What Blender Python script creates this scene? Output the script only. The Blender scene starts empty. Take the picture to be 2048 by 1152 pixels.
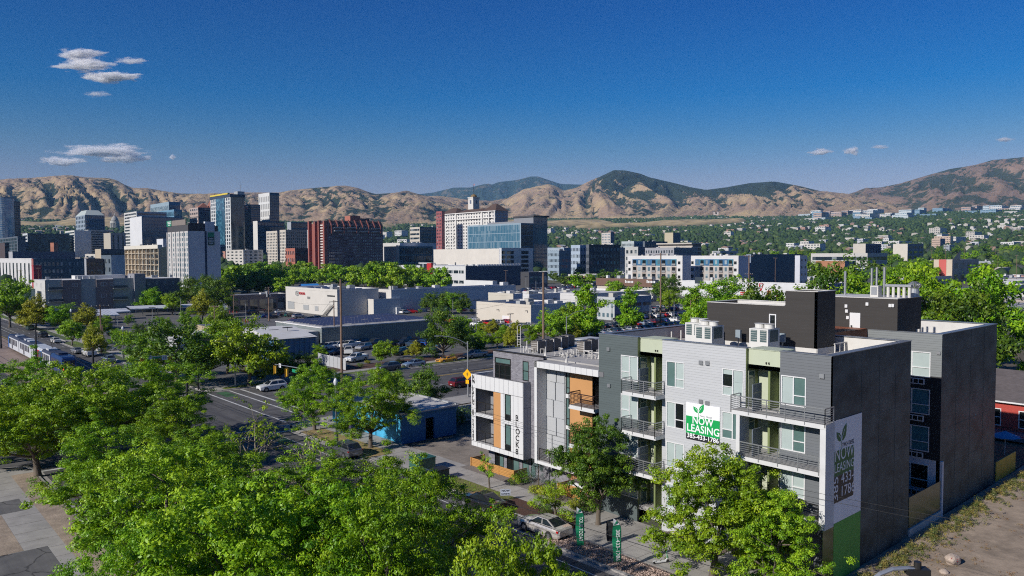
import bpy,bmesh,math,random
import numpy as np
from mathutils import Vector,Matrix,noise as mnoise
rad = math.radians
S = bpy.context.scene
COL = S.collection
random.seed(7)
RNG = np.random.default_rng(7)

# ---------------------------------------------------------------- camera
CAM_H = 22.0
FPX = 1520.0                      # focal length in pixels of a 2048 px wide picture
YAW,PITCH,ROLL = rad(41.537),rad(2.44),rad(-0.256)
_fw = Vector((math.sin(YAW)*math.cos(PITCH),math.cos(YAW)*math.cos(PITCH),-math.sin(PITCH)))
_r0 = Vector((math.cos(YAW),-math.sin(YAW),0)); _u0 = _r0.cross(_fw)
_rt = _r0*math.cos(ROLL) + _u0*math.sin(ROLL); _up = -_r0*math.sin(ROLL) + _u0*math.cos(ROLL)
cam = bpy.data.cameras.new('camera'); camo = bpy.data.objects.new('camera',cam); COL.objects.link(camo)
cam.sensor_width = 36; cam.lens = FPX/2048*36; cam.clip_start = 0.5; cam.clip_end = 60000
M = Matrix.Identity(4)
for i in range(3):
	M[i][0],M[i][1],M[i][2] = _rt[i],_up[i],-_fw[i]
M.translation = (0,0,CAM_H)
camo.matrix_world = M
S.camera = camo

# ---------------------------------------------------------------- sky, sun, exposure
SUN_AZ,SUN_EL = 272.0,29.0
W = bpy.data.worlds.new('World'); S.world = W; W.use_nodes = True
nt = W.node_tree; nt.nodes.clear()
sky = nt.nodes.new('ShaderNodeTexSky'); sky.sky_type = 'NISHITA'; sky.sun_disc = False
sky.sun_elevation = rad(SUN_EL); sky.sun_rotation = rad(SUN_AZ)
sky.altitude = 1300; sky.air_density = 1.0; sky.dust_density = 0.3; sky.ozone_density = 4.0
hsv = nt.nodes.new('ShaderNodeHueSaturation'); hsv.inputs['Saturation'].default_value = 1.35; hsv.inputs['Hue'].default_value = 0.497
bg = nt.nodes.new('ShaderNodeBackground'); bg.inputs[1].default_value = 0.132
wo = nt.nodes.new('ShaderNodeOutputWorld')
# the clear dry sky deepens quickly above the horizon
tcw = nt.nodes.new('ShaderNodeTexCoord'); sxyz = nt.nodes.new('ShaderNodeSeparateXYZ'); nt.links.new(tcw.outputs['Generated'],sxyz.inputs[0])
rmp = nt.nodes.new('ShaderNodeValToRGB'); re_ = rmp.color_ramp.elements
re_[0].position = 0.0; re_[0].color = (.8,.38,.34,1); re_[1].position = 1.0; re_[1].color = (.03,.27,.43,1)
for p_,c_ in ((.10,(.72,.37,.34,1)),(.135,(.50,.36,.35,1)),(.20,(.03,.31,.42,1)),(.30,(.0,.265,.43,1))):
	e_ = re_.new(p_); e_.color = c_
mul = nt.nodes.new('ShaderNodeMix'); mul.data_type = 'RGBA'; mul.blend_type = 'MULTIPLY'; mul.inputs[0].default_value = 1.0
nt.links.new(sxyz.outputs['Z'],rmp.inputs[0]); nt.links.new(sky.outputs[0],hsv.inputs['Color']); nt.links.new(hsv.outputs[0],mul.inputs[6]); nt.links.new(rmp.outputs[0],mul.inputs[7]); nt.links.new(mul.outputs[2],bg.inputs[0]); nt.links.new(bg.outputs[0],wo.inputs[0])
sl = bpy.data.lights.new('sun','SUN'); sl.energy = 3.75; sl.angle = rad(0.55); sl.color = (1.0,0.95,0.89)
so = bpy.data.objects.new('sun',sl); COL.objects.link(so)
sd = Vector((math.sin(rad(SUN_AZ))*math.cos(rad(SUN_EL)),math.cos(rad(SUN_AZ))*math.cos(rad(SUN_EL)),math.sin(rad(SUN_EL))))
so.rotation_euler = sd.to_track_quat('Z','Y').to_euler(); so.location = (0,0,60)
S.view_settings.view_transform = 'Standard'; S.view_settings.look = 'None'
S.view_settings.exposure = 0.45; S.view_settings.gamma = 1.0
S.render.engine = 'CYCLES'
S.cycles.use_denoising = False; S.cycles.pixel_filter_type = 'BLACKMAN_HARRIS'; S.cycles.filter_width = 1.1
S.cycles.max_bounces = 6; S.cycles.diffuse_bounces = 3; S.cycles.glossy_bounces = 3
S.cycles.transmission_bounces = 3; S.cycles.transparent_max_bounces = 8; S.cycles.volume_bounces = 4
S.cycles.sample_clamp_indirect = 4.0; S.cycles.caustics_reflective = False; S.cycles.caustics_refractive = False

# ---------------------------------------------------------------- picture <-> place helpers (positions and sizes are taken from image pixels through these)
def ray(px,py):
	return _fw + _rt*((px-1024)/FPX) - _up*((py-576)/FPX)
def gp(px,py,z=0.0):
	d = ray(px,py); t = (z-CAM_H)/d.z
	return d.x*t,d.y*t
def at_depth(px,py,D):
	d = ray(px,py)*D
	return d.x,d.y,d.z+CAM_H
def pj(x,y,z):
	q = Vector((x,y,z-CAM_H)); w = q.dot(_fw)
	return 1024+FPX*q.dot(_rt)/w,576-FPX*q.dot(_up)/w,w

def smooth(a,b,t):
	t = min(1,max(0,(t-a)/(b-a))); return t*t*(3-2*t)
def ground_z(x,y):
	r = math.hypot(x,y)
	if r < 650: return 0.0
	pts = [(650,0),(1000,9),(1500,30),(2000,54),(3000,120),(4500,225),(5500,290),(8000,330),(30000,400)]
	for (r0,z0),(r1,z1) in zip(pts,pts[1:]):
		if r <= r1:
			t = (r-r0)/(r1-r0); return z0+(z1-z0)*t
	return 400.0

# ---------------------------------------------------------------- materials
MATS = {}
def mat(name,col,rough=0.75,metal=0.0,var=0.10,scale=1.5,bump=0.0,bscale=20.0,spec=0.5,stretch=None,stain=0.0,emit=None,estr=1.0,transl=0.0):
	"""principled material: base colour broken up by two sizes of noise, fine bump"""
	if name in MATS: return MATS[name]
	m = bpy.data.materials.new(name); m.use_nodes = True; MATS[name] = m
	n = m.node_tree.nodes; l = m.node_tree.links; b = n['Principled BSDF']
	b.inputs['Roughness'].default_value = rough; b.inputs['Metallic'].default_value = metal
	b.inputs['Specular IOR Level'].default_value = spec
	b.inputs['Base Color'].default_value = (*col,1)
	if emit:
		b.inputs['Emission Color'].default_value = (*emit,1); b.inputs['Emission Strength'].default_value = estr
	if var > 0 or bump > 0:
		g = n.new('ShaderNodeNewGeometry'); mp = n.new('ShaderNodeMapping'); l.new(g.outputs['Position'],mp.inputs[0])
		if stretch: mp.inputs['Scale'].default_value = stretch
	if var > 0:
		n1 = n.new('ShaderNodeTexNoise'); n1.inputs['Scale'].default_value = scale; n1.inputs['Detail'].default_value = 6; n1.inputs['Roughness'].default_value = 0.65
		l.new(mp.outputs[0],n1.inputs['Vector'])
		mr = n.new('ShaderNodeMapRange'); mr.inputs[1].default_value = 0.25; mr.inputs[2].default_value = 0.75
		mr.inputs[3].default_value = 1-var; mr.inputs[4].default_value = 1+var
		l.new(n1.outputs['Fac'],mr.inputs[0])
		vm = n.new('ShaderNodeVectorMath'); vm.operation = 'SCALE'; vm.inputs[0].default_value = col
		l.new(mr.outputs[0],vm.inputs['Scale']); out = vm.outputs[0]
		if stain > 0:
			n2 = n.new('ShaderNodeTexNoise'); n2.inputs['Scale'].default_value = scale*0.22; n2.inputs['Detail'].default_value = 8; n2.inputs['Roughness'].default_value = 0.7
			l.new(mp.outputs[0],n2.inputs['Vector'])
			cr = n.new('ShaderNodeMapRange'); cr.inputs[1].default_value = 0.48; cr.inputs[2].default_value = 0.66; cr.inputs[3].default_value = 1.0; cr.inputs[4].default_value = 1-stain
			l.new(n2.outputs['Fac'],cr.inputs[0])
			v2 = n.new('ShaderNodeVectorMath'); v2.operation = 'SCALE'; l.new(out,v2.inputs[0]); l.new(cr.outputs[0],v2.inputs['Scale']); out = v2.outputs[0]
		l.new(out,b.inputs['Base Color'])
	if bump > 0:
		nb = n.new('ShaderNodeTexNoise'); nb.inputs['Scale'].default_value = bscale; nb.inputs['Detail'].default_value = 4
		l.new(mp.outputs[0],nb.inputs['Vector'])
		bp = n.new('ShaderNodeBump'); bp.inputs['Strength'].default_value = bump; bp.inputs['Distance'].default_value = 0.05
		l.new(nb.outputs['Fac'],bp.inputs['Height']); l.new(bp.outputs[0],b.inputs['Normal'])
	return m
def glass_mat(name,col=(0.03,0.05,0.06),blind=(0.45,0.5,0.48),cell=(2.0,2.0,3.0),p=0.3,rough=0.06,spec=0.9):
	"""window panes: dark glossy glass, a share of the panes with pale blinds behind"""
	if name in MATS: return MATS[name]
	m = bpy.data.materials.new(name); m.use_nodes = True; MATS[name] = m
	n = m.node_tree.nodes; l = m.node_tree.links; b = n['Principled BSDF']
	b.inputs['Roughness'].default_value = rough; b.inputs['Specular IOR Level'].default_value = spec
	g = n.new('ShaderNodeNewGeometry'); sn = n.new('ShaderNodeVectorMath'); sn.operation = 'SNAP'
	sn.inputs[1].default_value = cell; l.new(g.outputs['Position'],sn.inputs[0])
	wn = n.new('ShaderNodeTexWhiteNoise'); l.new(sn.outputs[0],wn.inputs['Vector'])
	mr = n.new('ShaderNodeMapRange'); mr.inputs[1].default_value = 1-p-0.08; mr.inputs[2].default_value = 1-p+0.15
	l.new(wn.outputs['Value'],mr.inputs[0])
	mx = n.new('ShaderNodeMix'); mx.data_type = 'RGBA'
	mx.inputs[6].default_value = (*col,1); mx.inputs[7].default_value = (*blind,1)
	l.new(mr.outputs[0],mx.inputs[0]); l.new(mx.outputs[2],b.inputs['Base Color'])
	nb = n.new('ShaderNodeTexNoise'); nb.inputs['Scale'].default_value = 0.6; l.new(g.outputs['Position'],nb.inputs['Vector'])
	bp = n.new('ShaderNodeBump'); bp.inputs['Strength'].default_value = 0.06; bp.inputs['Distance'].default_value = 0.3
	l.new(nb.outputs['Fac'],bp.inputs['Height']); l.new(bp.outputs[0],b.inputs['Normal'])
	return m

# ---------------------------------------------------------------- mesh building
class MB:
	"""collects polygons; build() links them as one mesh object"""
	def __init__(s): s.v = []; s.f = []; s.mi = []; s.mats = []
	def m(s,mt):
		if mt not in s.mats: s.mats.append(mt)
		return s.mats.index(mt)
	def poly(s,pts,mt):
		k = len(s.v); s.v += [tuple(p) for p in pts]; s.f.append(tuple(range(k,k+len(pts)))); s.mi.append(s.m(mt)); return s
	def box(s,x0,y0,z0,x1,y1,z1,mt,top=None,skip=''):
		if x1 < x0: x0,x1 = x1,x0
		if y1 < y0: y0,y1 = y1,y0
		if z1 < z0: z0,z1 = z1,z0
		k = len(s.v)
		s.v += [(x0,y0,z0),(x1,y0,z0),(x1,y1,z0),(x0,y1,z0),(x0,y0,z1),(x1,y0,z1),(x1,y1,z1),(x0,y1,z1)]
		F = {'b':(0,3,2,1),'t':(4,5,6,7),'s':(0,1,5,4),'e':(1,2,6,5),'n':(2,3,7,6),'w':(3,0,4,7)}
		i = s.m(mt); it = s.m(top) if top else i
		for c,q in F.items():
			if c in skip: continue
			s.f.append(tuple(k+a for a in q)); s.mi.append(it if c == 't' else i)
		return s
	def obox(s,c,ax,ay,az,mt):
		"""oriented box: centre and three half-axis vectors"""
		c = Vector(c); ax = Vector(ax); ay = Vector(ay); az = Vector(az); k = len(s.v)
		for sz in (-1,1):
			for sx,sy in ((-1,-1),(1,-1),(1,1),(-1,1)): s.v.append(tuple(c+ax*sx+ay*sy+az*sz))
		i = s.m(mt)
		for q in ((0,3,2,1),(4,5,6,7),(0,1,5,4),(1,2,6,5),(2,3,7,6),(3,0,4,7)): s.f.append(tuple(k+a for a in q)); s.mi.append(i)
		return s
	def beam(s,a,b,w,h,mt):
		a = Vector(a); b = Vector(b); d = b-a
		up = Vector((0,0,1)) if abs(d.normalized().z) < 0.98 else Vector((0,1,0))
		sx = d.cross(up).normalized(); uz = sx.cross(d).normalized()
		return s.obox((a+b)/2,d/2,sx*w/2,uz*h/2,mt)
	def tube(s,pts,rads,mt,n=8,cap=True):
		pts = [Vector(p) for p in pts]
		if not hasattr(rads,'__len__'): rads = [rads]*len(pts)
		rings = []; i = s.m(mt)
		for k,p in enumerate(pts):
			d = (pts[min(k+1,len(pts)-1)]-pts[max(k-1,0)]).normalized()
			a = d.cross(Vector((0,0,1)) if abs(d.z) < 0.9 else Vector((1,0,0))).normalized(); b = d.cross(a)
			base = len(s.v)
			for j in range(n):
				t = 2*math.pi*j/n; s.v.append(tuple(p+(a*math.cos(t)+b*math.sin(t))*rads[k]))
			rings.append(base)
		for k in range(len(rings)-1):
			for j in range(n):
				j2 = (j+1) % n; s.f.append((rings[k]+j,rings[k]+j2,rings[k+1]+j2,rings[k+1]+j)); s.mi.append(i)
		if cap:
			s.f.append(tuple(rings[-1]+j for j in range(n))); s.mi.append(i)
			s.f.append(tuple(rings[0]+j for j in reversed(range(n)))); s.mi.append(i)
		return s
	def lathe(s,cx,cy,prof,mt,n=12,z0=0):
		return s.tube([(cx,cy,z0+z) for r,z in prof],[r for r,z in prof],mt,n)
	def build(s,name,parent=None,smooth=False,kind=None,loc=None,label=None):
		me = bpy.data.meshes.new(name); me.from_pydata(s.v,[],s.f)
		for mt in s.mats: me.materials.append(mt)
		me.polygons.foreach_set('material_index',s.mi)
		if smooth: me.polygons.foreach_set('use_smooth',[True]*len(s.f))
		me.update()
		o = bpy.data.objects.new(name,me); COL.objects.link(o)
		if parent is not None: o.parent = parent
		if kind: o['kind'] = kind
		if loc: o.location = loc
		if label: o['label'] = label
		return o
def thing(name,label,cat,loc=(0,0,0),rz=0,group=None):
	o = bpy.data.objects.new(name,None); o.empty_display_size = 0.5; COL.objects.link(o)
	o.location = loc; o.rotation_euler = (0,0,rz); tag(o,label,cat,group); return o
def tag(o,label,cat,group=None):
	o['label'] = label; o['category'] = cat
	if group: o['group'] = group
	return o
def copy_tree(root,loc=None,rz=None,label=None,group=None,scale=None,_children=None):
	"""a thing with copies of its parts and sub-parts; meshes are shared"""
	r = root.copy(); COL.objects.link(r)
	if loc is not None: r.location = loc
	if rz is not None: r.rotation_euler = (0,0,rz)
	if scale is not None: r.scale = scale if hasattr(scale,'__len__') else (scale,)*3
	if label: r['label'] = label
	if group: r['group'] = group
	out = [r]
	for ch in list(root.children):
		c = ch.copy(); COL.objects.link(c); c.parent = r; out.append(c)
		for g in list(ch.children):
			d = g.copy(); COL.objects.link(d); d.parent = c; out.append(d)
	r_objs[r.name] = out
	return r
r_objs = {}
UNIT = {}
def unit_box(mt):
	"""a shared unit cube mesh per material, for many alike pieces"""
	if mt.name not in UNIT:
		b = MB(); b.box(-.5,-.5,-.5,.5,.5,.5,mt)
		me = bpy.data.meshes.new('piece_'+mt.name); me.from_pydata(b.v,[],b.f); me.materials.append(mt); me.update(); UNIT[mt.name] = me
	return UNIT[mt.name]
def piece(name,mt,x0,y0,z0,x1,y1,z1,parent=None):
	o = bpy.data.objects.new(name,unit_box(mt)); COL.objects.link(o)
	o.location = ((x0+x1)/2,(y0+y1)/2,(z0+z1)/2); o.scale = (abs(x1-x0),abs(y1-y0),abs(z1-z0))
	if parent is not None: o.parent = parent
	return o
def np_mesh(name,verts,faces,mts,mi=None,attrs=None,smooth=False,parent=None,kind=None):
	"""mesh object from numpy arrays (all faces with the same number of corners)"""
	me = bpy.data.meshes.new(name); nv,nf,k = len(verts),len(faces),faces.shape[1]
	me.vertices.add(nv); me.vertices.foreach_set('co',np.asarray(verts,dtype=np.float32).ravel())
	me.loops.add(nf*k); me.loops.foreach_set('vertex_index',np.asarray(faces,dtype=np.int32).ravel())
	me.polygons.add(nf); me.polygons.foreach_set('loop_start',np.arange(0,nf*k,k,dtype=np.int32))
	me.polygons.foreach_set('loop_total',np.full(nf,k,dtype=np.int32))
	for m_ in mts: me.materials.append(m_)
	if mi is not None: me.polygons.foreach_set('material_index',np.asarray(mi,dtype=np.int32))
	if smooth: me.polygons.foreach_set('use_smooth',np.ones(nf,dtype=bool))
	for an,(dom,arr) in (attrs or {}).items():
		at = me.attributes.new(an,'FLOAT',dom); at.data.foreach_set('value',np.asarray(arr,dtype=np.float32))
	me.update(calc_edges=True); me.validate()
	o = bpy.data.objects.new(name,me); COL.objects.link(o)
	if parent is not None: o.parent = parent
	if kind: o['kind'] = kind
	return o
FONT_CACHE = {}
def text_mesh(name,body,size,mt,parent=None,loc=(0,0,0),xdir=(1,0,0),ydir=(0,0,1),depth=0.02,bold=0.0,width=None,align='LEFT',spacing=1.0,shear=0.0):
	"""flat lettering turned to a mesh standing in the plane (xdir, ydir)"""
	cu = bpy.data.curves.new(name,'FONT'); cu.body = body; cu.size = size; cu.extrude = depth; cu.offset = bold
	cu.align_x = align; cu.align_y = 'BOTTOM_BASELINE' if False else 'BOTTOM'; cu.space_character = spacing; cu.shear = shear; cu.resolution_u = 3
	tmp = bpy.data.objects.new('tmp',cu); COL.objects.link(tmp)
	dg = bpy.context.evaluated_depsgraph_get(); me = bpy.data.meshes.new_from_object(tmp.evaluated_get(dg))
	bpy.data.objects.remove(tmp)
	xs = [v.co.x for v in me.vertices]
	sx = 1.0
	if width and xs: sx = width/(max(xs)-min(xs))
	X = Vector(xdir).normalized(); Y = Vector(ydir).normalized(); Z = X.cross(Y)
	for v in me.vertices:
		c = v.co.copy(); v.co = X*(c.x*sx)+Y*c.y+Z*c.z
	me.materials.clear(); me.materials.append(mt)
	o = bpy.data.objects.new(name,me); COL.objects.link(o); o.location = loc
	if parent is not None: o.parent = parent
	return o
# ================================================================ SETTING: ground, hills, far wood
def interp(pts,x):
	if x <= pts[0][0]: return pts[0][1]
	for (a,b),(c,d) in zip(pts,pts[1:]):
		if x <= c: return b+(d-b)*(x-a)/(c-a)
	return pts[-1][1]
def ground_material():
	m = bpy.data.materials.new('city_ground'); m.use_nodes = True; n = m.node_tree.nodes; l = m.node_tree.links; b = n['Principled BSDF']
	b.inputs['Roughness'].default_value = 0.95
	g = n.new('ShaderNodeNewGeometry')
	n1 = n.new('ShaderNodeTexNoise'); n1.inputs['Scale'].default_value = 0.012; n1.inputs['Detail'].default_value = 8; l.new(g.outputs['Position'],n1.inputs['Vector'])
	r1 = n.new('ShaderNodeValToRGB'); r1.color_ramp.elements[0].position = 0.42; r1.color_ramp.elements[0].color = (0.075,0.075,0.07,1)
	r1.color_ramp.elements[1].position = 0.6; r1.color_ramp.elements[1].color = (0.10,0.10,0.055,1)
	l.new(n1.outputs['Fac'],r1.inputs[0])
	# far out the ground is wooded suburb, with bare dry-grass benches
	at = n.new('ShaderNodeAttribute'); at.attribute_name = 'dry'
	av = n.new('ShaderNodeAttribute'); av.attribute_name = 'far'
	mx = n.new('ShaderNodeMix'); mx.data_type = 'RGBA'; mx.inputs[7].default_value = (0.045,0.065,0.03,1)
	l.new(av.outputs['Fac'],mx.inputs[0]); l.new(r1.outputs[0],mx.inputs[6])
	n2 = n.new('ShaderNodeTexNoise'); n2.inputs['Scale'].default_value = 0.02; n2.inputs['Detail'].default_value = 8; l.new(g.outputs['Position'],n2.inputs['Vector'])
	r2 = n.new('ShaderNodeValToRGB'); r2.color_ramp.elements[0].position = 0.35; r2.color_ramp.elements[0].color = (0.24,0.18,0.09,1)
	r2.color_ramp.elements[1].position = 0.6; r2.color_ramp.elements[1].color = (0.50,0.37,0.18,1)
	l.new(n2.outputs['Fac'],r2.inputs[0])
	my = n.new('ShaderNodeMix'); my.data_type = 'RGBA'; l.new(at.outputs['Fac'],my.inputs[0]); l.new(mx.outputs[2],my.inputs[6]); l.new(r2.outputs[0],my.inputs[7])
	l.new(my.outputs[2],b.inputs['Base Color'])
	return m
# bare dry benches: (bearing px at horizon, range m, half width bearing px, half depth m)
BENCHES = [(200,3450,110,330),(700,3300,95,130),(1040,3700,180,380),(1240,3500,60,160),(1380,3600,110,280),(1180,3200,40,90),(60,3450,60,200)]
def dryness(x,y):
	r = math.hypot(x,y); px = pj(x,y,100)[0]
	v = 0.0
	wob = mnoise.noise(Vector((x*0.003,y*0.003,5)))*0.45
	for bx,br,wx,wr in BENCHES:
		d = ((px-bx)/wx)**2+((r-br)/wr)**2
		v = max(v,1-smooth(0.75,1.1,d+wob))
	return v
def build_ground():
	rs = [0.0]+list(np.geomspace(25,700,26))+list(np.linspace(760,6000,90))+list(np.geomspace(6500,45000,12))
	az = np.radians(np.concatenate([np.linspace(-180,0,40,endpoint=False),np.linspace(0,84,260),np.linspace(85,179,30)]))
	V = []; dry = []; far = []
	for r in rs:
		for a in az:
			x,y = r*math.sin(a),r*math.cos(a)
			inv = 0 <= math.degrees(a) <= 84
			z = ground_z(x,y)+ (mnoise.noise(Vector((x*0.0012,y*0.0012,1)))*14*smooth(1100,2600,r))
			z += mnoise.noise(Vector((x*0.006,y*0.006,3)))*7*smooth(1800,3300,r)
			d = dryness(x,y) if (r > 2400 and r < 4500 and inv) else 0.0
			V.append((x,y,z-0.05+d*(16+14*mnoise.noise(Vector((x*0.004,y*0.004,9)))))); dry.append(d); far.append(smooth(800,1500,r))
	na = len(az); F = []
	for i in range(len(rs)-1):
		for j in range(na):
			j2 = (j+1) % na
			F.append((i*na+j,(i+1)*na+j,(i+1)*na+j2,i*na+j2))
	o = np_mesh('ground',np.array(V),np.array(F)[:,::-1],[ground_material()],attrs={'dry': ('POINT',dry),'far': ('POINT',far)},smooth=True)
	o['kind'] = 'structure'
	return o
build_ground()

def hill_material(name,grass1,grass2,scrub,rock,scrubbias,rockamt):
	m = bpy.data.materials.new(name); m.use_nodes = True; n = m.node_tree.nodes; l = m.node_tree.links; b = n['Principled BSDF']
	b.inputs['Roughness'].default_value = 1.0; b.inputs['Specular IOR Level'].default_value = 0.1
	g = n.new('ShaderNodeNewGeometry')
	def noise(sc,det=8,ro=0.6):
		t = n.new('ShaderNodeTexNoise'); t.inputs['Scale'].default_value = sc; t.inputs['Detail'].default_value = det; t.inputs['Roughness'].default_value = ro
		l.new(g.outputs['Position'],t.inputs['Vector']); return t.outputs['Fac']
	def mix(f,a,bb):
		x = n.new('ShaderNodeMix'); x.data_type = 'RGBA'
		for k,v in ((0,f),(6,a),(7,bb)):
			if isinstance(v,tuple): x.inputs[k].default_value = (*v,1)
			else: l.new(v,x.inputs[k])
		return x.outputs[2]
	def ramp(v,lo,hi):
		r = n.new('ShaderNodeMapRange'); r.interpolation_type = 'SMOOTHSTEP'; r.inputs[1].default_value = lo; r.inputs[2].default_value = hi; l.new(v,r.inputs[0]); return r.outputs[0]
	base = mix(ramp(noise(0.004),0.4,0.62),grass1,grass2)
	base = mix(ramp(noise(0.03,6,0.7),0.5,0.75),base,tuple(c*0.6 for c in grass1))
	rk = n.new('ShaderNodeMath'); rk.operation = 'MULTIPLY'; rk.inputs[1].default_value = rockamt
	l.new(ramp(noise(0.012,10,0.75),0.52,0.62),rk.inputs[0])
	base = mix(rk.outputs[0],base,rock)
	at = n.new('ShaderNodeAttribute'); at.attribute_name = 'gully'
	ad = n.new('ShaderNodeMath'); ad.operation = 'ADD'; l.new(at.outputs['Fac'],ad.inputs[0])
	nn = n.new('ShaderNodeMath'); nn.operation = 'MULTIPLY_ADD'; nn.inputs[1].default_value = 1.6; nn.inputs[2].default_value = -0.8+scrubbias
	l.new(noise(0.006,10,0.72),nn.inputs[0]); l.new(nn.outputs[0],ad.inputs[1])
	base = mix(ramp(ad.outputs[0],0.48,0.58),base,scrub)
	l.new(base,b.inputs['Base Color'])
	bp = n.new('ShaderNodeBump'); bp.inputs['Strength'].default_value = 0.7; bp.inputs['Distance'].default_value = 25
	l.new(noise(0.02,8,0.7),bp.inputs['Height']); l.new(bp.outputs[0],b.inputs['Normal'])
	return m
def ridge_layer(name,crest,D0,D1,Dback,mt,spur=0.32,seed=0,step=2.2,x0=-500,x1=2600,rows=70,sharp=1.0,foot=None,sfreq=1.0,hi=None):
	"""a mountain range: crest heights along its bearing, spurs and gullies running down its front"""
	xs = np.arange(x0,x1,step*2); V = []; G = []
	ts = np.concatenate([np.linspace(0,1,rows),np.linspace(1.12,2.0,8)])
	for t in ts:
		for px in xs:
			cy = interp(crest,px)
			d = ray(px,cy); hl = math.hypot(d.x,d.y); ux,uy = d.x/hl,d.y/hl
			wob = 0.06*mnoise.noise(Vector((px*0.01,seed,0)))
			Dc = D1*(1+wob); zc = CAM_H+Dc*d.z/hl
			foot_y = foot(px) if foot else None
			Df = D0*(1+0.10*mnoise.noise(Vector((px*0.006,seed+9,0))))
			if t <= 1: R = Df+(Dc-Df)*t
			else: R = Dc+(Dback-Dc)*(t-1)
			x,y = ux*R,uy*R
			zf = ground_z(ux*Df,uy*Df)-12
			if t <= 1:
				q = px*0.011*sfreq
				# spurs descend from the crest: ridged noise across the slope, warped as it goes down
				wx = q+0.9*mnoise.noise(Vector((q*0.5,t*2.0,seed+3)))
				n1 = 1-abs(mnoise.noise(Vector((wx*1.0,t*0.9,seed))))*2
				n2 = 1-abs(mnoise.noise(Vector((wx*2.7+4,t*1.2,seed+1))))*2
				n3 = 1-abs(mnoise.noise(Vector((wx*6.5+1.2*t,t*2.6,seed+2))))*2
				n4 = mnoise.noise(Vector((wx*26.0,t*16.0,seed+4)))
				n5 = 1-abs(mnoise.noise(Vector((wx*15.0-2*t,t*5.5,seed+6))))*2
				rr = 0.36*n1+0.31*n2+0.2*n3+0.13*n5
				base = (t**sharp)
				amp = math.sin(math.pi*min(1,t*1.0))**0.8
				h = base+spur*amp*(rr-0.45)+0.035*n4*amp
				h = max(h,-0.02)
				z = zf+(zc-zf)*h
				G.append(0.5-0.5*rr+0.10*(1-t)+(hi(px,t) if hi else 0))
			else:
				z = zc-(zc-zf)*(t-1)*0.9+30*mnoise.noise(Vector((px*0.02,t*3,seed)))*(t-1); G.append(0.4)
			V.append((x,y,z))
	nx = len(xs); F = []
	for i in range(len(ts)-1):
		for j in range(nx-1):
			F.append((i*nx+j,i*nx+j+1,(i+1)*nx+j+1,(i+1)*nx+j))
	o = np_mesh(name,np.array(V),np.array(F),[mt],attrs={'gully': ('POINT',G)},smooth=True)
	o['kind'] = 'structure'
	return o
TAN1,TAN2 = (0.36,0.25,0.165),(0.47,0.345,0.19)
SCRUB,ROCK = (0.038,0.05,0.03),(0.30,0.21,0.17)
hm_tan = hill_material('dry_grass_hill',TAN1,TAN2,SCRUB,ROCK,0.22,0.45)
hm_mid = hill_material('scrub_hill',TAN1,TAN2,SCRUB,ROCK,0.2,0.5)
hm_dark = hill_material('forest_mountain',(0.12,0.11,0.08),(0.15,0.13,0.09),(0.035,0.055,0.045),(0.26,0.20,0.17),0.4,0.5)
hm_rock = hill_material('rocky_mountain',(0.26,0.18,0.12),(0.30,0.20,0.14),(0.06,0.07,0.04),(0.34,0.24,0.20),0.30,0.9)
ridge_layer('mountains',[(300,420),(760,400),(840,388),(867,385),(908,375),(940,375),(973,367),(984,369),(998,364),(1034,360),(1061,353),(1077,353),(1100,361),(1122,368),(1156,369),(1250,372),(1400,385),(1430,378),(1500,385),(1650,400),(1900,420)],
			9500,11500,13500,hm_dark,spur=0.3,seed=31,x0=500,x1=1900,rows=36)
ridge_layer('mountains',[(1500,440),(1640,420),(1690,390),(1710,384),(1730,376),(1760,375),(1800,367),(1850,352),(1900,338),(1950,330),(1985,320),(2010,318),(2048,314),(2150,300),(2300,290),(2600,300)],
			5600,8000,10500,hm_rock,spur=0.24,seed=57,x0=1480,x1=2700,rows=90,sharp=0.85)
ridge_layer('hills',[(540,440),(760,405),(800,396),(830,393),(880,392),(940,400),(985,402),(1016,396),(1050,378),(1079,372),(1097,368),(1111,372),(1127,381),(1151,376),(1179,362),(1201,353),(1228,340),(1250,341),(1280,347),(1300,355),(1340,364),(1380,374),(1410,380),(1450,375),(1500,366),(1550,363),(1600,372),(1640,382),(1700,388),(1750,397),(1800,408),(1850,421),(1890,432),(1950,445),(2700,470)],
			4700,7000,9000,hm_mid,spur=0.27,seed=12,x0=540,x1=2000,rows=130,sharp=0.9,sfreq=1.25,hi=lambda px,t: .42*smooth(.35,.85,t)*smooth(1130,1230,px)*(1-smooth(1500,1700,px))-.12*(1-smooth(.1,.4,t)))
ridge_layer('hills',[(-500,372),(-200,365),(0,359),(60,356),(108,352),(144,351),(176,355),(217,356),(235,361),(248,369),(266,376),(293,376),(327,382),(361,387),(422,388),(488,385),(558,385),(580,381),(617,377),(648,374),(691,371),(716,376),(734,383),(752,388),(784,386),(815,382),(840,389),(870,396),(960,425),(1100,450)],
			3900,5800,7800,hm_tan,spur=0.22,seed=5,x0=-700,x1=1080,rows=130,sharp=0.8,sfreq=1.25)

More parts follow.
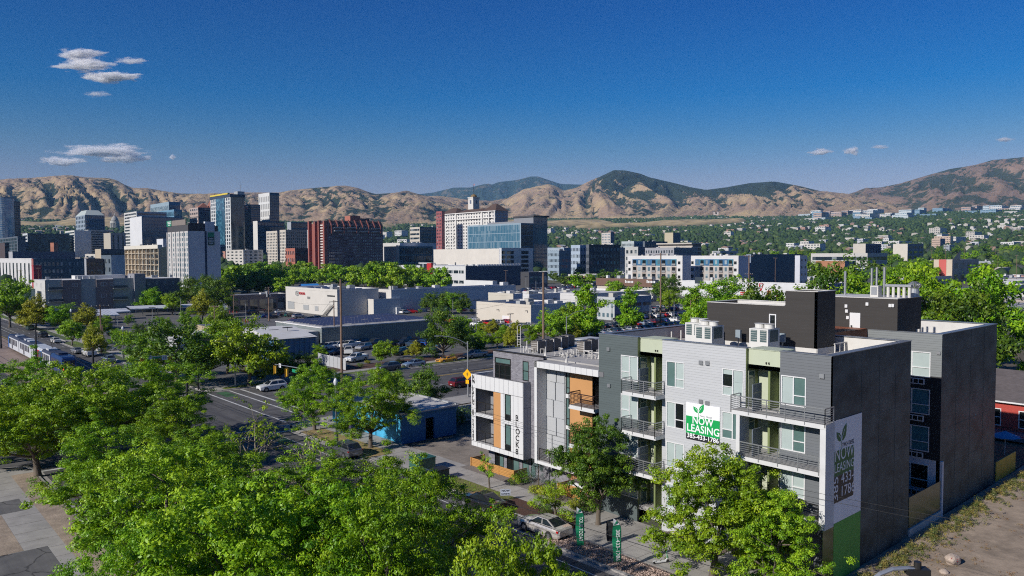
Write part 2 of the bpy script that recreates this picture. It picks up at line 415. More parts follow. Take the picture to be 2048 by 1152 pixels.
# ---------------------------------------------------------------- far wood and houses on the benches (nobody could count them)
def ico():
	bm = bmesh.new(); bmesh.ops.create_icosphere(bm,subdivisions=1,radius=1)
	v = np.array([x.co[:] for x in bm.verts]); f = np.array([[q.index for q in x.verts] for x in bm.faces]); bm.free(); return v,f
ICO_V,ICO_F = ico()
def leafy_far_material():
	m = bpy.data.materials.new('far_foliage'); m.use_nodes = True; n = m.node_tree.nodes; l = m.node_tree.links; b = n['Principled BSDF']
	b.inputs['Roughness'].default_value = 0.9; b.inputs['Specular IOR Level'].default_value = 0.2
	at = n.new('ShaderNodeAttribute'); at.attribute_name = 'tint'
	r = n.new('ShaderNodeValToRGB'); e = r.color_ramp.elements
	e[0].color = (0.025,0.05,0.022,1); e[1].color = (0.11,0.15,0.04,1); e.new(0.5).color = (0.045,0.08,0.028,1)
	l.new(at.outputs['Fac'],r.inputs[0]); l.new(r.outputs[0],b.inputs['Base Color']); return m
FAR_LEAF = leafy_far_material()
def far_wood(n=32000):
	px = RNG.uniform(-60,2110,n*2); rr = 700+(RNG.random(n*2)**0.62)*(4300)
	C = []; T = []; 
	for p,r in zip(px,rr):
		if len(C) >= n: break
		d = ray(p,500); hl = math.hypot(d.x,d.y); x,y = d.x/hl*r,d.y/hl*r
		dens = 0.5+0.9*mnoise.noise(Vector((x*0.004,y*0.004,2)))
		if r < 1500 and random.random() > 0.55+0.3*dens: continue
		if r > 2400 and dryness(x,y) > 0.25: continue
		s = random.uniform(3.5,6.5)*(1+0.25*smooth(2500,4500,r)*2)
		C.append((x,y,ground_z(x,y)+s*0.55+mnoise.noise(Vector((x*0.0012,y*0.0012,1)))*14*smooth(1100,2600,r),s)); T.append(min(1,max(0,random.gauss(0.4,0.25))))
	C = np.array(C); nv = len(ICO_V)
	jit = RNG.uniform(0.7,1.25,(len(C),nv,1))
	V = ICO_V[None]*jit*C[:,None,3:4]*np.array([1,1,1.05])+C[:,None,:3]
	F = ICO_F[None]+(np.arange(len(C))*nv)[:,None,None]
	o = np_mesh('distant_trees',V.reshape(-1,3),F.reshape(-1,3),[FAR_LEAF],attrs={'tint': ('POINT',np.repeat(T,nv))},kind='stuff')
	tag(o,'dark green mass of trees covering the far suburbs below the hills','trees')
far_wood()
def far_houses(n=1200):
	b = MB(); walls = [mat('far_wall_a',(0.42,0.39,0.34),var=0),mat('far_wall_b',(0.26,0.17,0.13),var=0),mat('far_wall_c',(0.5,0.48,0.45),var=0)]
	roofs = [mat('far_roof_a',(0.16,0.14,0.13),var=0),mat('far_roof_b',(0.3,0.26,0.22),var=0),mat('far_roof_c',(0.4,0.4,0.4),var=0)]
	for i in range(n):
		p = random.uniform(-60,2110); r = 1300+random.random()**0.7*3500
		d = ray(p,500); hl = math.hypot(d.x,d.y); x,y = d.x/hl*r,d.y/hl*r
		if r > 2400 and dryness(x,y) > 0.2: continue
		if mnoise.noise(Vector((x*0.002,y*0.002,8))) < -0.15: continue
		z = ground_z(x,y)+mnoise.noise(Vector((x*0.0012,y*0.0012,1)))*14*smooth(1100,2600,r)
		w = random.uniform(4,9); dd = random.uniform(4,8); h = random.uniform(4,8)+2.5*(r > 2500)
		wm = random.choice(walls); rm = random.choice(roofs)
		b.box(x-w,y-dd,z-4,x+w,y+dd,z+h,wm,skip='bt')
		k = random.uniform(1.5,3.5)
		A,B_,Cc,D = (x-w-.5,y-dd-.5,z+h),(x+w+.5,y-dd-.5,z+h),(x+w+.5,y+dd+.5,z+h),(x-w-.5,y+dd+.5,z+h)
		if random.random() < 0.65:
			E1,E2 = (x-w-.5,y,z+h+k),(x+w+.5,y,z+h+k)
			b.poly([A,B_,E2,E1],rm); b.poly([Cc,D,E1,E2],rm); b.poly([D,A,E1],wm); b.poly([B_,Cc,E2],wm)
		else: b.poly([A,B_,Cc,D],roofs[2])
	o = b.build('distant_houses',kind='stuff'); tag(o,'small pale houses scattered among trees on the far benches','houses')
far_houses()

# block letter on the hillside
def hill_letter():
	x,y,z = at_depth(1432,427,4150)
	# letter U lies on the slope
	wm = mat('whitewash',(0.62,0.52,0.46),var=0.05,scale=0.2)
	b = MB(); X = _r0; Z = Vector((0.0,0.0,1.0)); c = Vector((x,y,z))
	def bar(u0,v0,u1,v1):
		p = c+X*((u0+u1)/2)+Z*((v0+v1)/2); b.obox(p,X*abs(u1-u0)/2,Vector((_fw.x,_fw.y,0)).normalized()*3,Z*abs(v1-v0)/2,wm)
	bar(-13,-9,-7,9); bar(7,-9,13,9); bar(-7,-9,7,-4)
	tag(b.build('hillside_letter'),'white block letter U on the dry slope above the suburbs','letter')
hill_letter()

# haze in the air between here and the hills
def build_haze():
	hb = MB(); mt = bpy.data.materials.new('haze_air'); mt.use_nodes = True
	n = mt.node_tree.nodes; l = mt.node_tree.links; n.clear()
	v = n.new('ShaderNodeVolumePrincipled'); v.inputs['Color'].default_value = (0.30,0.60,1.0,1); v.inputs['Density'].default_value = HAZE
	v.inputs['Anisotropy'].default_value = 0.0
	o = n.new('ShaderNodeOutputMaterial'); l.new(v.outputs[0],o.inputs['Volume'])
	hb.box(-6000,-6000,-2,19000,19000,1320,mt)
	h = hb.build('haze',kind='stuff'); tag(h,'thin blue haze in the air over the whole city','haze')
HAZE = 3.4e-5
# ================================================================ SETTING: streets, kerbs, pavements, lots
def onX(px,py,X):
	d = ray(px,py); t = X/d.x; return d.y*t,CAM_H+d.z*t
def onY(px,py,Y):
	d = ray(px,py); t = Y/d.y; return d.x*t,CAM_H+d.z*t
def asphalt_mat(name,col=(0.082,0.08,0.084),worn=(0.155,0.148,0.142),axis='Y'):
	m = bpy.data.materials.new(name); m.use_nodes = True; n = m.node_tree.nodes; l = m.node_tree.links; b = n['Principled BSDF']; MATS[name] = m
	b.inputs['Roughness'].default_value = 0.85; b.inputs['Specular IOR Level'].default_value = 0.3
	g = n.new('ShaderNodeNewGeometry')
	def nz(scale,vec=(1,1,1),det=6):
		mp = n.new('ShaderNodeMapping'); mp.inputs['Scale'].default_value = vec; l.new(g.outputs['Position'],mp.inputs[0])
		t = n.new('ShaderNodeTexNoise'); t.inputs['Scale'].default_value = scale; t.inputs['Detail'].default_value = det; t.inputs['Roughness'].default_value = 0.7
		l.new(mp.outputs[0],t.inputs['Vector']); return t.outputs['Fac']
	st = (1,0.05,1) if axis == 'Y' else (0.05,1,1)
	def ramp(v,lo,hi):
		r = n.new('ShaderNodeMapRange'); r.inputs[1].default_value = lo; r.inputs[2].default_value = hi; l.new(v,r.inputs[0]); return r.outputs[0]
	a = n.new('ShaderNodeMix'); a.data_type = 'RGBA'; a.inputs[6].default_value = (*col,1); a.inputs[7].default_value = (*worn,1); l.new(ramp(nz(0.55,st),0.35,0.7),a.inputs[0])
	c = n.new('ShaderNodeMix'); c.data_type = 'RGBA'; c.blend_type = 'MULTIPLY'; c.inputs[0].default_value = 0.55
	rr = n.new('ShaderNodeValToRGB'); rr.color_ramp.elements[0].position = 0.3; rr.color_ramp.elements[0].color = (0.45,0.45,0.45,1); rr.color_ramp.elements[1].position = 0.6
	l.new(nz(0.35),rr.inputs[0]); l.new(a.outputs[2],c.inputs[6]); l.new(rr.outputs[0],c.inputs[7])
	# tar-sealed cracks
	vo = n.new('ShaderNodeTexVoronoi'); vo.feature = 'DISTANCE_TO_EDGE'; vo.inputs['Scale'].default_value = 0.16
	mp = n.new('ShaderNodeMapping'); l.new(g.outputs['Position'],mp.inputs[0])
	ds = n.new('ShaderNodeTexNoise'); ds.inputs['Scale'].default_value = 0.8; l.new(g.outputs['Position'],ds.inputs['Vector'])
	av = n.new('ShaderNodeMixRGB'); av.blend_type = 'ADD'; av.inputs[0].default_value = 1.5; l.new(mp.outputs[0],av.inputs[1]); l.new(ds.outputs['Color'],av.inputs[2]); l.new(av.outputs[0],vo.inputs['Vector'])
	ck = n.new('ShaderNodeMapRange'); ck.inputs[1].default_value = 0.004; ck.inputs[2].default_value = 0.014; ck.inputs[3].default_value = 0.45; ck.inputs[4].default_value = 1.0; l.new(vo.outputs['Distance'],ck.inputs[0])
	v2 = n.new('ShaderNodeVectorMath'); v2.operation = 'SCALE'; l.new(c.outputs[2],v2.inputs[0]); l.new(ck.outputs[0],v2.inputs['Scale'])
	l.new(v2.outputs[0],b.inputs['Base Color'])
	bp = n.new('ShaderNodeBump'); bp.inputs['Strength'].default_value = 0.3; bp.inputs['Distance'].default_value = 0.02; l.new(nz(30),bp.inputs['Height']); l.new(bp.outputs[0],b.inputs['Normal'])
	return m
ASPH = asphalt_mat('asphalt_ns'); ASPH_EW = asphalt_mat('asphalt_ew',axis='X'); ASPH_LOT = asphalt_mat('asphalt_lot',(0.11,0.108,0.108),(0.19,0.182,0.172))
CONC = mat('pavement_concrete',(0.36,0.34,0.31),rough=0.9,var=0.14,scale=0.9,stain=0.25,bump=0.2)
KERB = mat('kerb_concrete',(0.33,0.31,0.29),rough=0.9,var=0.15,scale=2.0,stain=0.2)
DIRT = mat('dry_dirt',(0.35,0.275,0.205),rough=1.0,var=0.25,scale=1.1,stain=0.35,bump=0.6,bscale=6)
MULCH = mat('bark_mulch',(0.085,0.04,0.028),rough=1.0,var=0.4,scale=14,bump=0.8,bscale=40)
GRASSM = mat('dry_lawn',(0.15,0.15,0.045),rough=1.0,var=0.35,scale=2.2,stain=0.0,bump=0.6,bscale=30)
STRAW = mat('straw_grass',(0.30,0.22,0.09),rough=1.0,var=0.4,scale=3.0,bump=0.5,bscale=30)
PAINT = mat('road_paint',(0.55,0.55,0.53),rough=0.8,var=0.25,scale=4,stain=0.45)
PAINTY = mat('road_paint_yellow',(0.55,0.36,0.06),rough=0.8,var=0.2,scale=4,stain=0.3)
BIKEG = mat('bike_lane_green',(0.045,0.13,0.055),rough=0.85,var=0.25,scale=1.2,stain=0.6)
def sheet(name,x0,y0,x1,y1,z,mt,parent=None,kind='structure'):
	b = MB(); b.poly([(x0,y0,z),(x1,y0,z),(x1,y1,z),(x0,y1,z)],mt); return b.build(name,parent=parent,kind=kind)
def polysheet(name,pts,z,mt,kind='structure',thick=0):
	b = MB(); b.poly([(x,y,z) for x,y in pts],mt)
	if thick:
		for (xa,ya),(xb,yb) in zip(pts,pts[1:]+pts[:1]): b.poly([(xa,ya,z-thick),(xb,yb,z-thick),(xb,yb,z),(xa,ya,z)],mt)
	return b.build(name,kind=kind)
KE = 42.3          # east kerb south of the crossing
KN = 44.0          # east kerb north of it
sheet('road',14.5,-60,44.2,900,0.0,ASPH)
sheet('cross_road',44.2,94,700,124.5,0.0,ASPH_EW)
sheet('cross_road',-300,94,14.5,124.5,0.0,ASPH_EW)
# tram bed of concrete down the middle of the street
sheet('tram_bed',23.2,128,33.2,900,0.006,mat('tram_concrete',(0.27,0.20,0.165),rough=0.9,var=0.15,scale=0.5,stain=0.25))
sheet('tram_bed',23.2,-60,33.2,90,0.006,MATS['tram_concrete'])
for rx in (25.1,26.55,30.5,31.95):
	b = MB(); b.box(rx-.05,-60,0.007,rx+.05,900,0.02,mat('rail_steel',(0.22,0.18,0.16),rough=0.35,metal=0.9,var=0.1)); b.build('rail',kind='structure')
# pavements are real steps of 13 cm with a kerb along them
def kerb_path(pts,w=0.16,h=0.13,name='kerb',gutter=0.55):
	b = MB()
	P = [Vector((x,y,0)) for x,y in pts]
	L = []
	for i,p in enumerate(P):
		d = (P[min(i+1,len(P)-1)]-P[max(i-1,0)]).normalized(); nrm = Vector((d.y,-d.x,0)); L.append((p,nrm))
	for (p,n0),(q,n1) in zip(L,L[1:]):
		a0,a1 = p,p+n0*w; c0,c1 = q,q+n1*w
		b.poly([a0+Vector((0,0,h)),c0+Vector((0,0,h)),c1+Vector((0,0,h)),a1+Vector((0,0,h))],KERB)
		b.poly([a0,c0,c0+Vector((0,0,h)),a0+Vector((0,0,h))],KERB)
		g0,g1 = p-n0*gutter,q-n1*gutter
		b.poly([g0+Vector((0,0,.009)),g1+Vector((0,0,.009)),c0+Vector((0,0,.009)),a0+Vector((0,0,.009))],KERB)
	return b.build(name,kind='structure')
def arc(cx,cy,r,a0,a1,n=8):
	return [(cx+r*math.cos(rad(a0+(a1-a0)*i/n)),cy+r*math.sin(rad(a0+(a1-a0)*i/n))) for i in range(n+1)]
# east side south of the crossing: bulb of the corner, parking, bulb of the river-rock bed
east = [(39.7,-20),(39.7,40.2)]+arc(40.9,40.2,1.2,180,90,5)+[(41.8,41.6)]+arc(41.8,42.1,.5,-90,0,3)+[(KE,83)]+arc(46.3,90.0,4.0,180,90,8)+[(300,94.0)]
kerb_path(east)
kerb_path([(300,124.5),(47.2,124.5)]+arc(47.2,127.7,3.2,-90,-180,7)+[(KN,205),(KN-1.6,209),(KN-1.6,222),(KN,226),(KN,700)])
kerb_path([(-200,94),(11.5,94)]+arc(11.5,91,3,90,0,6)+[(14.5,-40)])
kerb_path([(14.5,700),(14.5,127.5)]+arc(11.5,127.5,3,0,-90,6)+[(-200,124.5)])
Z1 = 0.125
corner = [(39.86,-20),(39.86,40.2),(40.5,41.3),(41.8,41.76),(42.46,42.1),(42.46,90.0),(43.6,92.6),(46.3,93.84),(300,93.84),(300,88.5),(48.5,88.5),(48.5,-20)]
polysheet('pavement',corner,Z1,CONC)
polysheet('pavement',[(44.16,127.7),(44.16,700),(48.7,700),(48.7,129.4),(300,129.4),(300,124.66),(47.2,124.66),(45,125.6)],Z1,CONC)
polysheet('pavement',[(14.34,-40),(14.34,91),(11.5,93.84),(-200,93.84),(-200,88),(8.7,88),(8.7,-40)][::-1],Z1,CONC)
polysheet('pavement',[(14.34,700),(14.34,127.5),(11.5,124.66),(-200,124.66),(-200,130),(8.7,130),(8.7,700)],Z1,CONC)
# joints between the slabs of pavement that show nearest
def slab_joints():
	jm = mat('joint_dirt',(0.12,0.1,0.085),rough=1.0,var=0.1); b = MB()
	y = 24.0
	while y < 92: b.box(45.2,y,Z1+.001,47.6,y+.03,Z1+.005,jm); y += 1.75
	y = 24.0
	while y < 41: b.box(42.2,y,Z1+.001,46.0,y+.03,Z1+.005,jm); y += 1.75
	b.box(44.1,24,Z1+.001,44.13,41,Z1+.005,jm); b.box(45.19,24,Z1+.001,45.22,88,Z1+.005,jm)
	for k in range(30): b.box(8.7,20+k*2.4,Z1+.001,12.3,20.03+k*2.4,Z1+.005,jm)
	b.build('pavement_joints',kind='structure')
slab_joints()
# planted strips
sheet('park_strip',42.5,43.0,45.2,50.5,Z1+.006,MULCH)
sheet('front_bed',47.6,44.5,50.5,62,Z1+.006,mat('grey_gravel',(0.2,0.18,0.16),rough=1,var=.3,scale=6,bump=.6,bscale=30))
polysheet('park_strip',[(42.3,41.6),(43.2,42.9),(45.2,42.9),(43.7,41.7)],Z1+.012,MULCH)
sheet('park_strip',42.5,50.5,45.2,60,Z1+.006,GRASSM)
sheet('park_strip',42.5,60,45.2,66,Z1+.008,CONC)
sheet('park_strip',42.5,71.5,45.6,88,Z1+.006,STRAW)
sheet('park_strip',47.2,125.0,58,126.8,Z1+.006,GRASSM)
sheet('park_strip',60,125.0,200,127.2,Z1+.006,mat('lawn',(0.10,0.13,0.03),rough=1,var=0.3,scale=2))
sheet('park_strip',44.3,131,46.0,204,Z1+.006,mat('shade_lawn',(0.07,0.10,0.03),rough=1,var=0.3,scale=2))
sheet('park_strip',44.3,228,46.3,600,Z1+.006,MATS['shade_lawn'])
polysheet('park_strip',[(42.6,209.5),(44.2,206),(46.0,206),(46.0,224),(44.2,224.5),(42.6,221)],Z1+.009,MATS['lawn'])
sheet('park_strip',12.3,15,14.3,90,Z1+.006,DIRT)
for y0,y1 in ((80.9,93),(66.1,76.6),(15,55)): sheet('dirt_verge',6.0,y0,9.7,y1,Z1+.006,DIRT)
sheet('dirt_verge',-40,80.9,6.0,88.4,0.05,DIRT)
sheet('driveway',-40,76.8,11.6,80.8,Z1+.01,ASPH_LOT)
sheet('driveway',-40,55,11.2,66.0,Z1+.01,ASPH_LOT)
sheet('dirt_verge',-40,15,6.0,76.6,0.04,DIRT)
# lots
sheet('vacant_lot',48.6,-60,170,23.2,0.03,DIRT)
sheet('vacant_lot',48.6,62,59.5,72.8,0.03,mat('gravel_lot',(0.26,0.22,0.18),rough=1,var=0.22,scale=1.3,stain=0.3,bump=0.6,bscale=14))
sheet('vacant_lot',67,44,110,88.4,0.03,MATS['gravel_lot'])
sheet('car_park',48.8,129.5,480,420,0.02,ASPH_LOT)
sheet('planting_bed',62,129.4,180,135.5,0.06,MULCH)
sheet('yard',84,23.4,200,88.4,0.02,mat('yard_earth',(0.10,0.08,0.05),rough=1,var=0.3,scale=1))
# markings
def line(x0,y0,x1,y1,mt=None,name='road_marking',z=0.010):
	sheet(name,min(x0,x1),min(y0,y1),max(x0,x1),max(y0,y1),z,mt or PAINT)
line(39.95,24,40.07,89.2); line(38.2,10,38.32,89.2)
for k in range(12): line(34.6,-10+k*8.5,34.72,-7+k*8.5)
line(33.4,89.9,42.2,90.4); line(33.4,93.2,43.5,93.5); line(14.9,89.9,23,90.4)
line(43.75,95,44.05,123.8); line(47.35,96.5,47.65,123.8); line(49.2,96.5,49.6,123.8)
line(15,124.6,43.4,124.9); line(15,128.3,43.4,128.6); line(15,130.2,43.4,130.7)
line(50.5,104.6,120,104.75); line(50.5,112.6,140,112.75,PAINTY); line(50.5,112.95,140,113.1,PAINTY)
for k in range(20): line(52+k*9,117.0,55+k*9,117.15); line(52+k*9,100.6,55+k*9,100.75)
line(38.4,131,38.52,600); line(36.9,131,37.02,600); line(33.6,131,33.75,600,PAINTY)
for k in range(30): line(40.9,140+k*9,41.0,143+k*9)
line(15.0,112,30,112.15,PAINTY)
line(38.45,84,39.9,89,BIKEG,'bike_lane_patch',0.008); line(45.0,118.5,46.8,123.4,BIKEG,'bike_lane_patch',0.008)
# car park stall lines
def stalls(x0,y0,n,w=2.7,l=5.2,axis='x'):
	for k in range(n+1):
		if axis == 'x': line(x0+k*w,y0,x0+k*w+.1,y0+l,z=0.03)
		else: line(x0,y0+k*w,x0+l,y0+k*w+.1,z=0.03)
# ================================================================ APARTMENT BLOCKS IN FRONT
class Face:
	"""a wall plane: a runs along the wall, z up, d outwards.  kind 'W' faces west, 'S' faces south, 'E','N'"""
	def __init__(s,kind,plane): s.k = kind; s.p = plane
	def pt(s,a,z,d=0.0):
		return {'W': (s.p-d,a,z),'E': (s.p+d,a,z),'S': (a,s.p-d,z),'N': (a,s.p+d,z)}[s.k]
	def box(s,b,a0,a1,z0,z1,d0,d1,mt):
		p,q = s.pt(a0,z0,d0),s.pt(a1,z1,d1); b.box(*p,*q,mt); return b
	def piece(s,name,mt,a0,a1,z0,z1,d0,d1,parent):
		p,q = s.pt(a0,z0,d0),s.pt(a1,z1,d1)
		return piece(name,mt,*[min(u,v) for u,v in zip(p,q)],*[max(u,v) for u,v in zip(p,q)],parent=parent)
def wall_cells(a0,a1,z0,z1,holes):
	As = sorted({a0,a1,*[h[0] for h in holes if a0 < h[0] < a1],*[h[1] for h in holes if a0 < h[1] < a1]})
	Zs = sorted({z0,z1,*[h[2] for h in holes if z0 < h[2] < z1],*[h[3] for h in holes if z0 < h[3] < z1]})
	for zA,zB in zip(Zs,Zs[1:]):
		run = None
		for aA,aB in zip(As,As[1:]):
			ca,cz = (aA+aB)/2,(zA+zB)/2
			hole = any(h[0] < ca < h[1] and h[2] < cz < h[3] for h in holes)
			if not hole: run = (run[0] if run else aA,aB)
			if (hole or aB == As[-1]) and run: yield run[0],run[1],zA,zB; run = None
def wall(face,a0,a1,z0,z1,mt,holes=(),thick=0.25,parent=None,name='wall',b=None):
	own = b is None; b = b or MB()
	for c in wall_cells(a0,a1,z0,z1,holes): face.box(b,c[0],c[1],c[2],c[3],-thick,0,mt)
	return b.build(name,parent=parent) if own else b
def siding(face,a0,a1,z0,z1,mt,holes=(),course=0.2,parent=None,name='siding'):
	"""lapped boards: each course leans out 2 cm at its lower edge"""
	b = MB(); z = z0; i = 0
	n = max(1,round((z1-z0)/course)); course = (z1-z0)/n
	for i in range(n):
		zA,zB = z0+i*course,z0+(i+1)*course; zc = (zA+zB)/2
		segs = [(a0,a1)]
		for h in holes:
			if h[2]-.02 < zc < h[3]+.02:
				ns = []
				for s0,s1 in segs:
					if h[1] <= s0 or h[0] >= s1: ns.append((s0,s1)); continue
					if h[0] > s0: ns.append((s0,h[0]))
					if h[1] < s1: ns.append((h[1],s1))
				segs = ns
		for s0,s1 in segs:
			b.poly([face.pt(s0,zA,.026),face.pt(s1,zA,.026),face.pt(s1,zB,.006),face.pt(s0,zB,.006)],mt)
			b.poly([face.pt(s0,zA,.026),face.pt(s0,zA,.0),face.pt(s1,zA,.0),face.pt(s1,zA,.026)],mt)
	return b.build(name,parent=parent,kind='stuff')
def window(face,a0,a1,z0,z1,fm,glasses,parent,rail=None,name='window',fw=0.07,out=0.05,split=0.5,inset=0.05):
	"""frame with two lites; rail = (side, fraction) adds an opening lower sash"""
	b = MB(); lo,hi = min(a0,a1),max(a0,a1); mid = lo+(hi-lo)*split
	for A,B,C,D in ((lo,hi,z0,z0+fw),(lo,hi,z1-fw,z1),(lo,lo+fw,z0+fw,z1-fw),(hi-fw,hi,z0+fw,z1-fw)): face.box(b,A,B,C,D,-.05,out,fm)
	if 0 < split < 1: face.box(b,mid-fw*.6,mid+fw*.6,z0+fw,z1-fw,-.05,out-.003,fm)
	parts = [(lo+fw,mid-fw*.6),(mid+fw*.6,hi-fw)] if 0 < split < 1 else [(lo+fw,hi-fw)]
	panes = []
	for i,(A,B) in enumerate(parts):
		gm = glasses[i % len(glasses)]
		if rail and (rail[0] == i or rail[0] == 2):
			zr = z0+(z1-z0)*rail[1]; face.box(b,A,B,zr-fw*.45,zr+fw*.45,-.05,out-.006,fm)
			panes += [(A,B,z0+fw,zr-fw*.45,glasses[(i+2) % len(glasses)] if len(glasses) > 2 else gm),(A,B,zr+fw*.45,z1-fw,gm)]
		else: panes.append((A,B,z0+fw,z1-fw,gm))
	w = b.build(name,parent=parent)
	for A,B,C,D,gm in panes: face.piece('pane',gm,A,B,C,D,-inset,-inset+.02,w)
	return w
def railing(name,pts,z,h,mt,parent,bars=7,rb=0.014,post=0.022,step=1.3):
	b = MB()
	for p,q in zip(pts,pts[1:]):
		p,q = Vector((*p,0)),Vector((*q,0)); L = (q-p).length; n = max(1,round(L/step))
		for k in range(n+1):
			c = p.lerp(q,k/n); b.box(c.x-post,c.y-post,z-.18,c.x+post,c.y+post,z+h,mt)
		for k in range(bars):
			zz = z+.12+(h-.16)*k/(bars-1); b.beam((p.x,p.y,zz),(q.x,q.y,zz),rb*2,rb*2,mt)
		b.beam((p.x,p.y,z+h),(q.x,q.y,z+h),.05,.05,mt)
	return b.build(name,parent=parent)
M_DKTEAL = mat('siding_dark_teal',(0.083,0.105,0.105),rough=0.55,var=0.08,scale=2,stretch=(.3,.3,3),stain=0.1)
M_LTGREY = mat('siding_light_grey',(0.45,0.46,0.465),rough=0.6,var=0.04,scale=2,stretch=(.3,.3,3),stain=0.06)
M_MIDGREY = mat('siding_slate_grey',(0.125,0.135,0.145),rough=0.55,var=0.07,scale=2,stretch=(.3,.3,3),stain=0.08)
M_PGREEN = mat('pale_green_render',(0.46,0.50,0.37),rough=0.75,var=0.04,scale=1.5,stain=0.05)
M_GREEN = mat('olive_green_panel',(0.17,0.21,0.08),rough=0.7,var=0.06)
M_BRIGHTG = mat('lawn_green_wall',(0.09,0.34,0.05),rough=0.6,var=0.08,stain=0.1)
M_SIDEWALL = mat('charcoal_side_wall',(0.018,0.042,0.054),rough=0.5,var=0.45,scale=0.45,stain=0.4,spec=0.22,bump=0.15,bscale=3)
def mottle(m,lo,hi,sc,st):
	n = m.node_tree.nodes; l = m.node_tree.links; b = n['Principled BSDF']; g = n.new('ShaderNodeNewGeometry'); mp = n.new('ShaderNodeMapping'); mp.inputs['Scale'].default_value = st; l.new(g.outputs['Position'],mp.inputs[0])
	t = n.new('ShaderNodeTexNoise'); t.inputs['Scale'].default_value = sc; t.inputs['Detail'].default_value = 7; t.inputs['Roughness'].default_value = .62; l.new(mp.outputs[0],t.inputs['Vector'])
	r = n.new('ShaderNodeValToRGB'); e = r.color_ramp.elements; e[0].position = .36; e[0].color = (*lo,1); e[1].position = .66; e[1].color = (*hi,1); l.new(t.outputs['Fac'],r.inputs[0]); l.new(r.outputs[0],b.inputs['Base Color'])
mottle(M_SIDEWALL,(0.018,0.037,0.048),(0.085,0.115,0.12),.42,(1,1,1.6))  # blurred reflections on the wall are put into its colour as mottling
M_WHITE = mat('white_trim',(0.66,0.66,0.65),rough=0.5,var=0.03)
M_WFRAME = mat('white_frame_render',(0.60,0.60,0.59),rough=0.7,var=0.05,scale=1.5,stain=0.12)
M_MEMB = mat('roof_membrane',(0.40,0.385,0.36),rough=0.85,var=0.10,scale=0.4,stain=0.22)
M_PARAP = mat('parapet_membrane',(0.58,0.56,0.52),rough=0.75,var=0.06,scale=1.2,stain=0.12)
M_BLACKW = mat('black_brown_siding',(0.036,0.032,0.029),rough=0.75,var=0.12,scale=1.2,stretch=(.4,.4,6),stain=0.15)
M_CAPSTEEL = mat('coping_metal',(0.28,0.30,0.32),rough=0.4,metal=0.6,var=0.08)
M_STEEL = mat('galvanised_steel',(0.42,0.43,0.44),rough=0.4,metal=0.7,var=0.12)
M_DKMETAL = mat('dark_metal',(0.035,0.033,0.032),rough=0.5,metal=0.4,var=0.1)
M_SCREEN = mat('privacy_screen',(0.17,0.2,0.24),rough=0.5,var=0.08)
M_CONCF = mat('balcony_concrete',(0.33,0.32,0.31),rough=0.9,var=0.12)
G_PALE = mat('blind_glass_pale',(0.40,0.47,0.45),rough=0.08,var=0.08,scale=0.8,spec=0.8)
G_TEAL = mat('glass_teal',(0.10,0.17,0.16),rough=0.05,var=0.25,scale=0.6,spec=1.0)
G_DARK = mat('glass_dark',(0.012,0.015,0.016),rough=0.04,var=0.3,scale=0.8,spec=1.0)
G_BLUE = mat('glass_blue_shade',(0.05,0.17,0.21),rough=0.05,var=0.3,scale=0.5,spec=1.0)
M_DECK = mat('cedar_deck',(0.23,0.075,0.035),rough=0.6,var=0.2,scale=2)
ZR = 15.3; ZD = 14.15
XF,YS,YN = 48.45,23.2,43.5
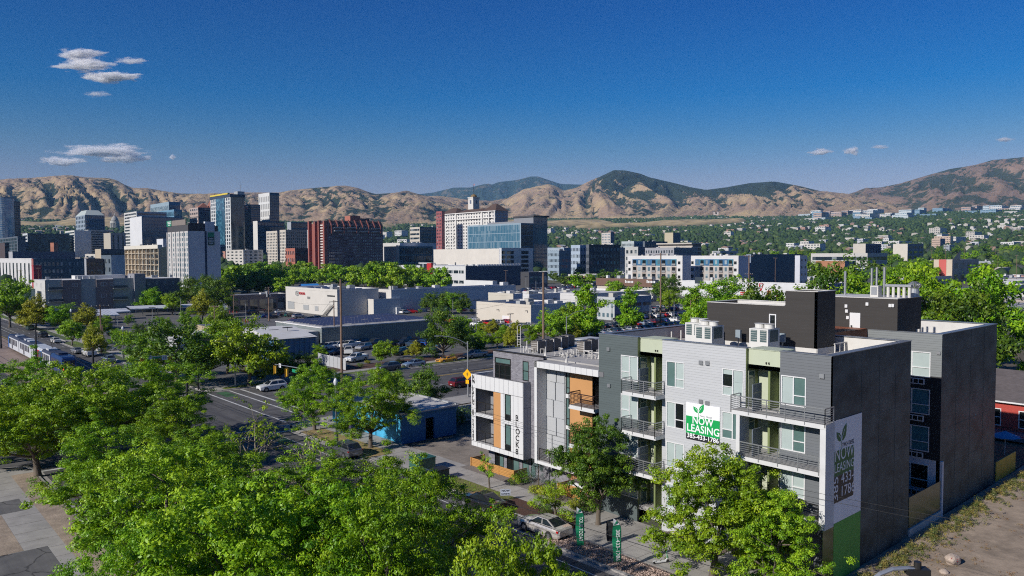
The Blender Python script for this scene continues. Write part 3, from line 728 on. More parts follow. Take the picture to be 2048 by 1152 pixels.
def two_trees():
	T = thing('apartment_building','four storey grey, teal and pale green apartment block with balconies and a rooftop penthouse','apartment building',(XF,YS,0))
	P = T
	class L: pass
	def pl(o):  # children are given in world coordinates: shift to the thing's base
		return o
	T.location = (0,0,0)
	fW = Face('W',XF)
	# --- bay 1, dark teal
	w1 = [(39.24,41.04,z,z+2.06) for z in (11.68,8.5,5.33,2.0)]
	siding(fW,39.3,YN,0.2,ZR,M_DKTEAL,w1,parent=P); wall(fW,39.3,YN,0,ZR,M_DKTEAL,w1,parent=P)
	for i,h in enumerate(w1): window(fW,h[0],h[1],h[2],h[3],M_WHITE,[G_PALE,G_PALE,G_DARK if i == 1 else G_PALE],P,rail=(1,.34))
	# --- light grey bay
	w2 = [(34.7,36.4,z,z+2.04) for z in (11.68,8.5,5.33,2.0)]; w3 = [(29.6,31.38,z,z+2.0) for z in (11.68,8.5,5.33,2.0)]
	siding(fW,29.45,36.82,0.2,ZR,M_LTGREY,w2+w3,parent=P); wall(fW,29.45,36.82,0,ZR,M_LTGREY,w2+w3,parent=P)
	for i,h in enumerate(w2): window(fW,*h,M_WHITE,[[G_PALE,G_TEAL,G_PALE],[G_DARK,G_PALE,G_DARK],[G_PALE,G_PALE],[G_DARK,G_PALE]][i],P,rail=(0,.34))
	for i,h in enumerate(w3):
		w = window(fW,*h,M_WHITE,[[G_PALE,G_DARK,G_DARK],[G_TEAL,G_PALE,G_PALE],[G_PALE,G_TEAL],[G_DARK,G_PALE]][i],P,rail=(1,.34))
		if i == 0: fW.piece('blind',G_PALE,29.72,30.42,12.75,13.58,-.02,-.01,w); fW.piece('blind',G_PALE,30.55,31.3,13.25,13.58,-.02,-.01,w)
	# --- slate grey bay at the right
	w4 = [(24.9,26.7,z,z+2.04) for z in (11.67,8.55,5.4)]
	siding(fW,YS,26.8,0.2,ZR,M_MIDGREY,w4,parent=P); wall(fW,YS,26.8,0,ZR,M_MIDGREY,w4,parent=P)
	for i,h in enumerate(w4): window(fW,*h,M_WHITE,[[G_TEAL,G_PALE,G_TEAL],[G_TEAL,G_PALE,G_TEAL],[G_PALE,G_PALE]][i],P,rail=(0,.36))
	# --- the two recesses with pale green render
	for (ya,yb,n) in ((36.82,39.3,4),(26.8,29.45,4)):
		fr = Face('W',50.1); fu = Face('W',48.75)
		wall(fu,ya,yb,13.85,15.25,M_PGREEN,parent=P,thick=1.6)
		for k in range(n):
			z = 11.05-3.17*k
			zt = z+2.8
			b = MB(); fr.box(b,ya,yb,z-.37 if k < 3 else 0,zt,-.3,0,M_PGREEN); b.build('recess_wall',parent=P)
			window(fr,ya+1.28,ya+1.78,z+.1,z+2.65,M_WHITE,[G_PALE],P,split=0,name='window')
			# green fin between window and door, facing south
			b = MB(); b.box(48.9,ya+1.0,z,50.08,ya+1.16,zt,M_GREEN); b.build('fin',parent=P)
			b = MB(); b.box(48.55,ya+.02,z,50.08,ya+.10,zt,M_PGREEN); b.build('fin',parent=P)
			# glazed door in the side wall, facing south
			fs = Face('S',yb-.02)
			wall(fs,48.5,50.1,z-.37,zt+(1.4 if k == 0 else 0),M_GREEN,[(48.72,49.62,z,z+2.6)],thick=.1,parent=P,name='side_wall')
			d = MB()
			for A,B,C,D in ((48.72,48.80,z,z+2.6),(49.54,49.62,z,z+2.6),(48.8,49.54,z+2.0,z+2.08),(48.8,49.54,z+2.52,z+2.6),(48.8,49.54,z,z+.12)): fs.box(d,A,B,C,D,-.04,.03,M_PGREEN)
			dd = d.build('door',parent=P)
			fs.piece('pane',G_TEAL,48.8,49.54,z+.12,z+2.0,-.03,-.01,dd); fs.piece('pane',G_TEAL,48.8,49.54,z+2.08,z+2.52,-.03,-.01,dd)
			b = MB(); b.box(48.6,ya,z-.37,50.1,yb,z,M_CONCF); b.build('floor_slab',parent=P)
	# pale green side of the bays above the recess
	b = MB(); b.box(XF+.01,39.27,13.85,50.1,39.297,15.25,M_GREEN); b.box(XF+.01,29.42,13.85,50.1,29.447,15.25,M_GREEN); b.build('side_wall',parent=P)
	# --- core: south, east and north walls
	xb,xc_,xd = 61.5,68.2,82.1
	b = MB()
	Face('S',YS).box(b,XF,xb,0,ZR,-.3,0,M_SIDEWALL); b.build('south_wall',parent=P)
	seam = mat('wall_seam',(0.05,0.07,0.075),rough=.6,var=0)
	for xx in (52.98,55.9,58.7): piece('wall_seam',seam,xx,YS-.012,0,xx+.04,YS-.001,ZR,parent=P)
	for xx in (71.6,75.1,78.6): piece('wall_seam',seam,xx,23.288,0,xx+.04,23.299,ZR,parent=P)
	for zz in (4.1,7.3,10.5,13.6): piece('wall_seam',seam,53.03,YS-.012,zz,xb,YS-.001,zz+.03,parent=P); piece('wall_seam',seam,xc_,23.288,zz,xd,23.299,zz+.03,parent=P)
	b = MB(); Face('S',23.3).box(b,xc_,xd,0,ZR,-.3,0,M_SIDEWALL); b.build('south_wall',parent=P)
	b = MB(); b.box(xb-.3,YS+.3,0,xb,30,ZR,M_MIDGREY); b.box(xb,29.7,0,xc_,30,ZR,M_MIDGREY); b.build('court_wall',parent=P)
	b = MB(); b.box(xd-.3,23.6,0,xd,YN,ZR,M_MIDGREY); b.box(XF+.3,YN-.3,0,xd-.3,YN,ZR,M_MIDGREY); b.build('north_wall',parent=P)
	# light well wall that faces west
	fC = Face('W',xc_)
	zg = 11.95; zw = 4.9
	hs = [(24.16,27.2,z,z+2.15) for z in (11.6,8.45,5.3,2.05)]
	siding(fC,23.3,29.7,11.75,ZR,mat('siding_mid_grey_green',(0.17,0.185,0.185),rough=.55,var=.07,scale=2,stretch=(.3,.3,3)),hs,parent=P)
	siding(fC,23.3,29.7,4.7,11.75,mat('siding_black',(0.018,0.018,0.02),rough=.5,var=.1),hs,parent=P)
	wall(fC,23.3,29.7,0,4.7,mat('white_shaded_render',(0.62,0.64,0.68),rough=.7,var=.06,stain=.1),hs,parent=P)
	wall(fC,23.32,29.7,4.7,ZR,MATS['siding_black'],hs,parent=P)
	for i,h in enumerate(hs):
		window(fC,*h,M_WHITE,[[G_PALE,G_PALE,G_PALE],[G_BLUE,G_BLUE,G_BLUE],[G_BLUE,G_BLUE,G_BLUE],[G_DARK,G_BLUE,G_DARK]][i],P,rail=(0,.38),split=.48)
		b = MB(); fC.box(b,24.6,26.4,h[2]-.62,h[2]-.12,-.05,.06,M_WHITE)
		v = b.build('heat_pump_grille',parent=P)
		for q in range(4): fC.piece('slot',G_DARK,24.7+q*.42,25.04+q*.42,h[2]-.54,h[2]-.2,.055,.07,v)
	b = MB(); fC.box(b,23.1,23.3,0,4.7,-.3,.0,MATS['white_shaded_render']); b.build('corner_post',parent=P)
	# low fence closing the light well
	fm = mat('tinted_fence_panel',(0.11,0.115,0.07),rough=.25,var=.2,scale=.6,spec=.7); b = MB(); b.box(xb+.1,23.18,.7,xc_-.1,23.24,3.1,fm); b.box(xb+.1,23.1,0,xc_-.1,23.3,.6,M_PARAP); b.build('court_fence',parent=P)
	# --- roof and parapets
	b = MB(); b.box(XF+.3,YS+.3,ZD-.3,xb-.3,YN-.3,ZD,M_MEMB); b.box(xb-.3,30,ZD-.3,xd-.3,YN-.3,ZD-.002,M_MEMB); b.box(xc_+.25,23.6,ZD-.3,xd-.3,30,ZD-.004,M_MEMB); b.build('roof',parent=P)
	b = MB()
	def par(x0,y0,x1,y1,zt=ZR): b.box(x0,y0,ZD,x1,y1,zt-.05,M_PARAP)
	par(XF+.26,39.3,XF+.5,YN-.3); par(XF+.26,29.45,XF+.5,36.8); par(XF+.26,YS+.3,XF+.5,26.8)
	par(50.36,36.82,50.55,39.3,15.25); par(50.36,26.8,50.55,29.45,15.25)
	par(XF+.5,YN-.55,62.3,YN-.301); par(62.1,42.3,62.3,YN-.55); par(62.3,42.3,xd-.3,42.5)
	par(XF+.5,YS+.301,xb-.301,YS+.5); par(xb-.55,YS+.5,xb-.301,29.8); par(xc_+.251,23.601,xd-.301,23.8); par(xc_+.251,23.8,xc_+.45,29.8); par(xd-.55,23.8,xd-.301,42.3)
	par(72.3,26.6,72.6,29.5)
	par(xb-.3,30.0,xc_+.3,30.25)
	b.build('parapet',parent=P)
	b = MB()
	for x0,y0,x1,y1 in ((XF-.05,39.25,XF+.55,YN+.05),(XF-.05,29.4,XF+.55,36.87),(XF-.05,YS-.05,XF+.55,26.85),(XF+.55,YN-.6,xd,YN+.05),(XF+.55,YS-.05,xb+.05,YS+.55),(xb-.6,YS+.55,xb+.05,29.8),(xc_-.05,23.25,xd+.05,23.85),(xc_-.05,23.85,xc_+.5,29.8),(xd-.6,23.85,xd+.05,YN-.6)): b.box(x0,y0,ZR,x1,y1,ZR+.05,M_CAPSTEEL)
	b.box(48.7,36.87,15.251,50.6,39.25,15.29,M_PGREEN); b.box(48.7,26.85,15.251,50.6,29.4,15.29,M_PGREEN)
	b.build('coping',parent=P)
	# --- penthouses
	x1_,y1_ = 56.7,28.3
	yL = onX(1414.6,603.9,x1_)[0]; yM = onX(1570.7,612,x1_)[0]; zL = onX(1570,612,x1_)[1]; zT = onX(1634,584,x1_)[1]; xE = onY(1671,582,y1_)[0]
	fP = Face('W',x1_); dh = [onX(1538,700,x1_)[0],onX(1552,700,x1_)[0]]
	hole = [(min(dh),max(dh),ZD+.4,onX(1545,628,x1_)[1])]
	b = MB(); wall(fP,y1_,yM,ZD+.5,zT,M_BLACKW,hole,b=b); wall(fP,yM,yL,ZD+.5,zL,M_BLACKW,hole,b=b)
	b.box(x1_,y1_-.001,ZD+.5,xE,y1_+.25,zT,M_BLACKW); b.box(xE-.25,y1_+.25,ZD,xE,yM,zT,M_BLACKW); b.box(x1_+.25,yM-.25,zL-.5,xE-.25,yM,zT,M_BLACKW)
	b.box(x1_+.25,yL-.25,ZD,61.5,yL,zL,M_BLACKW); b.box(61.3,yM,ZD,61.5,yL-.25,zL,M_BLACKW)
	b.build('penthouse_wall',parent=P)
	b = MB(); b.box(x1_+.01,y1_+.02,ZD,xE-.02,y1_+.2,ZD+.5,M_PARAP); b.box(x1_-.02,y1_-.02,ZD,x1_+.2,yL,ZD+.5,M_PARAP); b.box(x1_-.02,y1_-.05,ZD,xE,y1_+.02,ZD+.5,M_PARAP); b.build('penthouse_base',parent=P)
	b = MB(); b.box(x1_+.25,y1_+.25,zT-.35,xE-.25,yM-.25,zT-.3,M_MEMB); b.box(x1_+.25,yM,zL-.55,61.3,yL-.25,zL-.5,M_MEMB)
	for q in ((x1_-.04,y1_-.04,x1_+.3,yM+.04,zT),(x1_+.3,y1_-.04,xE+.04,y1_+.3,zT),(xE-.3,y1_+.3,xE+.04,yM+.04,zT),(x1_-.04,yM+.04,x1_+.3,yL+.04,zL),(x1_+.3,yL-.3,61.54,yL+.04,zL),(61.2,yM,61.54,yL-.3,zL)): b.box(q[0],q[1],q[4],q[2],q[3],q[4]+.05,M_PARAP)
	b.box(61.0,yM+.05,zL-.5,61.3,yL-.3,zL-.02,M_PARAP)
	b.build('penthouse_roof',parent=P)
	window(fP,hole[0][0],hole[0][1],hole[0][2],hole[0][3],M_WHITE,[G_DARK],P,split=0,name='penthouse_door',fw=.09)
	# second penthouse, farther back, with a white door
	x2_ = 68.2
	y2_,z2_ = onX(1795.5,598.5,x2_); y2n = onX(1640,590,x2_)[0]; x2e = onY(1843,592,y2_)[0]
	b = MB(); b.box(x2_,y2_,ZD,x2e,y2n,z2_,M_BLACKW); b.build('penthouse_wall',parent=P)
	b = MB(); b.box(x2_-.04,y2_-.04,z2_,x2e+.04,y2n,z2_+.06,M_PARAP); b.build('penthouse_roof',parent=P)
	f2 = Face('W',x2_); yd0,zd1 = onX(1700,625,x2_); yd1 = onX(1721,625,x2_)[0]
	b = MB(); f2.box(b,yd1,yd0,14.5,zd1,0,.05,M_WHITE); d = b.build('rooftop_door',parent=P,label='white steel door on the black rear penthouse')
	b = MB(); f2.box(b,yd0-.25,yd0-.12,15.45,15.6,.05,.12,M_DKMETAL); b.build('handle',parent=d)
	for px,py in ((1693,612),(1694,622),(1696,635),(1735,608),(1781,611),(1786,611)):
		yy,zz = onX(px,py,x2_); b = MB(); f2.box(b,yy-.12,yy+.12,zz-.14,zz+.14,0,.12,M_WHITE); b.build('vent_cover',parent=P)
	ZK = 15.42; b = MB(); b.box(60.0,29.4,ZD+.05,68.1,42.2,ZK-.04,M_DECK); b.build('roof_deck',parent=P)
	for k in range(28): piece('deck_board',M_DECK,60.02+k*.288,29.4,ZK-.03,60.02+k*.288+.265,42,ZK,parent=P)
	CB = mat('cedar_board',(0.33,0.085,0.025),rough=.5,var=.3,scale=2,stretch=(1,1,8))
	for k in range(5): piece('cedar_board',CB,58.6,29.3,ZD+.05+.26*k,64.5,29.36,ZD+.29+.26*k,parent=P)
	for k in range(4): piece('terrace_post',M_PARAP,58.9+k*.9,27.9,ZD,58.98+k*.9,27.98,ZD+.7,parent=P)
	piece('terrace_rail',M_PARAP,58.8,27.88,ZD+.7,61.8,27.98,ZD+.78,parent=P)
	# wall-mounted vents
	for px,py in ((1218,698),(1219,771),(1403,725),(1416,726),(1403,803),(1416,806),(1645,752)):
		yy,zz = onX(px,py,XF); b = MB(); fW.box(b,yy-.16,yy+.16,zz-.15,zz+.15,0,.14,M_STEEL); b.build('vent_hood',parent=P)
	yy,zz = onX(1878,706,xc_); b = MB(); fC.box(b,yy-.15,yy+.15,zz-.12,zz+.12,0,.14,M_STEEL); b.build('vent_hood',parent=P)
	for yy in (37.6,27.9):
		b = MB()
		for s in (-1,1): b.obox((48.7,yy+s*.1,14.35),(.05,0,0),(0,.035,0),(0,0,.07),M_DKMETAL)
		b.build('flood_lamp',parent=P)
	# --- balconies
	def balcony(ya,yb,z,x0=47.25,screen=None):
		b = MB(); b.box(x0,ya,z-.3,XF-.03,yb,z,M_WFRAME,top=M_CONCF); s = b.build('balcony',parent=P)
		railing('railing',[(XF-.06,yb-.06),(x0-.02,yb-.06),(x0-.02,ya+.06),(XF-.06,ya+.06)],z,1.05,M_STEEL,s)
		if screen:
			b = MB(); b.box(47.45,screen-.03,z+.05,48.6,screen+.03,z+1.95,M_SCREEN)
			for k in range(2): b.box(47.42,screen-.045,z+.7+k*.62,48.62,screen+.045,z+.74+k*.62,M_STEEL)
			b.build('privacy_screen',parent=s)
		return s
	for k in range(3): balcony(36.55,40.0,11.0-3.17*k,screen=38.35)
	balcony(22.9,29.9,11.0,x0=47.2,screen=28.3)
	# white frame of the stacked balconies at the corner
	b = MB()
	b.box(47.2,22.9,4.1,47.65,23.29,10.69,M_WFRAME); b.box(47.65,22.9,4.1,48.44,23.14,10.69,M_WFRAME); b.box(47.2,29.15,0,48.44,29.44,10.69,M_WFRAME)
	b.build('balcony_frame',parent=P)
	for k,z in enumerate((7.83,4.66)):
		b = MB(); b.box(47.2,23.3,z-.3,48.44,29.14,z,M_WFRAME,top=M_CONCF); s = b.build('balcony',parent=P)
		railing('railing',[(47.17,29.1),(47.17,23.34)],z,1.02,M_STEEL if k == 0 else M_DKMETAL,s)
		b = MB(); b.box(47.45,28.27,z+.05,48.6,28.33,z+1.95,M_SCREEN); b.build('privacy_screen',parent=s)
	# --- print on the south side: white field, green foot
	fS = Face('S',YS)
	b = MB(); fS.box(b,47.66,53.0,4.07,10.98,.03,.05,mat('banner_white',(0.80,0.82,0.84),rough=.5,var=.02)); bn = b.build('wall_banner',parent=P,label='tall white leasing banner with leaf logo on the shaded side wall')
	b = MB(); fS.box(b,49.0,53.0,0.05,4.06,.03,.05,M_BRIGHTG); b.build('green_wall_panel',parent=P)
	b = MB(); fS.box(b,47.5,48.99,0.05,4.06,.02,.04,mat('dark_green_glass',(0.02,0.07,0.015),rough=.15,var=.5,scale=.9)); b.build('green_glass_panel',parent=P)
	GS = mat('sign_green',(0.006,0.20,0.045),rough=.5,var=0); KS = mat('sign_black',(0.018,0.018,0.022),rough=.5,var=0); WS = mat('sign_white',(0.8,0.8,0.8),rough=.5,var=0); DG = mat('leaf_dark_green',(0.01,0.13,0.035),rough=.5,var=0)
	b = MB(); fS.box(b,48.9,51.83,7.22,8.93,.051,.056,DG); b.build('print_block',parent=bn); b = MB(); fS.box(b,48.9,51.83,5.43,7.21,.051,.056,KS); b.build('print_block',parent=bn)
	def leaf(face_pt,cx,cz,s,mt,par,vein):
		b = MB()
		def lf(pts): b.poly([face_pt(cx+a*s,cz+c*s) for a,c in pts],mt)
		lf([(0.05,0.1),(0.3,0.08),(0.62,0.28),(0.78,0.62),(0.82,1.25),(0.5,1.1),(0.22,0.85),(0.08,0.5)])
		lf([(-0.02,0.1),(-0.02,0.42),(-0.2,0.66),(-0.72,0.82),(-0.68,0.45),(-0.5,0.2),(-0.25,0.08)])
		lf([(-0.03,0.1),(0.05,0.1),(0.03,-0.55),(-0.03,-0.55)])
		o = b.build('leaf_logo',parent=par)
		v = MB()
		def ln(p,q,w):
			p = Vector(face_pt(cx+p[0]*s,cz+p[1]*s,.004)); q = Vector(face_pt(cx+q[0]*s,cz+q[1]*s,.004)); v.beam(p,q,.012,w,vein)
		ln((0.02,0.08),(0.16,0.38),.05*s); ln((0.16,0.38),(0.5,0.85),.04*s); ln((0.0,0.1),(-0.1,0.35),.05*s); ln((-0.1,0.35),(-0.45,0.62),.04*s)
		v.build('leaf_vein',parent=o); return o
	leaf(lambda a,z,e=0: fS.pt(a,z,.06+e),49.9,9.42,.95,DG,bn,MATS['banner_white'])
	yb = YS-.062
	text_mesh('lettering','TWO-TREES',.40,KS,bn,(50.05,yb,8.98),depth=.004,width=1.72)
	text_mesh('lettering','NOW',1.25,WS,bn,(48.98,yb,7.98),depth=.004,width=2.74)
	text_mesh('lettering','LEASING',.86,WS,bn,(48.94,yb,7.30),depth=.004,width=2.82)
	text_mesh('lettering','433-',1.0,WS,bn,(49.95,yb,6.40),depth=.004,width=1.85)
	text_mesh('lettering','1786',1.0,WS,bn,(49.85,yb,5.52),depth=.004,width=1.9)
	text_mesh('lettering','385',1.0,WS,bn,(49.72,yb,5.50),xdir=(0,0,1),ydir=(-1,0,0),depth=.004,width=1.6)
	# --- leasing sign on the light grey bay
	b = MB(); fW.box(b,31.53,34.5,7.9,10.73,.035,.075,WS); sg = b.build('leasing_sign',parent=None)
	tag(sg,'square green and white NOW LEASING sign with leaf on the light grey facade','sign')
	GB = mat('sign_bright_green',(0.004,0.33,0.075),rough=.5,var=0)
	b = MB(); fW.box(b,31.53,34.5,8.36,9.70,.0765,.080,GB); b.build('print_block',parent=sg)
	b = MB(); fW.box(b,31.53,34.5,7.9,8.355,.0765,.080,KS); b.build('print_block',parent=sg)
	leaf(lambda a,z,e=0: fW.pt(33.4-(a-0),z,.084+e),0,9.98,.62,GB,sg,WS)
	k = dict(xdir=(0,-1,0),ydir=(0,0,1),depth=.003)
	text_mesh('lettering','NOW',.80,WS,sg,(XF-.086,33.95,9.02),width=1.85,bold=.012,**k)
	text_mesh('lettering','LEASING',.80,WS,sg,(XF-.086,34.44,8.38),width=2.85,bold=.012,**k)
	text_mesh('lettering','385-433-1786',.50,WS,sg,(XF-.086,34.42,7.93),width=2.8,bold=.008,**k)
	text_mesh('lettering','TWO TREES',.16,M_STEEL,sg,(XF-.086,33.3,9.75),width=1.1,**k)
	return T
TWO = two_trees()

# ---------------------------------------------------------------- rooftop machines and pipes on that block
def vrf_unit():
	"""tall white rooftop heat pump with two round fan collars"""
	t = thing('rooftop_heat_pump','x','heat pump')
	wm = mat('machine_white',(0.62,0.61,0.57),rough=.5,var=.05); b = MB(); b.box(-.85,-.8,.25,.85,.8,2.15,wm); b.build('cabinet',parent=t)
	b = MB()
	for s in (-1,1): b.tube([(0,s*.4,2.16),(0,s*.4,2.45),(0,s*.4,2.5)],[.36,.36,.44],wm,16)
	b.build('fan_collar',parent=t,smooth=False)
	gm = mat('coil_grille',(0.07,0.11,0.11),rough=.5,var=.2,scale=8)
	for s in (-1,1):
		b = MB(); b.box(-.87,s*.4-.27,1.15,-.851,s*.4+.27,2.05,gm)
		for k in range(5): b.box(-.89,s*.4-.27,1.3+k*.17,-.871,s*.4+.27,1.32+k*.17,wm)
		b.build('grille',parent=t)
	b = MB(); b.box(-.6,-.82,1.15,.6,-.801,2.05,gm); b.build('grille',parent=t)
	b = MB(); b.box(-.9,-.85,0,-.75,.85,.1,M_STEEL); b.box(.75,-.85,0,.9,.85,.1,M_STEEL)
	for sx in (-.8,.8):
		for sy in (-.7,.7): b.box(sx-.04,sy-.04,.1,sx+.04,sy+.04,.25,M_STEEL)
	b.build('stand',parent=t)
	return t
hp = vrf_unit(); x,y = 53.6,35.6
hp.location = (54.2,37.4,ZD); hp['label'] = 'rearmost white heat pump of the pair on the grey roof left of the black penthouse'; hp['group'] = 'heat pumps on the apartment roof'
copy_tree(hp,(52.6,35.3,ZD),0,'front white heat pump of the pair on the grey roof, nearest the roof edge','heat pumps on the apartment roof')
copy_tree(hp,(53.6,31.0,ZD),0,'single white heat pump standing before the glass door of the black penthouse','heat pumps on the apartment roof')
def roof_pipe(x,y,z,h,r,label,mt=None,cap=True,group='pipes on the apartment roof'):
	b = MB(); b.tube([(x,y,z),(x,y,z+.12),(x,y,z+.13),(x,y,z+h)],[r*2,r*1.6,r,r],mt or M_PARAP,10)
	tag(b.build('roof_vent_pipe'),label,'vent pipe',group)
for i,(px,py,h) in enumerate(((1305,672,.7),(1309,672,.7),(1313,672,.7),(1343,676,.8),(1362,678,1.0))):
	x,y = gp(px,py,ZD+.2); roof_pipe(x,y,ZD,h,.06,['leftmost of three short white vent pipes behind the parapet','middle of three short white vent pipes behind the parapet','rightmost of three short white vent pipes behind the parapet','lone white vent pipe between the three pipes and the heat pumps','taller white vent pipe nearest the heat pumps on the roof'][i])
def disconnect(px,py,label):
	x,y = 55.9,onX(px,py,55.9)[0]
	t = thing('electrical_box',label,'electrical box',(x,y,ZD)); b = MB(); b.box(-.04,-.04,0,.04,.04,.9,M_STEEL); b.build('post',parent=t)
	b = MB(); b.box(-.12,-.22,.9,.12,.22,1.6,mat('box_blue_grey',(0.25,0.3,0.33),rough=.5,var=.05)); b.build('cabinet',parent=t)
disconnect(1477,672,'small grey switch box on a post behind the pair of heat pumps')
disconnect(1565,680,'small grey switch box on a post right of the single heat pump')
# stacks and vents on the rear penthouse
x2_ = 68.2; y2_,z2_ = onX(1795.5,598.5,x2_)
for i,(px,h,r) in enumerate(((1690,2.3,.11),(1743,2.6,.10),(1753,2.7,.10),(1768,2.7,.12))):
	y = onX(px,590,70.5)[0]; b = MB(); b.tube([(70.5,y,z2_+.05),(70.5,y,z2_+h)],r,M_STEEL,12)
	tag(b.build('flue_stack'),['shortest silver flue, far left on the rear penthouse','leftmost of the three tall silver flues on the rear penthouse','middle of the three tall silver flues on the rear penthouse','rightmost of the three tall silver flues on the rear penthouse'][i],'flue','flues on the rear penthouse')
def wind_turbine_vent():
	y = onX(1829,590,72)[0]; t = thing('turbine_vent','round finned silver turbine vent at the right end of the rear penthouse','roof vent',(72,y,z2_+.06))
	b = MB(); b.tube([(0,0,0),(0,0,.75)],[.42,.36],M_STEEL,14); b.build('base',parent=t)
	b = MB()
	for k in range(16):
		a = k*math.pi/8
		for (z0,r0),(z1,r1) in zip(((.75,.3),(.95,.52),(1.15,.55)),((.95,.52),(1.15,.55),(1.38,.2))):
			c,s = math.cos(a),math.sin(a); c2,s2 = math.cos(a+.3),math.sin(a+.3)
			b.poly([(c*r0,s*r0,z0),(c*r1,s*r1,z1),(c2*r1*.9,s2*r1*.9,z1),(c2*r0*.9,s2*r0*.9,z0)],M_STEEL)
	b.build('fins',parent=t)
wind_turbine_vent()
def gas_vents():
	y = onX(1795,590,70)[0]; t = thing('vent_cluster','row of five short white exhaust pipes on the rear penthouse roof','roof vents',(70,y,z2_+.06))
	for k in range(5):
		b = MB(); b.tube([(0,-1.0+k*.45,0),(0,-1.0+k*.45,.9),(.0,-1.0+k*.45,.95)],[.13,.13,.2],M_PARAP,10); b.build('pipe',parent=t)
	b = MB(); b.box(-.2,-1.2,.95,.2,1.0,1.15,M_STEEL); b.build('cap',parent=t)
	t = thing('electrical_box','white low machine box between the flues on the rear penthouse','machine box',(69.8,onX(1752,590,69.8)[0],z2_+.06))
	b = MB(); b.box(-.4,-.35,0,.4,.35,1.0,M_PARAP); b.build('cabinet',parent=t); b = MB(); b.box(-.43,-.25,.2,-.4,.25,.9,M_STEEL); b.build('door',parent=t)
gas_vents()
# ================================================================ the white and brick block beside it
M_B8W = mat('white_metal_panel',(0.63,0.63,0.62),rough=.5,var=.03,scale=.8)
M_B8G = mat('grey_metal_panel',(0.42,0.43,0.435),rough=.55,var=.04,scale=.8)
M_ORANGE = mat('ochre_render',(0.50,0.255,0.095),rough=.75,var=.06,scale=.8)
M_SIDEB = mat('side_metal_panel',(0.35,0.36,0.38),rough=.5,var=.05)
def brick_material(name,c1,c2,mortar,scale=1.0):
	m = bpy.data.materials.new(name); m.use_nodes = True; MATS[name] = m; n = m.node_tree.nodes; l = m.node_tree.links; b = n['Principled BSDF']; b.inputs['Roughness'].default_value = .85
	g = n.new('ShaderNodeNewGeometry'); sp = n.new('ShaderNodeSeparateXYZ'); l.new(g.outputs['Position'],sp.inputs[0])
	ad = n.new('ShaderNodeMath'); l.new(sp.outputs[0],ad.inputs[0]); l.new(sp.outputs[1],ad.inputs[1]); cb = n.new('ShaderNodeCombineXYZ'); l.new(ad.outputs[0],cb.inputs[0]); l.new(sp.outputs[2],cb.inputs[1])
	t = n.new('ShaderNodeTexBrick'); t.inputs['Scale'].default_value = 1; t.inputs['Brick Width'].default_value = .3*scale; t.inputs['Row Height'].default_value = .1*scale; t.inputs['Mortar Size'].default_value = .012*scale
	t.inputs['Color1'].default_value = (*c1,1); t.inputs['Color2'].default_value = (*c2,1); t.inputs['Mortar'].default_value = (*mortar,1); l.new(cb.outputs[0],t.inputs['Vector'])
	l.new(t.outputs['Color'],b.inputs['Base Color']); bp = n.new('ShaderNodeBump'); bp.inputs['Strength'].default_value = .5; bp.inputs['Distance'].default_value = .02; bp.invert = True; l.new(t.outputs['Fac'],bp.inputs['Height']); l.new(bp.outputs[0],b.inputs['Normal'])
	return m
M_BRICK = brick_material('grey_brick',(0.13,0.125,0.145),(0.24,0.235,0.26),(0.30,0.29,0.30))
def panels(face,a0,a1,z0,z1,w,h,mt,holes,parent,gap=.025,d=.03,name='panel',stagger=0.0,d2=None):
	"""cladding panels as separate pieces, clipped round the openings"""
	nz = max(1,round((z1-z0)/h)); hh = (z1-z0)/nz; out = []
	for j in range(nz):
		off = (j % 2)*stagger*w; a = a0-off
		while a < a1-1e-3:
			A,B = max(a0,a),min(a1,a+w); a += w
			if B-A < .08: continue
			for c in wall_cells(A,B,z0+j*hh,z0+(j+1)*hh,holes):
				if c[1]-c[0] < .1 or c[3]-c[2] < .1: continue
				dd = d2[(j+int(a/w)) % 2] if d2 else d
				face.piece(name,mt,c[0]+gap/2,c[1]-gap/2,c[2]+gap/2,c[3]-gap/2,0.004,dd,parent)
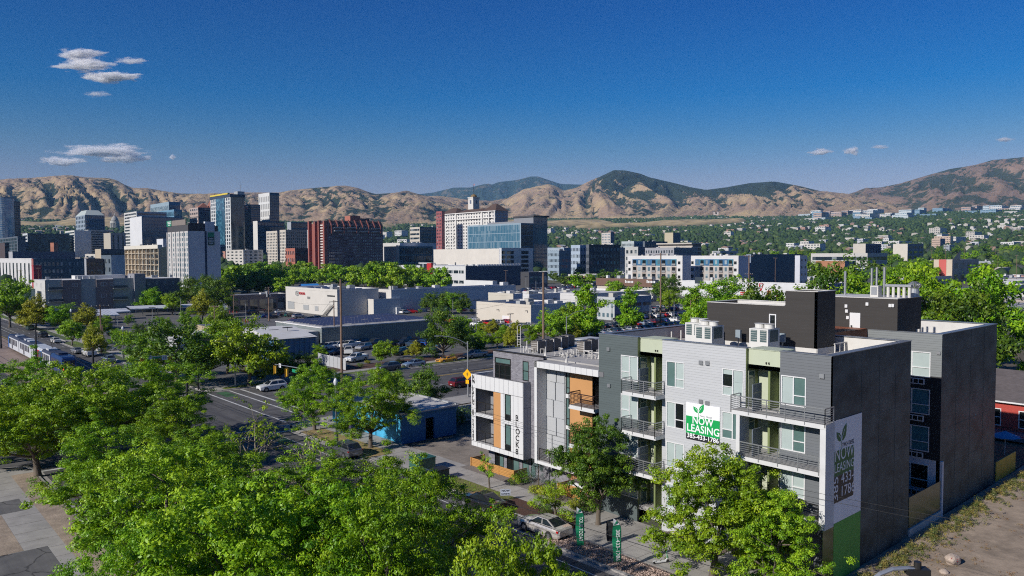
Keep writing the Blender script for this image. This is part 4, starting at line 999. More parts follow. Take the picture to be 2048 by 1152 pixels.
def block8():
	T = thing('apartment_building','white panelled and grey brick apartment block with ochre walls and tall BLOCK 8 lettering','apartment building')
	P = T; X0 = 43.2; f = Face('W',X0)
	JM = mat('panel_joint',(0.16,0.16,0.165),rough=.9,var=0)
	hol = [(50.32,53.8,5.02,9.93),(48.96,49.75,7.65,9.95),(48.96,49.75,5.0,7.3)]
	# projecting white box
	b = MB(); wall(f,47.4,54.45,4.57,11.2,JM,hol,thick=.25,b=b); b.build('wall',parent=P)
	panels(f,47.4,54.45,4.57,11.2,.62,6.63,M_B8W,hol,P)
	fS = Face('S',47.4); b = MB(); b.box(X0+.001,47.4,4.57,46.0,47.6,11.2,JM); b.build('wall',parent=P)
	panels(fS,X0,46.0,4.57,11.2,1.0,2.2,M_SIDEB,[],P,stagger=.5)
	b = MB(); b.box(X0+.25,54.2,4.57,46.0,54.45,11.2,M_B8W); b.box(X0+.25,47.6,4.57,46.0,54.2,4.8,M_B8W); b.build('wall',parent=P)
	b = MB(); b.box(X0+.25,47.6,10.35,46.0,54.2,10.5,M_MEMB); b.build('terrace_roof',parent=P)
	# loggia: balcony floors, side, back wall, ochre panel
	b = MB(); b.box(44.9,51.2,5.0,45.0,53.9,9.95,mat('loggia_grey',(0.23,0.235,0.25),rough=.8,var=.05)); b.box(X0+.25,53.81,5.0,44.9,53.9,9.95,MATS['loggia_grey']); b.box(X0+.25,50.3,9.94,45,53.9,10.0,MATS['loggia_grey']); b.build('loggia_wall',parent=P)
	b = MB(); b.box(X0+.05,50.32,5.02,44.9,51.37,9.93,M_ORANGE); b.build('ochre_panel',parent=P)
	for z in (7.7,5.05):
		b = MB(); b.box(X0-.0,51.38,z-.3,44.9,53.8,z,M_WFRAME,top=M_CONCF); s = b.build('balcony',parent=P)
		railing('railing',[(X0+.1,53.75),(X0+.1,51.42)],z,1.0,M_DKMETAL,s,bars=2)
		window(Face('W',44.89),51.45,52.6,z,z+2.15,M_DKMETAL,[G_DARK],P,split=0,name='sliding_door')
	for h,gl in ((hol[1],G_TEAL),(hol[2],G_TEAL)): window(f,*h,M_DKMETAL,[gl,G_DARK,G_DARK],P,split=0,rail=(0,.22),out=.02)
	# brick upper storey set back
	XB = 44.06; fb = Face('W',XB); bh = [(49.93,52.09,11.0,12.9),(47.62,48.38,11.2,12.91)]
	b = MB(); wall(fb,45.8,52.35,4.6,13.4,M_BRICK,bh,b=b); b.box(XB+.25,52.1,10.5,56,52.35,13.4,M_BRICK); b.build('brick_wall',parent=P)
	w = window(fb,49.93,52.09,12.35,12.9,M_DKMETAL,[G_TEAL],P,split=0); window(fb,49.93,51.45,11.0,12.3,M_DKMETAL,[G_DARK,G_DARK],P,split=.5,out=.02); window(fb,51.47,52.09,11.0,12.3,M_DKMETAL,[G_DARK],P,split=0,out=.02)
	window(fb,47.62,48.38,11.2,12.91,M_DKMETAL,[G_TEAL],P,split=0,rail=(0,.5),out=.02)
	# ground floor
	g = Face('W',45.0); gh = [(48.6,49.5,2.6,4.3),(49.9,51.6,2.6,4.3),(52.0,53.3,2.6,4.3),(47.75,48.4,2.6,4.3)]
	b = MB(); wall(g,38.75,54.2,2.43,4.57,M_BRICK,gh,b=b); b.box(45.25,54.0,2.43,59.3,54.2,10.3,M_BRICK); b.build('brick_wall',parent=P)
	for h in gh: window(g,*h,M_DKMETAL,[G_TEAL,G_DARK],P,split=.5 if h[1]-h[0] > 1.2 else 0,out=.02)
	# right-hand part inside a white frame
	X1 = 43.0; f1 = Face('W',X1); fi = Face('W',44.2)
	b = MB(); b.box(X1,45.5,4.7,44.5,45.8,13.25,M_B8W); b.build('frame_post',parent=P)
	b = MB(); b.box(X1+.04,38.2,12.78,46,45.5,13.15,JM); b.build('frame_beam',parent=P); b = MB(); b.box(X1+.04,39.4,4.7,44.2,45.5,4.95,M_B8W); b.build('frame_sill',parent=P)
	for k in range(12): piece('panel',M_B8W,X1,38.7+k*.592+.01,12.74,X1+.039,38.7+(k+1)*.592-.01,13.25,parent=P)
	b = MB(); b.box(X1,38.66,12.74,46,38.7,13.25,M_SIDEB); b.box(X1+.04,38.7,13.15,44.4,45.8,13.25,M_MEMB); b.build('roof_edge',parent=P)
	# grey relief panels, glass strip, ochre wall, dark balcony bay
	b = MB(); wall(fi,43.32,45.5,4.95,12.78,M_B8G,b=b); b.build('wall',parent=P)
	zz = [4.95,7.05,8.55,10.0,11.5,12.76]
	offs = [(.7,1.5),(.35,1.0,1.75),(.55,1.35),(.2,1.1,1.7),(.4,1.0,1.8)]
	for (zA,zB),of in zip(zip(zz,zz[1:]),offs):
		e = [0]+list(of)+[2.15]
		for i,(p,q) in enumerate(zip(e,e[1:])): fi.piece('panel',M_B8G,43.34+p+.02,43.34+q-.02,zA+.02,zB-.02,.002,.05 if i % 2 else .11,P)
	for zA,zB in ((10.7,12.75),(8.11,10.36),(5.6,7.79)):
		window(fi,42.84,43.3,zA,zB,M_DKMETAL,[G_TEAL],P,split=0,rail=(0,.25),out=.01)
	b = MB(); wall(fi,42.82,43.32,4.95,12.78,M_B8W,[(42.84,43.3,a,c) for a,c in ((10.7,12.75),(8.11,10.36),(5.6,7.79))],b=b); b.build('wall',parent=P)
	b = MB(); fi.box(b,40.37,42.82,2.5,12.78,-.25,.03,M_ORANGE); b.build('ochre_wall',parent=P)
	fd = Face('W',45.2)
	b = MB(); fd.box(b,38.75,40.4,2.43,12.78,-.3,0,M_DKMETAL); b.box(44.2,40.37,2.5,45.2,40.42,12.78,M_DKMETAL); b.build('wall',parent=P)
	for z in (10.2,7.1,4.1):
		window(fd,38.85,40.2,z,z+2.2,M_WHITE if z > 10 else M_DKMETAL,[G_DARK,G_DARK],P,name='sliding_door',out=.02,fw=.05)
		b = MB(); b.box(X1-.1,38.98,z-.3,45.2,41.75,z,M_WFRAME,top=M_CONCF); s = b.build('balcony',parent=P)
		railing('railing',[(44.15,41.68),(X1-.12,41.68),(X1-.12,39.0),(45.1,39.0)],z,1.0,mat('rust_brown_rail',(0.06,0.03,0.025),rough=.6,metal=.3,var=.1),s,bars=9,step=1.3)
	b = MB(); b.box(X1+.1,42.8,4.95,44.2,45.4,5.0,M_CONCF); s = b.build('balcony',parent=P); railing('railing',[(X1+.12,45.35),(X1+.12,42.9)],5.0,1.0,M_DKMETAL,s,bars=8)
	# roof
	b = MB(); b.box(XB+.1,45.85,13.1,59.3,52.1,13.42,M_MEMB); b.box(44.45,38.7,13.1,59.3,45.84,13.35,M_MEMB); b.box(59.0,38.75,2.43,59.3,54.0,13.09,M_SIDEB); b.box(46,52.36,10.2,59,53.99,10.4,M_MEMB); b.build('roof',parent=P)
	b = MB(); b.box(XB-.04,45.8,13.42,XB+.3,52.39,13.52,M_DKMETAL); b.box(XB+.3,52.1,13.42,59.3,52.39,13.5,M_CAPSTEEL); b.build('coping',parent=P)
	# stair head house
	xh,yh = 56.0,44.6; zt = onX(1175,681,xh)[1]; yl = onX(1143,679,xh)[0]; yc = onX(1173,690,xh)[0]; xe = onY(1210,680,yc)[0]
	b = MB(); b.box(xh,yc,13.4,xe,yl,onX(1173,680,xh)[1],M_LTGREY); b.build('stair_head',parent=P)
	# lettering
	k = dict(ydir=(0,0,1),xdir=(0,-1,0),depth=.01)
	LM = mat('letter_dark',(0.02,0.02,0.022),rough=.5,var=0)
	for ch,z in zip('BLOCK',(7.75,7.17,6.59,6.01,5.44)):
		text_mesh('lettering',ch,.70,LM,P,(X0-.035,48.36,z-.05),bold=.014,**k)
	text_mesh('lettering','8',.70,LM,P,(X0-.035,48.36,4.78),bold=.014,**k)
	# vertical leasing line reads from top to bottom, letters turned
	s = 'NOW LEASING  801.252.5282'; z = 11.0
	for ch in s:
		if ch != ' ':
			text_mesh('lettering',ch,.42,LM,P,(X0-.035,54.30,z-.26),bold=.012,**k)
		z -= .245 if ch != '.' else .16
	return T
def scale_about_camera(root,k,dz):
	"""scales every part about the camera, so the block sits farther back"""
	done = set()
	def fix(o,top):
		o.location = o.location*k
		if top: o.location.z += dz
		if o.data.users > 1: o.scale = o.scale*k
		else: o.data.transform(Matrix.Scale(k,4))
		for c in o.children: fix(c,False)
	for c in root.children: fix(c,True)
KB = 1.124; ZB = 13.42*KB-2.728  # factor by which the block is scaled about the camera
B8 = block8()
scale_about_camera(B8,KB,-2.728)
def ac_unit(label,x,y,z,w=1.0,h=1.05):
	t = thing('air_conditioner',label,'air conditioner',(x,y,z),0,'air conditioners on the brick block roof')
	cm = mat('condenser_brown',(0.14,0.125,0.11),rough=.6,var=.15); b = MB(); b.box(-w/2,-w/2,.12,w/2,w/2,.12+h,cm); b.build('cabinet',parent=t)
	b = MB(); b.tube([(0,0,.12+h),(0,0,.2+h)],[w*.4,w*.36],M_DKMETAL,12); b.build('fan',parent=t)
	b = MB()
	for k in range(4): b.box(-w/2-.012,-w/2+.05,.3+k*h*.2,-w/2,w/2-.05,.33+k*h*.2,M_PARAP)
	b.box(-w/2-.02,-w/2-.02,.1,-w/2+.05,-w/2+.05,.14+h,M_PARAP); b.box(w/2-.05,w/2-.05,.1,w/2+.02,w/2+.02,.14+h,M_PARAP); b.build('trim',parent=t)
	b = MB(); b.box(-w/2,-w/2,0,-w/2+.1,w/2,.1,M_STEEL); b.box(w/2-.1,-w/2,0,w/2,w/2,.1,M_STEEL); b.build('skid',parent=t)
	return t
for i,(px,py) in enumerate(((1076,705),(1092,703),(1108,700),(1123,696),(1136,692),(1168,706),(1182,702))):
	x,y = gp(px,py,ZB)
	ac_unit(['nearest brown air conditioner at the left of the brick block roof','second brown air conditioner from the left on the brick block roof','third brown air conditioner from the left on the brick block roof','brown air conditioner in the middle of the brick block roof behind the pipes','brown air conditioner just left of the white stair head','brown air conditioner in front of the white stair head','rightmost brown air conditioner in front of the white stair head'][i],x,y,ZB)
def roof_piping(label,pts,seed):
	random.seed(seed); b = MB()
	for (px,py) in pts:
		x,y = gp(px,py,ZB)
		for k in range(3):
			a = (x+random.uniform(-.7,.7),y+random.uniform(-.7,.7)); q = (a[0]+random.uniform(-.8,.8),a[1]+random.uniform(-.8,.8)); z = ZB+random.uniform(.2,.7)
			b.tube([(a[0],a[1],ZB),(a[0],a[1],z),(q[0],q[1],z),(q[0],q[1],ZB)],.045,M_PARAP,6)
	tag(b.build('refrigerant_pipes'),label,'pipes','pipework on the brick block roof')
roof_piping('tangle of white pipes beside the leftmost air conditioners',[(1058,702),(1064,705),(1070,708)],3)
roof_piping('tangle of white pipes in the middle of the brick block roof',[(1120,712),(1130,711),(1138,710),(1146,712)],4)
roof_piping('run of low white pipes below the right air conditioners',[(1160,714),(1172,715),(1184,714),(1194,715)],5)
for i,(px,py) in enumerate(((1091,712),(1133,725),(1198,718),(1054,699))):
	x,y = gp(px,py,ZB); b = MB(); b.tube([(x,y,ZB),(x,y,ZB+.35),(x,y,ZB+.36),(x,y,ZB+.9)],[.16,.07,.05,.05],M_PARAP,10)
	tag(b.build('roof_vent_pipe'),['cone footed vent pipe near the left air conditioners','cone footed vent pipe alone at the front of the roof','cone footed vent pipe at the right edge near the teal wall','cone footed vent pipe at the back by the roof ladder'][i],'vent pipe','pipes on the brick block roof')
def roof_ladder():
	x,y = gp(1038,693,ZB); b = MB()
	for s in (-.25,.25): b.tube([(x,y+s,ZB),(x,y+s,14.5),(x+.4,y+s,14.7),(x+2.6,y+s,14.6)],.035,M_PARAP,6)
	for k in range(4): b.beam((x,y-.25,ZB+.2+k*.28),(x,y+.25,ZB+.2+k*.28),.03,.03,M_PARAP)
	tag(b.build('roof_ladder'),'white ladder rail at the back edge of the brick block roof','ladder')
roof_ladder()
# cedar planter fences before the ground floor
WOODF = mat('honey_cedar',(0.47,0.235,0.065),rough=.65,var=.25,scale=1.5,stretch=(.3,.3,5))
def planter_fence(name,label,pts,h=1.25,b0=.15):
	t = thing(name,label,'wooden fence')
	for p,q in zip(pts,pts[1:]):
		p = Vector((*p,0)); q = Vector((*q,0)); d = q-p; L = d.length; d.normalize()
		for k in range(6):
			b = MB(); z = b0+k*h/6; b.beam(p+Vector((0,0,z+h/12)),q+Vector((0,0,z+h/12)),.035,h/6-.025,WOODF); b.build('board',parent=t)
		for k in range(int(L/2.2)+1):
			c = p+d*min(L,k*2.2); b = MB(); b.box(c.x-.07,c.y-.07,0.1,c.x+.07,c.y+.07,b0+h+.02,WOODF); b.build('post',parent=t)
	return t
planter_fence('planter_fence','long honey coloured board fence below the BLOCK 8 lettering',[(50.5,61.6),(48.8,61.6),(48.8,54.9),(50.5,54.9)],h=.85)
planter_fence('planter_fence','shorter honey coloured board fence partly hidden behind the street trees',[(50.6,48.9),(48.9,48.9),(48.9,45.2),(50.6,45.2)],h=.95)
# ================================================================ TREES
def leaf_material(name,dark,mid,light,transl=0.24):
	m = bpy.data.materials.new(name); m.use_nodes = True; MATS[name] = m; n = m.node_tree.nodes; l = m.node_tree.links; n.clear()
	at = n.new('ShaderNodeAttribute'); at.attribute_name = 'tint'
	oi = n.new('ShaderNodeObjectInfo')
	r = n.new('ShaderNodeValToRGB'); e = r.color_ramp.elements; e[0].color = (*dark,1); e[1].color = (*light,1); e.new(0.5).color = (*mid,1)
	l.new(at.outputs['Fac'],r.inputs[0])
	h = n.new('ShaderNodeHueSaturation'); mr = n.new('ShaderNodeMapRange'); mr.inputs[3].default_value = 0.492; mr.inputs[4].default_value = 0.512
	l.new(oi.outputs['Random'],mr.inputs[0]); l.new(mr.outputs[0],h.inputs['Hue'])
	m2 = n.new('ShaderNodeMapRange'); m2.inputs[3].default_value = 0.85; m2.inputs[4].default_value = 1.12; l.new(oi.outputs['Random'],m2.inputs[0]); l.new(m2.outputs[0],h.inputs['Value'])
	l.new(r.outputs[0],h.inputs['Color'])
	d = n.new('ShaderNodeBsdfPrincipled'); d.inputs['Roughness'].default_value = 0.45; d.inputs['Specular IOR Level'].default_value = 0.35; l.new(h.outputs[0],d.inputs['Base Color'])
	t = n.new('ShaderNodeBsdfTranslucent'); h2 = n.new('ShaderNodeHueSaturation'); h2.inputs['Hue'].default_value = 0.485; h2.inputs['Value'].default_value = 1.25; h2.inputs['Saturation'].default_value = 1.1; l.new(h.outputs[0],h2.inputs['Color']); l.new(h2.outputs[0],t.inputs['Color'])
	mx = n.new('ShaderNodeMixShader'); mx.inputs[0].default_value = transl; l.new(d.outputs[0],mx.inputs[1]); l.new(t.outputs[0],mx.inputs[2])
	o = n.new('ShaderNodeOutputMaterial'); l.new(mx.outputs[0],o.inputs[0]); return m
BARK = mat('bark',(0.13,0.105,0.08),rough=.95,var=.3,scale=5,stretch=(1,1,.25),bump=.8,bscale=12)
BARK_PALE = mat('bark_pale',(0.26,0.22,0.17),rough=.9,var=.3,scale=5,bump=.5)
L_LOCUST = leaf_material('leaf_locust',(0.055,0.15,0.006),(0.19,0.36,0.008),(0.42,0.56,0.02))
L_LIME = leaf_material('leaf_lime',(0.08,0.18,0.007),(0.24,0.39,0.012),(0.48,0.60,0.03))
L_DEEP = leaf_material('leaf_deep',(0.035,0.095,0.01),(0.105,0.2,0.014),(0.25,0.35,0.022))
L_YELLOW = leaf_material('leaf_yellow',(0.16,0.2,0.012),(0.33,0.36,0.02),(0.48,0.45,0.04))
L_BLUE = leaf_material('leaf_blue',(0.08,0.13,0.12),(0.14,0.2,0.19),(0.22,0.28,0.27),.1)
L_RUST = leaf_material('leaf_rust',(0.13,0.07,0.02),(0.2,0.1,0.03),(0.28,0.15,0.04))
def branch_skeleton(rng,H,R,trunk_h,nmain,lean=0.0,up=0.6,levels=3,flat=1.0,twig=1.0):
	"""limbs as (points, radii) and the list of twig ends that carry leaf clumps"""
	limbs = []; ends = []
	base_r = H*0.022+0.05
	top = Vector((rng.uniform(-.3,.3)*lean,rng.uniform(-.3,.3)*lean,trunk_h))
	limbs.append(([Vector((0,0,-.2)),Vector((0,0,0.4)),top*0.6+Vector((0,0,.1)),top],[base_r*1.5,base_r,base_r*.85,base_r*.75]))
	def grow(p,d,L,r,lev):
		pts = [p]; rr = [r]; q = p.copy(); dd = d.copy(); n = 4
		for k in range(n):
			dd = (dd+Vector((rng.uniform(-.28,.28),rng.uniform(-.28,.28),rng.uniform(-.12,.22)))*(.7 if lev else .45)).normalized()
			q = q+dd*L/n; pts.append(q.copy()); rr.append(max(.012,r*(1-.72*(k+1)/n)))
		limbs.append((pts,rr))
		if lev >= levels: ends.append((q,dd)); ends.append((pts[2],dd)); return
		nb = 3 if lev else 4
		for k in range(nb):
			i = rng.integers(2,len(pts)); s = pts[i]
			side = Vector((rng.normal(),rng.normal(),rng.normal()*.55*flat+.12)).normalized()
			nd = (dd*.62+side*.8).normalized()
			grow(s,nd,L*rng.uniform(.5,.72),rr[i]*.72+.008,lev+1)
		ends.append((q,dd))
	for k in range(nmain):
		a = 2*math.pi*k/nmain+rng.uniform(-.4,.4); el = rng.uniform(.25,1.1)*up
		d = Vector((math.cos(a)*math.cos(el),math.sin(a)*math.cos(el),math.sin(el)+.15)).normalized()
		L = R*rng.uniform(.62,.85)*(1.0+.35*math.sin(el))
		grow(top-Vector((0,0,rng.uniform(0,trunk_h*.25))),d,L,base_r*.55,1)
	# leader
	grow(top,Vector((rng.uniform(-.15,.15),rng.uniform(-.15,.15),1)).normalized(),(H-trunk_h)*.62,base_r*.6,1)
	return limbs,ends
def leaves_np(rng,centers,sizes,nleaf,ls,asp=0.5,droop=0.25,tintbase=None,shell=0.0):
	"""leaf quads scattered round clump centres; returns verts, faces, tint"""
	C = np.asarray(centers); n = len(C)*nleaf
	idx = np.repeat(np.arange(len(C)),nleaf)
	off = rng.normal(size=(n,3)); off /= (np.linalg.norm(off,axis=1,keepdims=True)+1e-6); off *= (rng.random((n,1))**.45)
	off *= np.asarray(sizes)[idx][:,None]*np.array([1,1,.62])
	P = C[idx]+off
	# leaf axes: mostly lying outwards, tilted at random
	nrm = off/(np.linalg.norm(off,axis=1,keepdims=True)+1e-6)*1.05+np.array([0,0,.45])+rng.normal(size=(n,3))*.36
	nrm /= np.linalg.norm(nrm,axis=1,keepdims=True)
	a = rng.normal(size=(n,3)); u = np.cross(nrm,a); u /= np.linalg.norm(u,axis=1,keepdims=True)+1e-9; v = np.cross(nrm,u)
	s = ls*rng.uniform(.6,1.35,(n,1)); w = s*asp
	u[:,2] -= droop; 
	V = np.stack([P-u*s*.5,P+v*w*.5,P+u*s*.5,P-v*w*.5],axis=1)
	F = np.arange(n*4).reshape(n,4)
	tb = rng.normal(.45,.16,len(C)) if tintbase is None else tintbase
	T = np.clip(tb[idx]+rng.normal(0,.14,n),0,1)
	return V.reshape(-1,3),F,np.repeat(T,4)
def make_tree(name,label,seed,H=12,R=5.5,trunk_h=3.0,nmain=6,leafmat=None,bark=None,nleaf=60,ls=.16,clump=.75,asp=.5,levels=3,up=.6,keep=1.0,tube_n=5,minr=.02,flat=1.0,sizevar=.3,extra=0,fill=0):
	rng = np.random.default_rng(seed)
	limbs,ends = branch_skeleton(rng,H,R,trunk_h,nmain,lean=1,up=up,levels=levels,flat=flat)
	t = thing(name,label,'tree')
	b = MB()
	for pts,rr in limbs:
		if rr[0] < minr: continue
		b.tube(pts,rr,bark or BARK,tube_n if rr[0] < .12 else 8,cap=False)
	tr = b.build('trunk',parent=t,smooth=True)
	C = [e[0] for e in ends if rng.random() < keep]
	for k in range(extra):
		e = ends[rng.integers(len(ends))][0]; C.append(e+Vector((rng.normal()*.5,rng.normal()*.5,rng.normal()*.3)))
	for k in range(fill):
		# more foliage through the outer part of the crown, its outline uneven
		d = rng.normal(size=3); d /= np.linalg.norm(d); d[2] = d[2]*.9
		q = .62+.36*mnoise.noise(Vector(d*2.1+seed))+rng.uniform(-.12,.22)
		if mnoise.noise(Vector(d*3.3+seed*2)) < -.22: continue
		C.append(Vector((d[0]*R*q,d[1]*R*q,trunk_h*.7+(H-trunk_h*.7)*(.5+.5*d[2]*min(1,q+.15)))))
	C = np.array([tuple(c) for c in C]); C[:,2] = np.maximum(C[:,2],trunk_h*.55)
	# fit the crown to the wanted size
	mx = np.percentile(np.abs(C[:,:2]),96); C[:,:2] *= (R-clump*.6)/mx
	zmax = np.percentile(C[:,2],98.5); C[:,2] = trunk_h*.6+(C[:,2]-trunk_h*.6)*((H-clump*.4)-trunk_h*.6)/(zmax-trunk_h*.6)
	k1 = (R-clump*.6)/mx; k2 = ((H-clump*.4)-trunk_h*.6)/(zmax-trunk_h*.6)
	for v in tr.data.vertices:
		v.co.x *= k1; v.co.y *= k1
		if v.co.z > trunk_h*.6: v.co.z = trunk_h*.6+(v.co.z-trunk_h*.6)*k2
	S_ = clump*rng.uniform(1-sizevar,1+sizevar,len(C))
	V,F,T = leaves_np(rng,C,S_,nleaf,ls,asp)
	np_mesh('crown',V,F,[leafmat or L_LOCUST],attrs={'tint': ('POINT',T)},parent=t)
	return t
USED = set()
def place(proto,x,y,label,group=None,rz=None,s=1.0,z=0.0,name=None):
	if proto.name not in USED:
		USED.add(proto.name); o = proto; o.location = (x,y,z); o.rotation_euler = (0,0,rz if rz is not None else random.uniform(0,6.28)); o.scale = s if hasattr(s,'__len__') else (s,s,s)
		o['label'] = label
		if group: o['group'] = group
	else:
		o = copy_tree(proto,(x,y,z),rz if rz is not None else random.uniform(0,6.28),label,group,s)
	if name: o.name = name
	return o
# prototypes ------------------------------------------------------
near = [make_tree('honey_locust','x',11,H=12.5,R=5.8,trunk_h=3.2,nmain=7,leafmat=L_LOCUST,nleaf=135,ls=.17,clump=.56,asp=.5,levels=3,up=.55,extra=150,fill=330,sizevar=.55),
		make_tree('honey_locust','x',23,H=11.5,R=5.4,trunk_h=3.0,nmain=6,leafmat=L_LOCUST,nleaf=135,ls=.165,clump=.56,asp=.5,levels=3,up=.5,extra=150,fill=300,sizevar=.55),
		make_tree('honey_locust','x',37,H=10.5,R=5.2,trunk_h=2.8,nmain=6,leafmat=L_LIME,nleaf=130,ls=.18,clump=.56,asp=.55,levels=3,up=.5,extra=150,fill=300,sizevar=.55)]
linden = make_tree('street_tree','x',51,H=9.5,R=4.4,trunk_h=2.2,nmain=7,leafmat=L_LIME,nleaf=120,ls=.14,clump=.46,asp=.8,levels=3,up=.75,extra=150,fill=300,sizevar=.5)
maple = make_tree('street_tree','x',57,H=11.0,R=4.2,trunk_h=2.6,nmain=7,leafmat=L_DEEP,nleaf=120,ls=.18,clump=.52,asp=.6,levels=3,up=.7,extra=120,fill=240,sizevar=.5)
sparse = make_tree('sparse_tree','x',63,H=8.5,R=3.6,trunk_h=2.2,nmain=5,leafmat=L_LIME,bark=BARK_PALE,nleaf=14,ls=.24,clump=.42,asp=.5,levels=3,up=.8,keep=.6,minr=.008,tube_n=4)
young = make_tree('young_tree','x',71,H=5.2,R=1.5,trunk_h=1.8,nmain=4,leafmat=L_LIME,nleaf=70,ls=.15,clump=.4,levels=2,up=.9)
mids = [make_tree('broadleaf_tree','x',81+i,H=h,R=r,trunk_h=th,nmain=6,leafmat=lm,nleaf=nl,ls=.36,clump=cl,asp=.6,levels=3,up=up,tube_n=4,minr=.05,fill=110)
		for i,(h,r,th,lm,nl,cl,up) in enumerate(((12,6,3,L_DEEP,60,1.15,.6),(11,5.5,2.6,L_LOCUST,60,1.1,.7),(10,4.2,2.4,L_LIME,55,.9,.9),(9,4.6,2.2,L_YELLOW,55,1.0,.8)))]
column = make_tree('columnar_tree','x',91,H=13,R=3.0,trunk_h=1.2,nmain=8,leafmat=L_LOCUST,nleaf=60,ls=.36,clump=1.0,asp=.7,levels=3,up=1.1,tube_n=4,minr=.05,fill=150)
fars = [make_tree('broadleaf_tree','x',101+i,H=h,R=r,trunk_h=2.4,nmain=5,leafmat=lm,nleaf=nl,ls=.8,clump=1.5,asp=.7,levels=2,up=.7,tube_n=4,minr=.08,fill=45)
		for i,(h,r,lm,nl) in enumerate(((12,6.5,L_DEEP,50),(11,5.5,L_LOCUST,50),(12,5.5,L_LIME,50)))]
def make_bush(name,seed,H,R,lm,nleaf=900,ls=.1,label='x',cat='shrub'):
	rng = np.random.default_rng(seed); t = thing(name,label,cat)
	b = MB()
	for k in range(5):
		a = rng.uniform(0,6.28); b.tube([(0,0,0),(math.cos(a)*R*.3,math.sin(a)*R*.3,H*.4),(math.cos(a)*R*.5,math.sin(a)*R*.5,H*.7)],[.03,.02,.01],BARK,4)
	b.build('stems',parent=t)
	C = rng.normal(size=(14,3)); C /= np.linalg.norm(C,axis=1,keepdims=True); C = C*np.array([R*.55,R*.55,H*.3])+np.array([0,0,H*.52])
	V,F,T = leaves_np(rng,C,np.full(14,R*.45),nleaf//14,ls,.5)
	V[:,2] = np.abs(V[:,2]); np_mesh('foliage',V,F,[lm],attrs={'tint': ('POINT',T)},parent=t); return t
bushes = [make_bush('shrub',201,1.2,.9,L_LIME),make_bush('shrub',202,1.0,1.0,L_DEEP),make_bush('shrub',203,.8,.7,L_YELLOW)]
def make_spruce():
	rng = np.random.default_rng(5); t = thing('blue_spruce','x','conifer')
	b = MB(); b.tube([(0,0,0),(0,0,3.4)],[.07,.02],BARK,6); b.build('trunk',parent=t)
	C = []; S_ = []
	for k in range(90):
		h = rng.random()**.8; a = rng.uniform(0,6.28); r = (1-h)*1.25*rng.uniform(.5,1)
		C.append((math.cos(a)*r,math.sin(a)*r,.3+h*3.2)); S_.append(.28*(1.2-h))
	V,F,T = leaves_np(rng,np.array(C),np.array(S_),60,.12,.2); np_mesh('foliage',V,F,[L_BLUE],attrs={'tint': ('POINT',T)},parent=t); return t
# ---- big foreground trees
F1 = 'honey locusts filling the lower left'
fg = [  # proto, picture column, distance along the view, row of its top, width factor, label
 (0,60,90,722,1.2,'honey locust at the far left edge, behind the pale pavement'),
 (1,-30,80,745,1.15,'honey locust cut by the left edge of the photo'),
 (2,70,76,775,1.2,'bright honey locust standing just above the pale pavement at left'),
 (0,285,88,722,1.25,'tallest honey locust below the tram, left of the crossing'),
 (2,165,78,735,1.2,'bright honey locust whose leaves hang over the pale pavement'),
 (1,352,77,790,.95,'honey locust whose round top meets the crossing, below the dark mast'),
 (0,225,62,850,1.1,'honey locust in the left middle with a dark hollow below it'),
 (1,405,64,865,1.15,'honey locust with its right edge against the crossing'),
 (2,330,50,905,1.1,'honey locust low on the left, its edge over the pavement'),
 (1,500,52,925,1.15,'honey locust in the centre of the lower left mass'),
 (0,640,51,935,1.2,'dark fine leaved locust left of the parked dark crossover'),
 (0,760,52,930,1.0,'dark fine leaved locust below the parked dark crossover'),
 (1,825,46,935,.9,'dark fine leaved locust whose right edge overhangs the bike lane'),
 (2,470,38,985,1.1,'bright honey locust at the bottom left of centre'),
 (1,620,38,975,1.0,'fine leaved locust at the bottom centre'),
 (1,770,37,985,.85,'dark fine leaved locust with a pale forked trunk at the bottom centre'),
 (2,1025,31,1090,.66,'bright yellow green locust at the bottom edge below the silver sedan'),
 (0,250,36,1060,.8,'thin locust at the bottom left corner beside the dark driveway')]
place(sparse,29.4,71.0,'half bare sapling crown with thin leaves in front of the crossing',s=1.0)
place(sparse,31.5,63.0,'half bare grey twigged crown just above the fine leaved locusts',s=.9)

LMK = ((130,'at the far left'),(250,'behind the left apartments'),(440,'by the two hotels'),(560,'below the tallest tower'),(640,'below the beige offices'),(770,'below the red brick tower'),(870,'left of the grand hotel'),(1060,'near the banded dealership'),(1250,'near the far sale lot'),(1500,'around the white apartments'),(1620,'near the blank dark block'),(1780,'around the pale parking deck'),(1860,'before the cream office block'),(1960,'beside the slanted roof building'))
def lmk(px): return next((q for lim,q in LMK if px < lim),'near the right edge')
PH = {}
for p,h in ((linden,9.5),(maple,11),(young,5.2),(column,13),*zip(mids,(12,11,10,9)),*zip(fars,(12,11,12)),*zip(near,(12.5,11.5,10.5))): PH[p.name] = h
PH0 = dict(PH)
def tp(proto,px,yb,yt,label,group=None,w=1.0,z=0.0,x=None,y=None):
	"""a tree whose trunk stands at the picture point (px, yb) and whose top reaches yt"""
	if x is None: x,y = gp(px,yb,z)
	D = pj(x,y,0)[2]; h = (yb-yt)/FPX*D*1.0
	s = h/PH0[proto.name]
	return place(proto,x,y,label,group,s=(s*w,s*w,s),z=z)
G1 = 'street trees before the apartment blocks'
for k,px,D,yt,w,lab in fg:
	x,y,z = at_depth(px,yt,D); s = z/PH0[near[k].name]; place(near[k],x,y,lab,F1,s=(w*(.5+.5*s),w*(.5+.5*s),s))
tp(linden,1425,1160,905,'large bright green tree in front of the grey facade and green sign',G1,w=1.0)
tp(maple,1196,1052,840,'dark green tree between the BLOCK 8 building and the grey apartments',G1,w=.95)
tp(linden,1545,1190,985,'lower round green tree beside the black lantern lamp',G1,w=1.0)
tp(young,979,979,905,'yellow green sapling before the long cedar fence',G1)
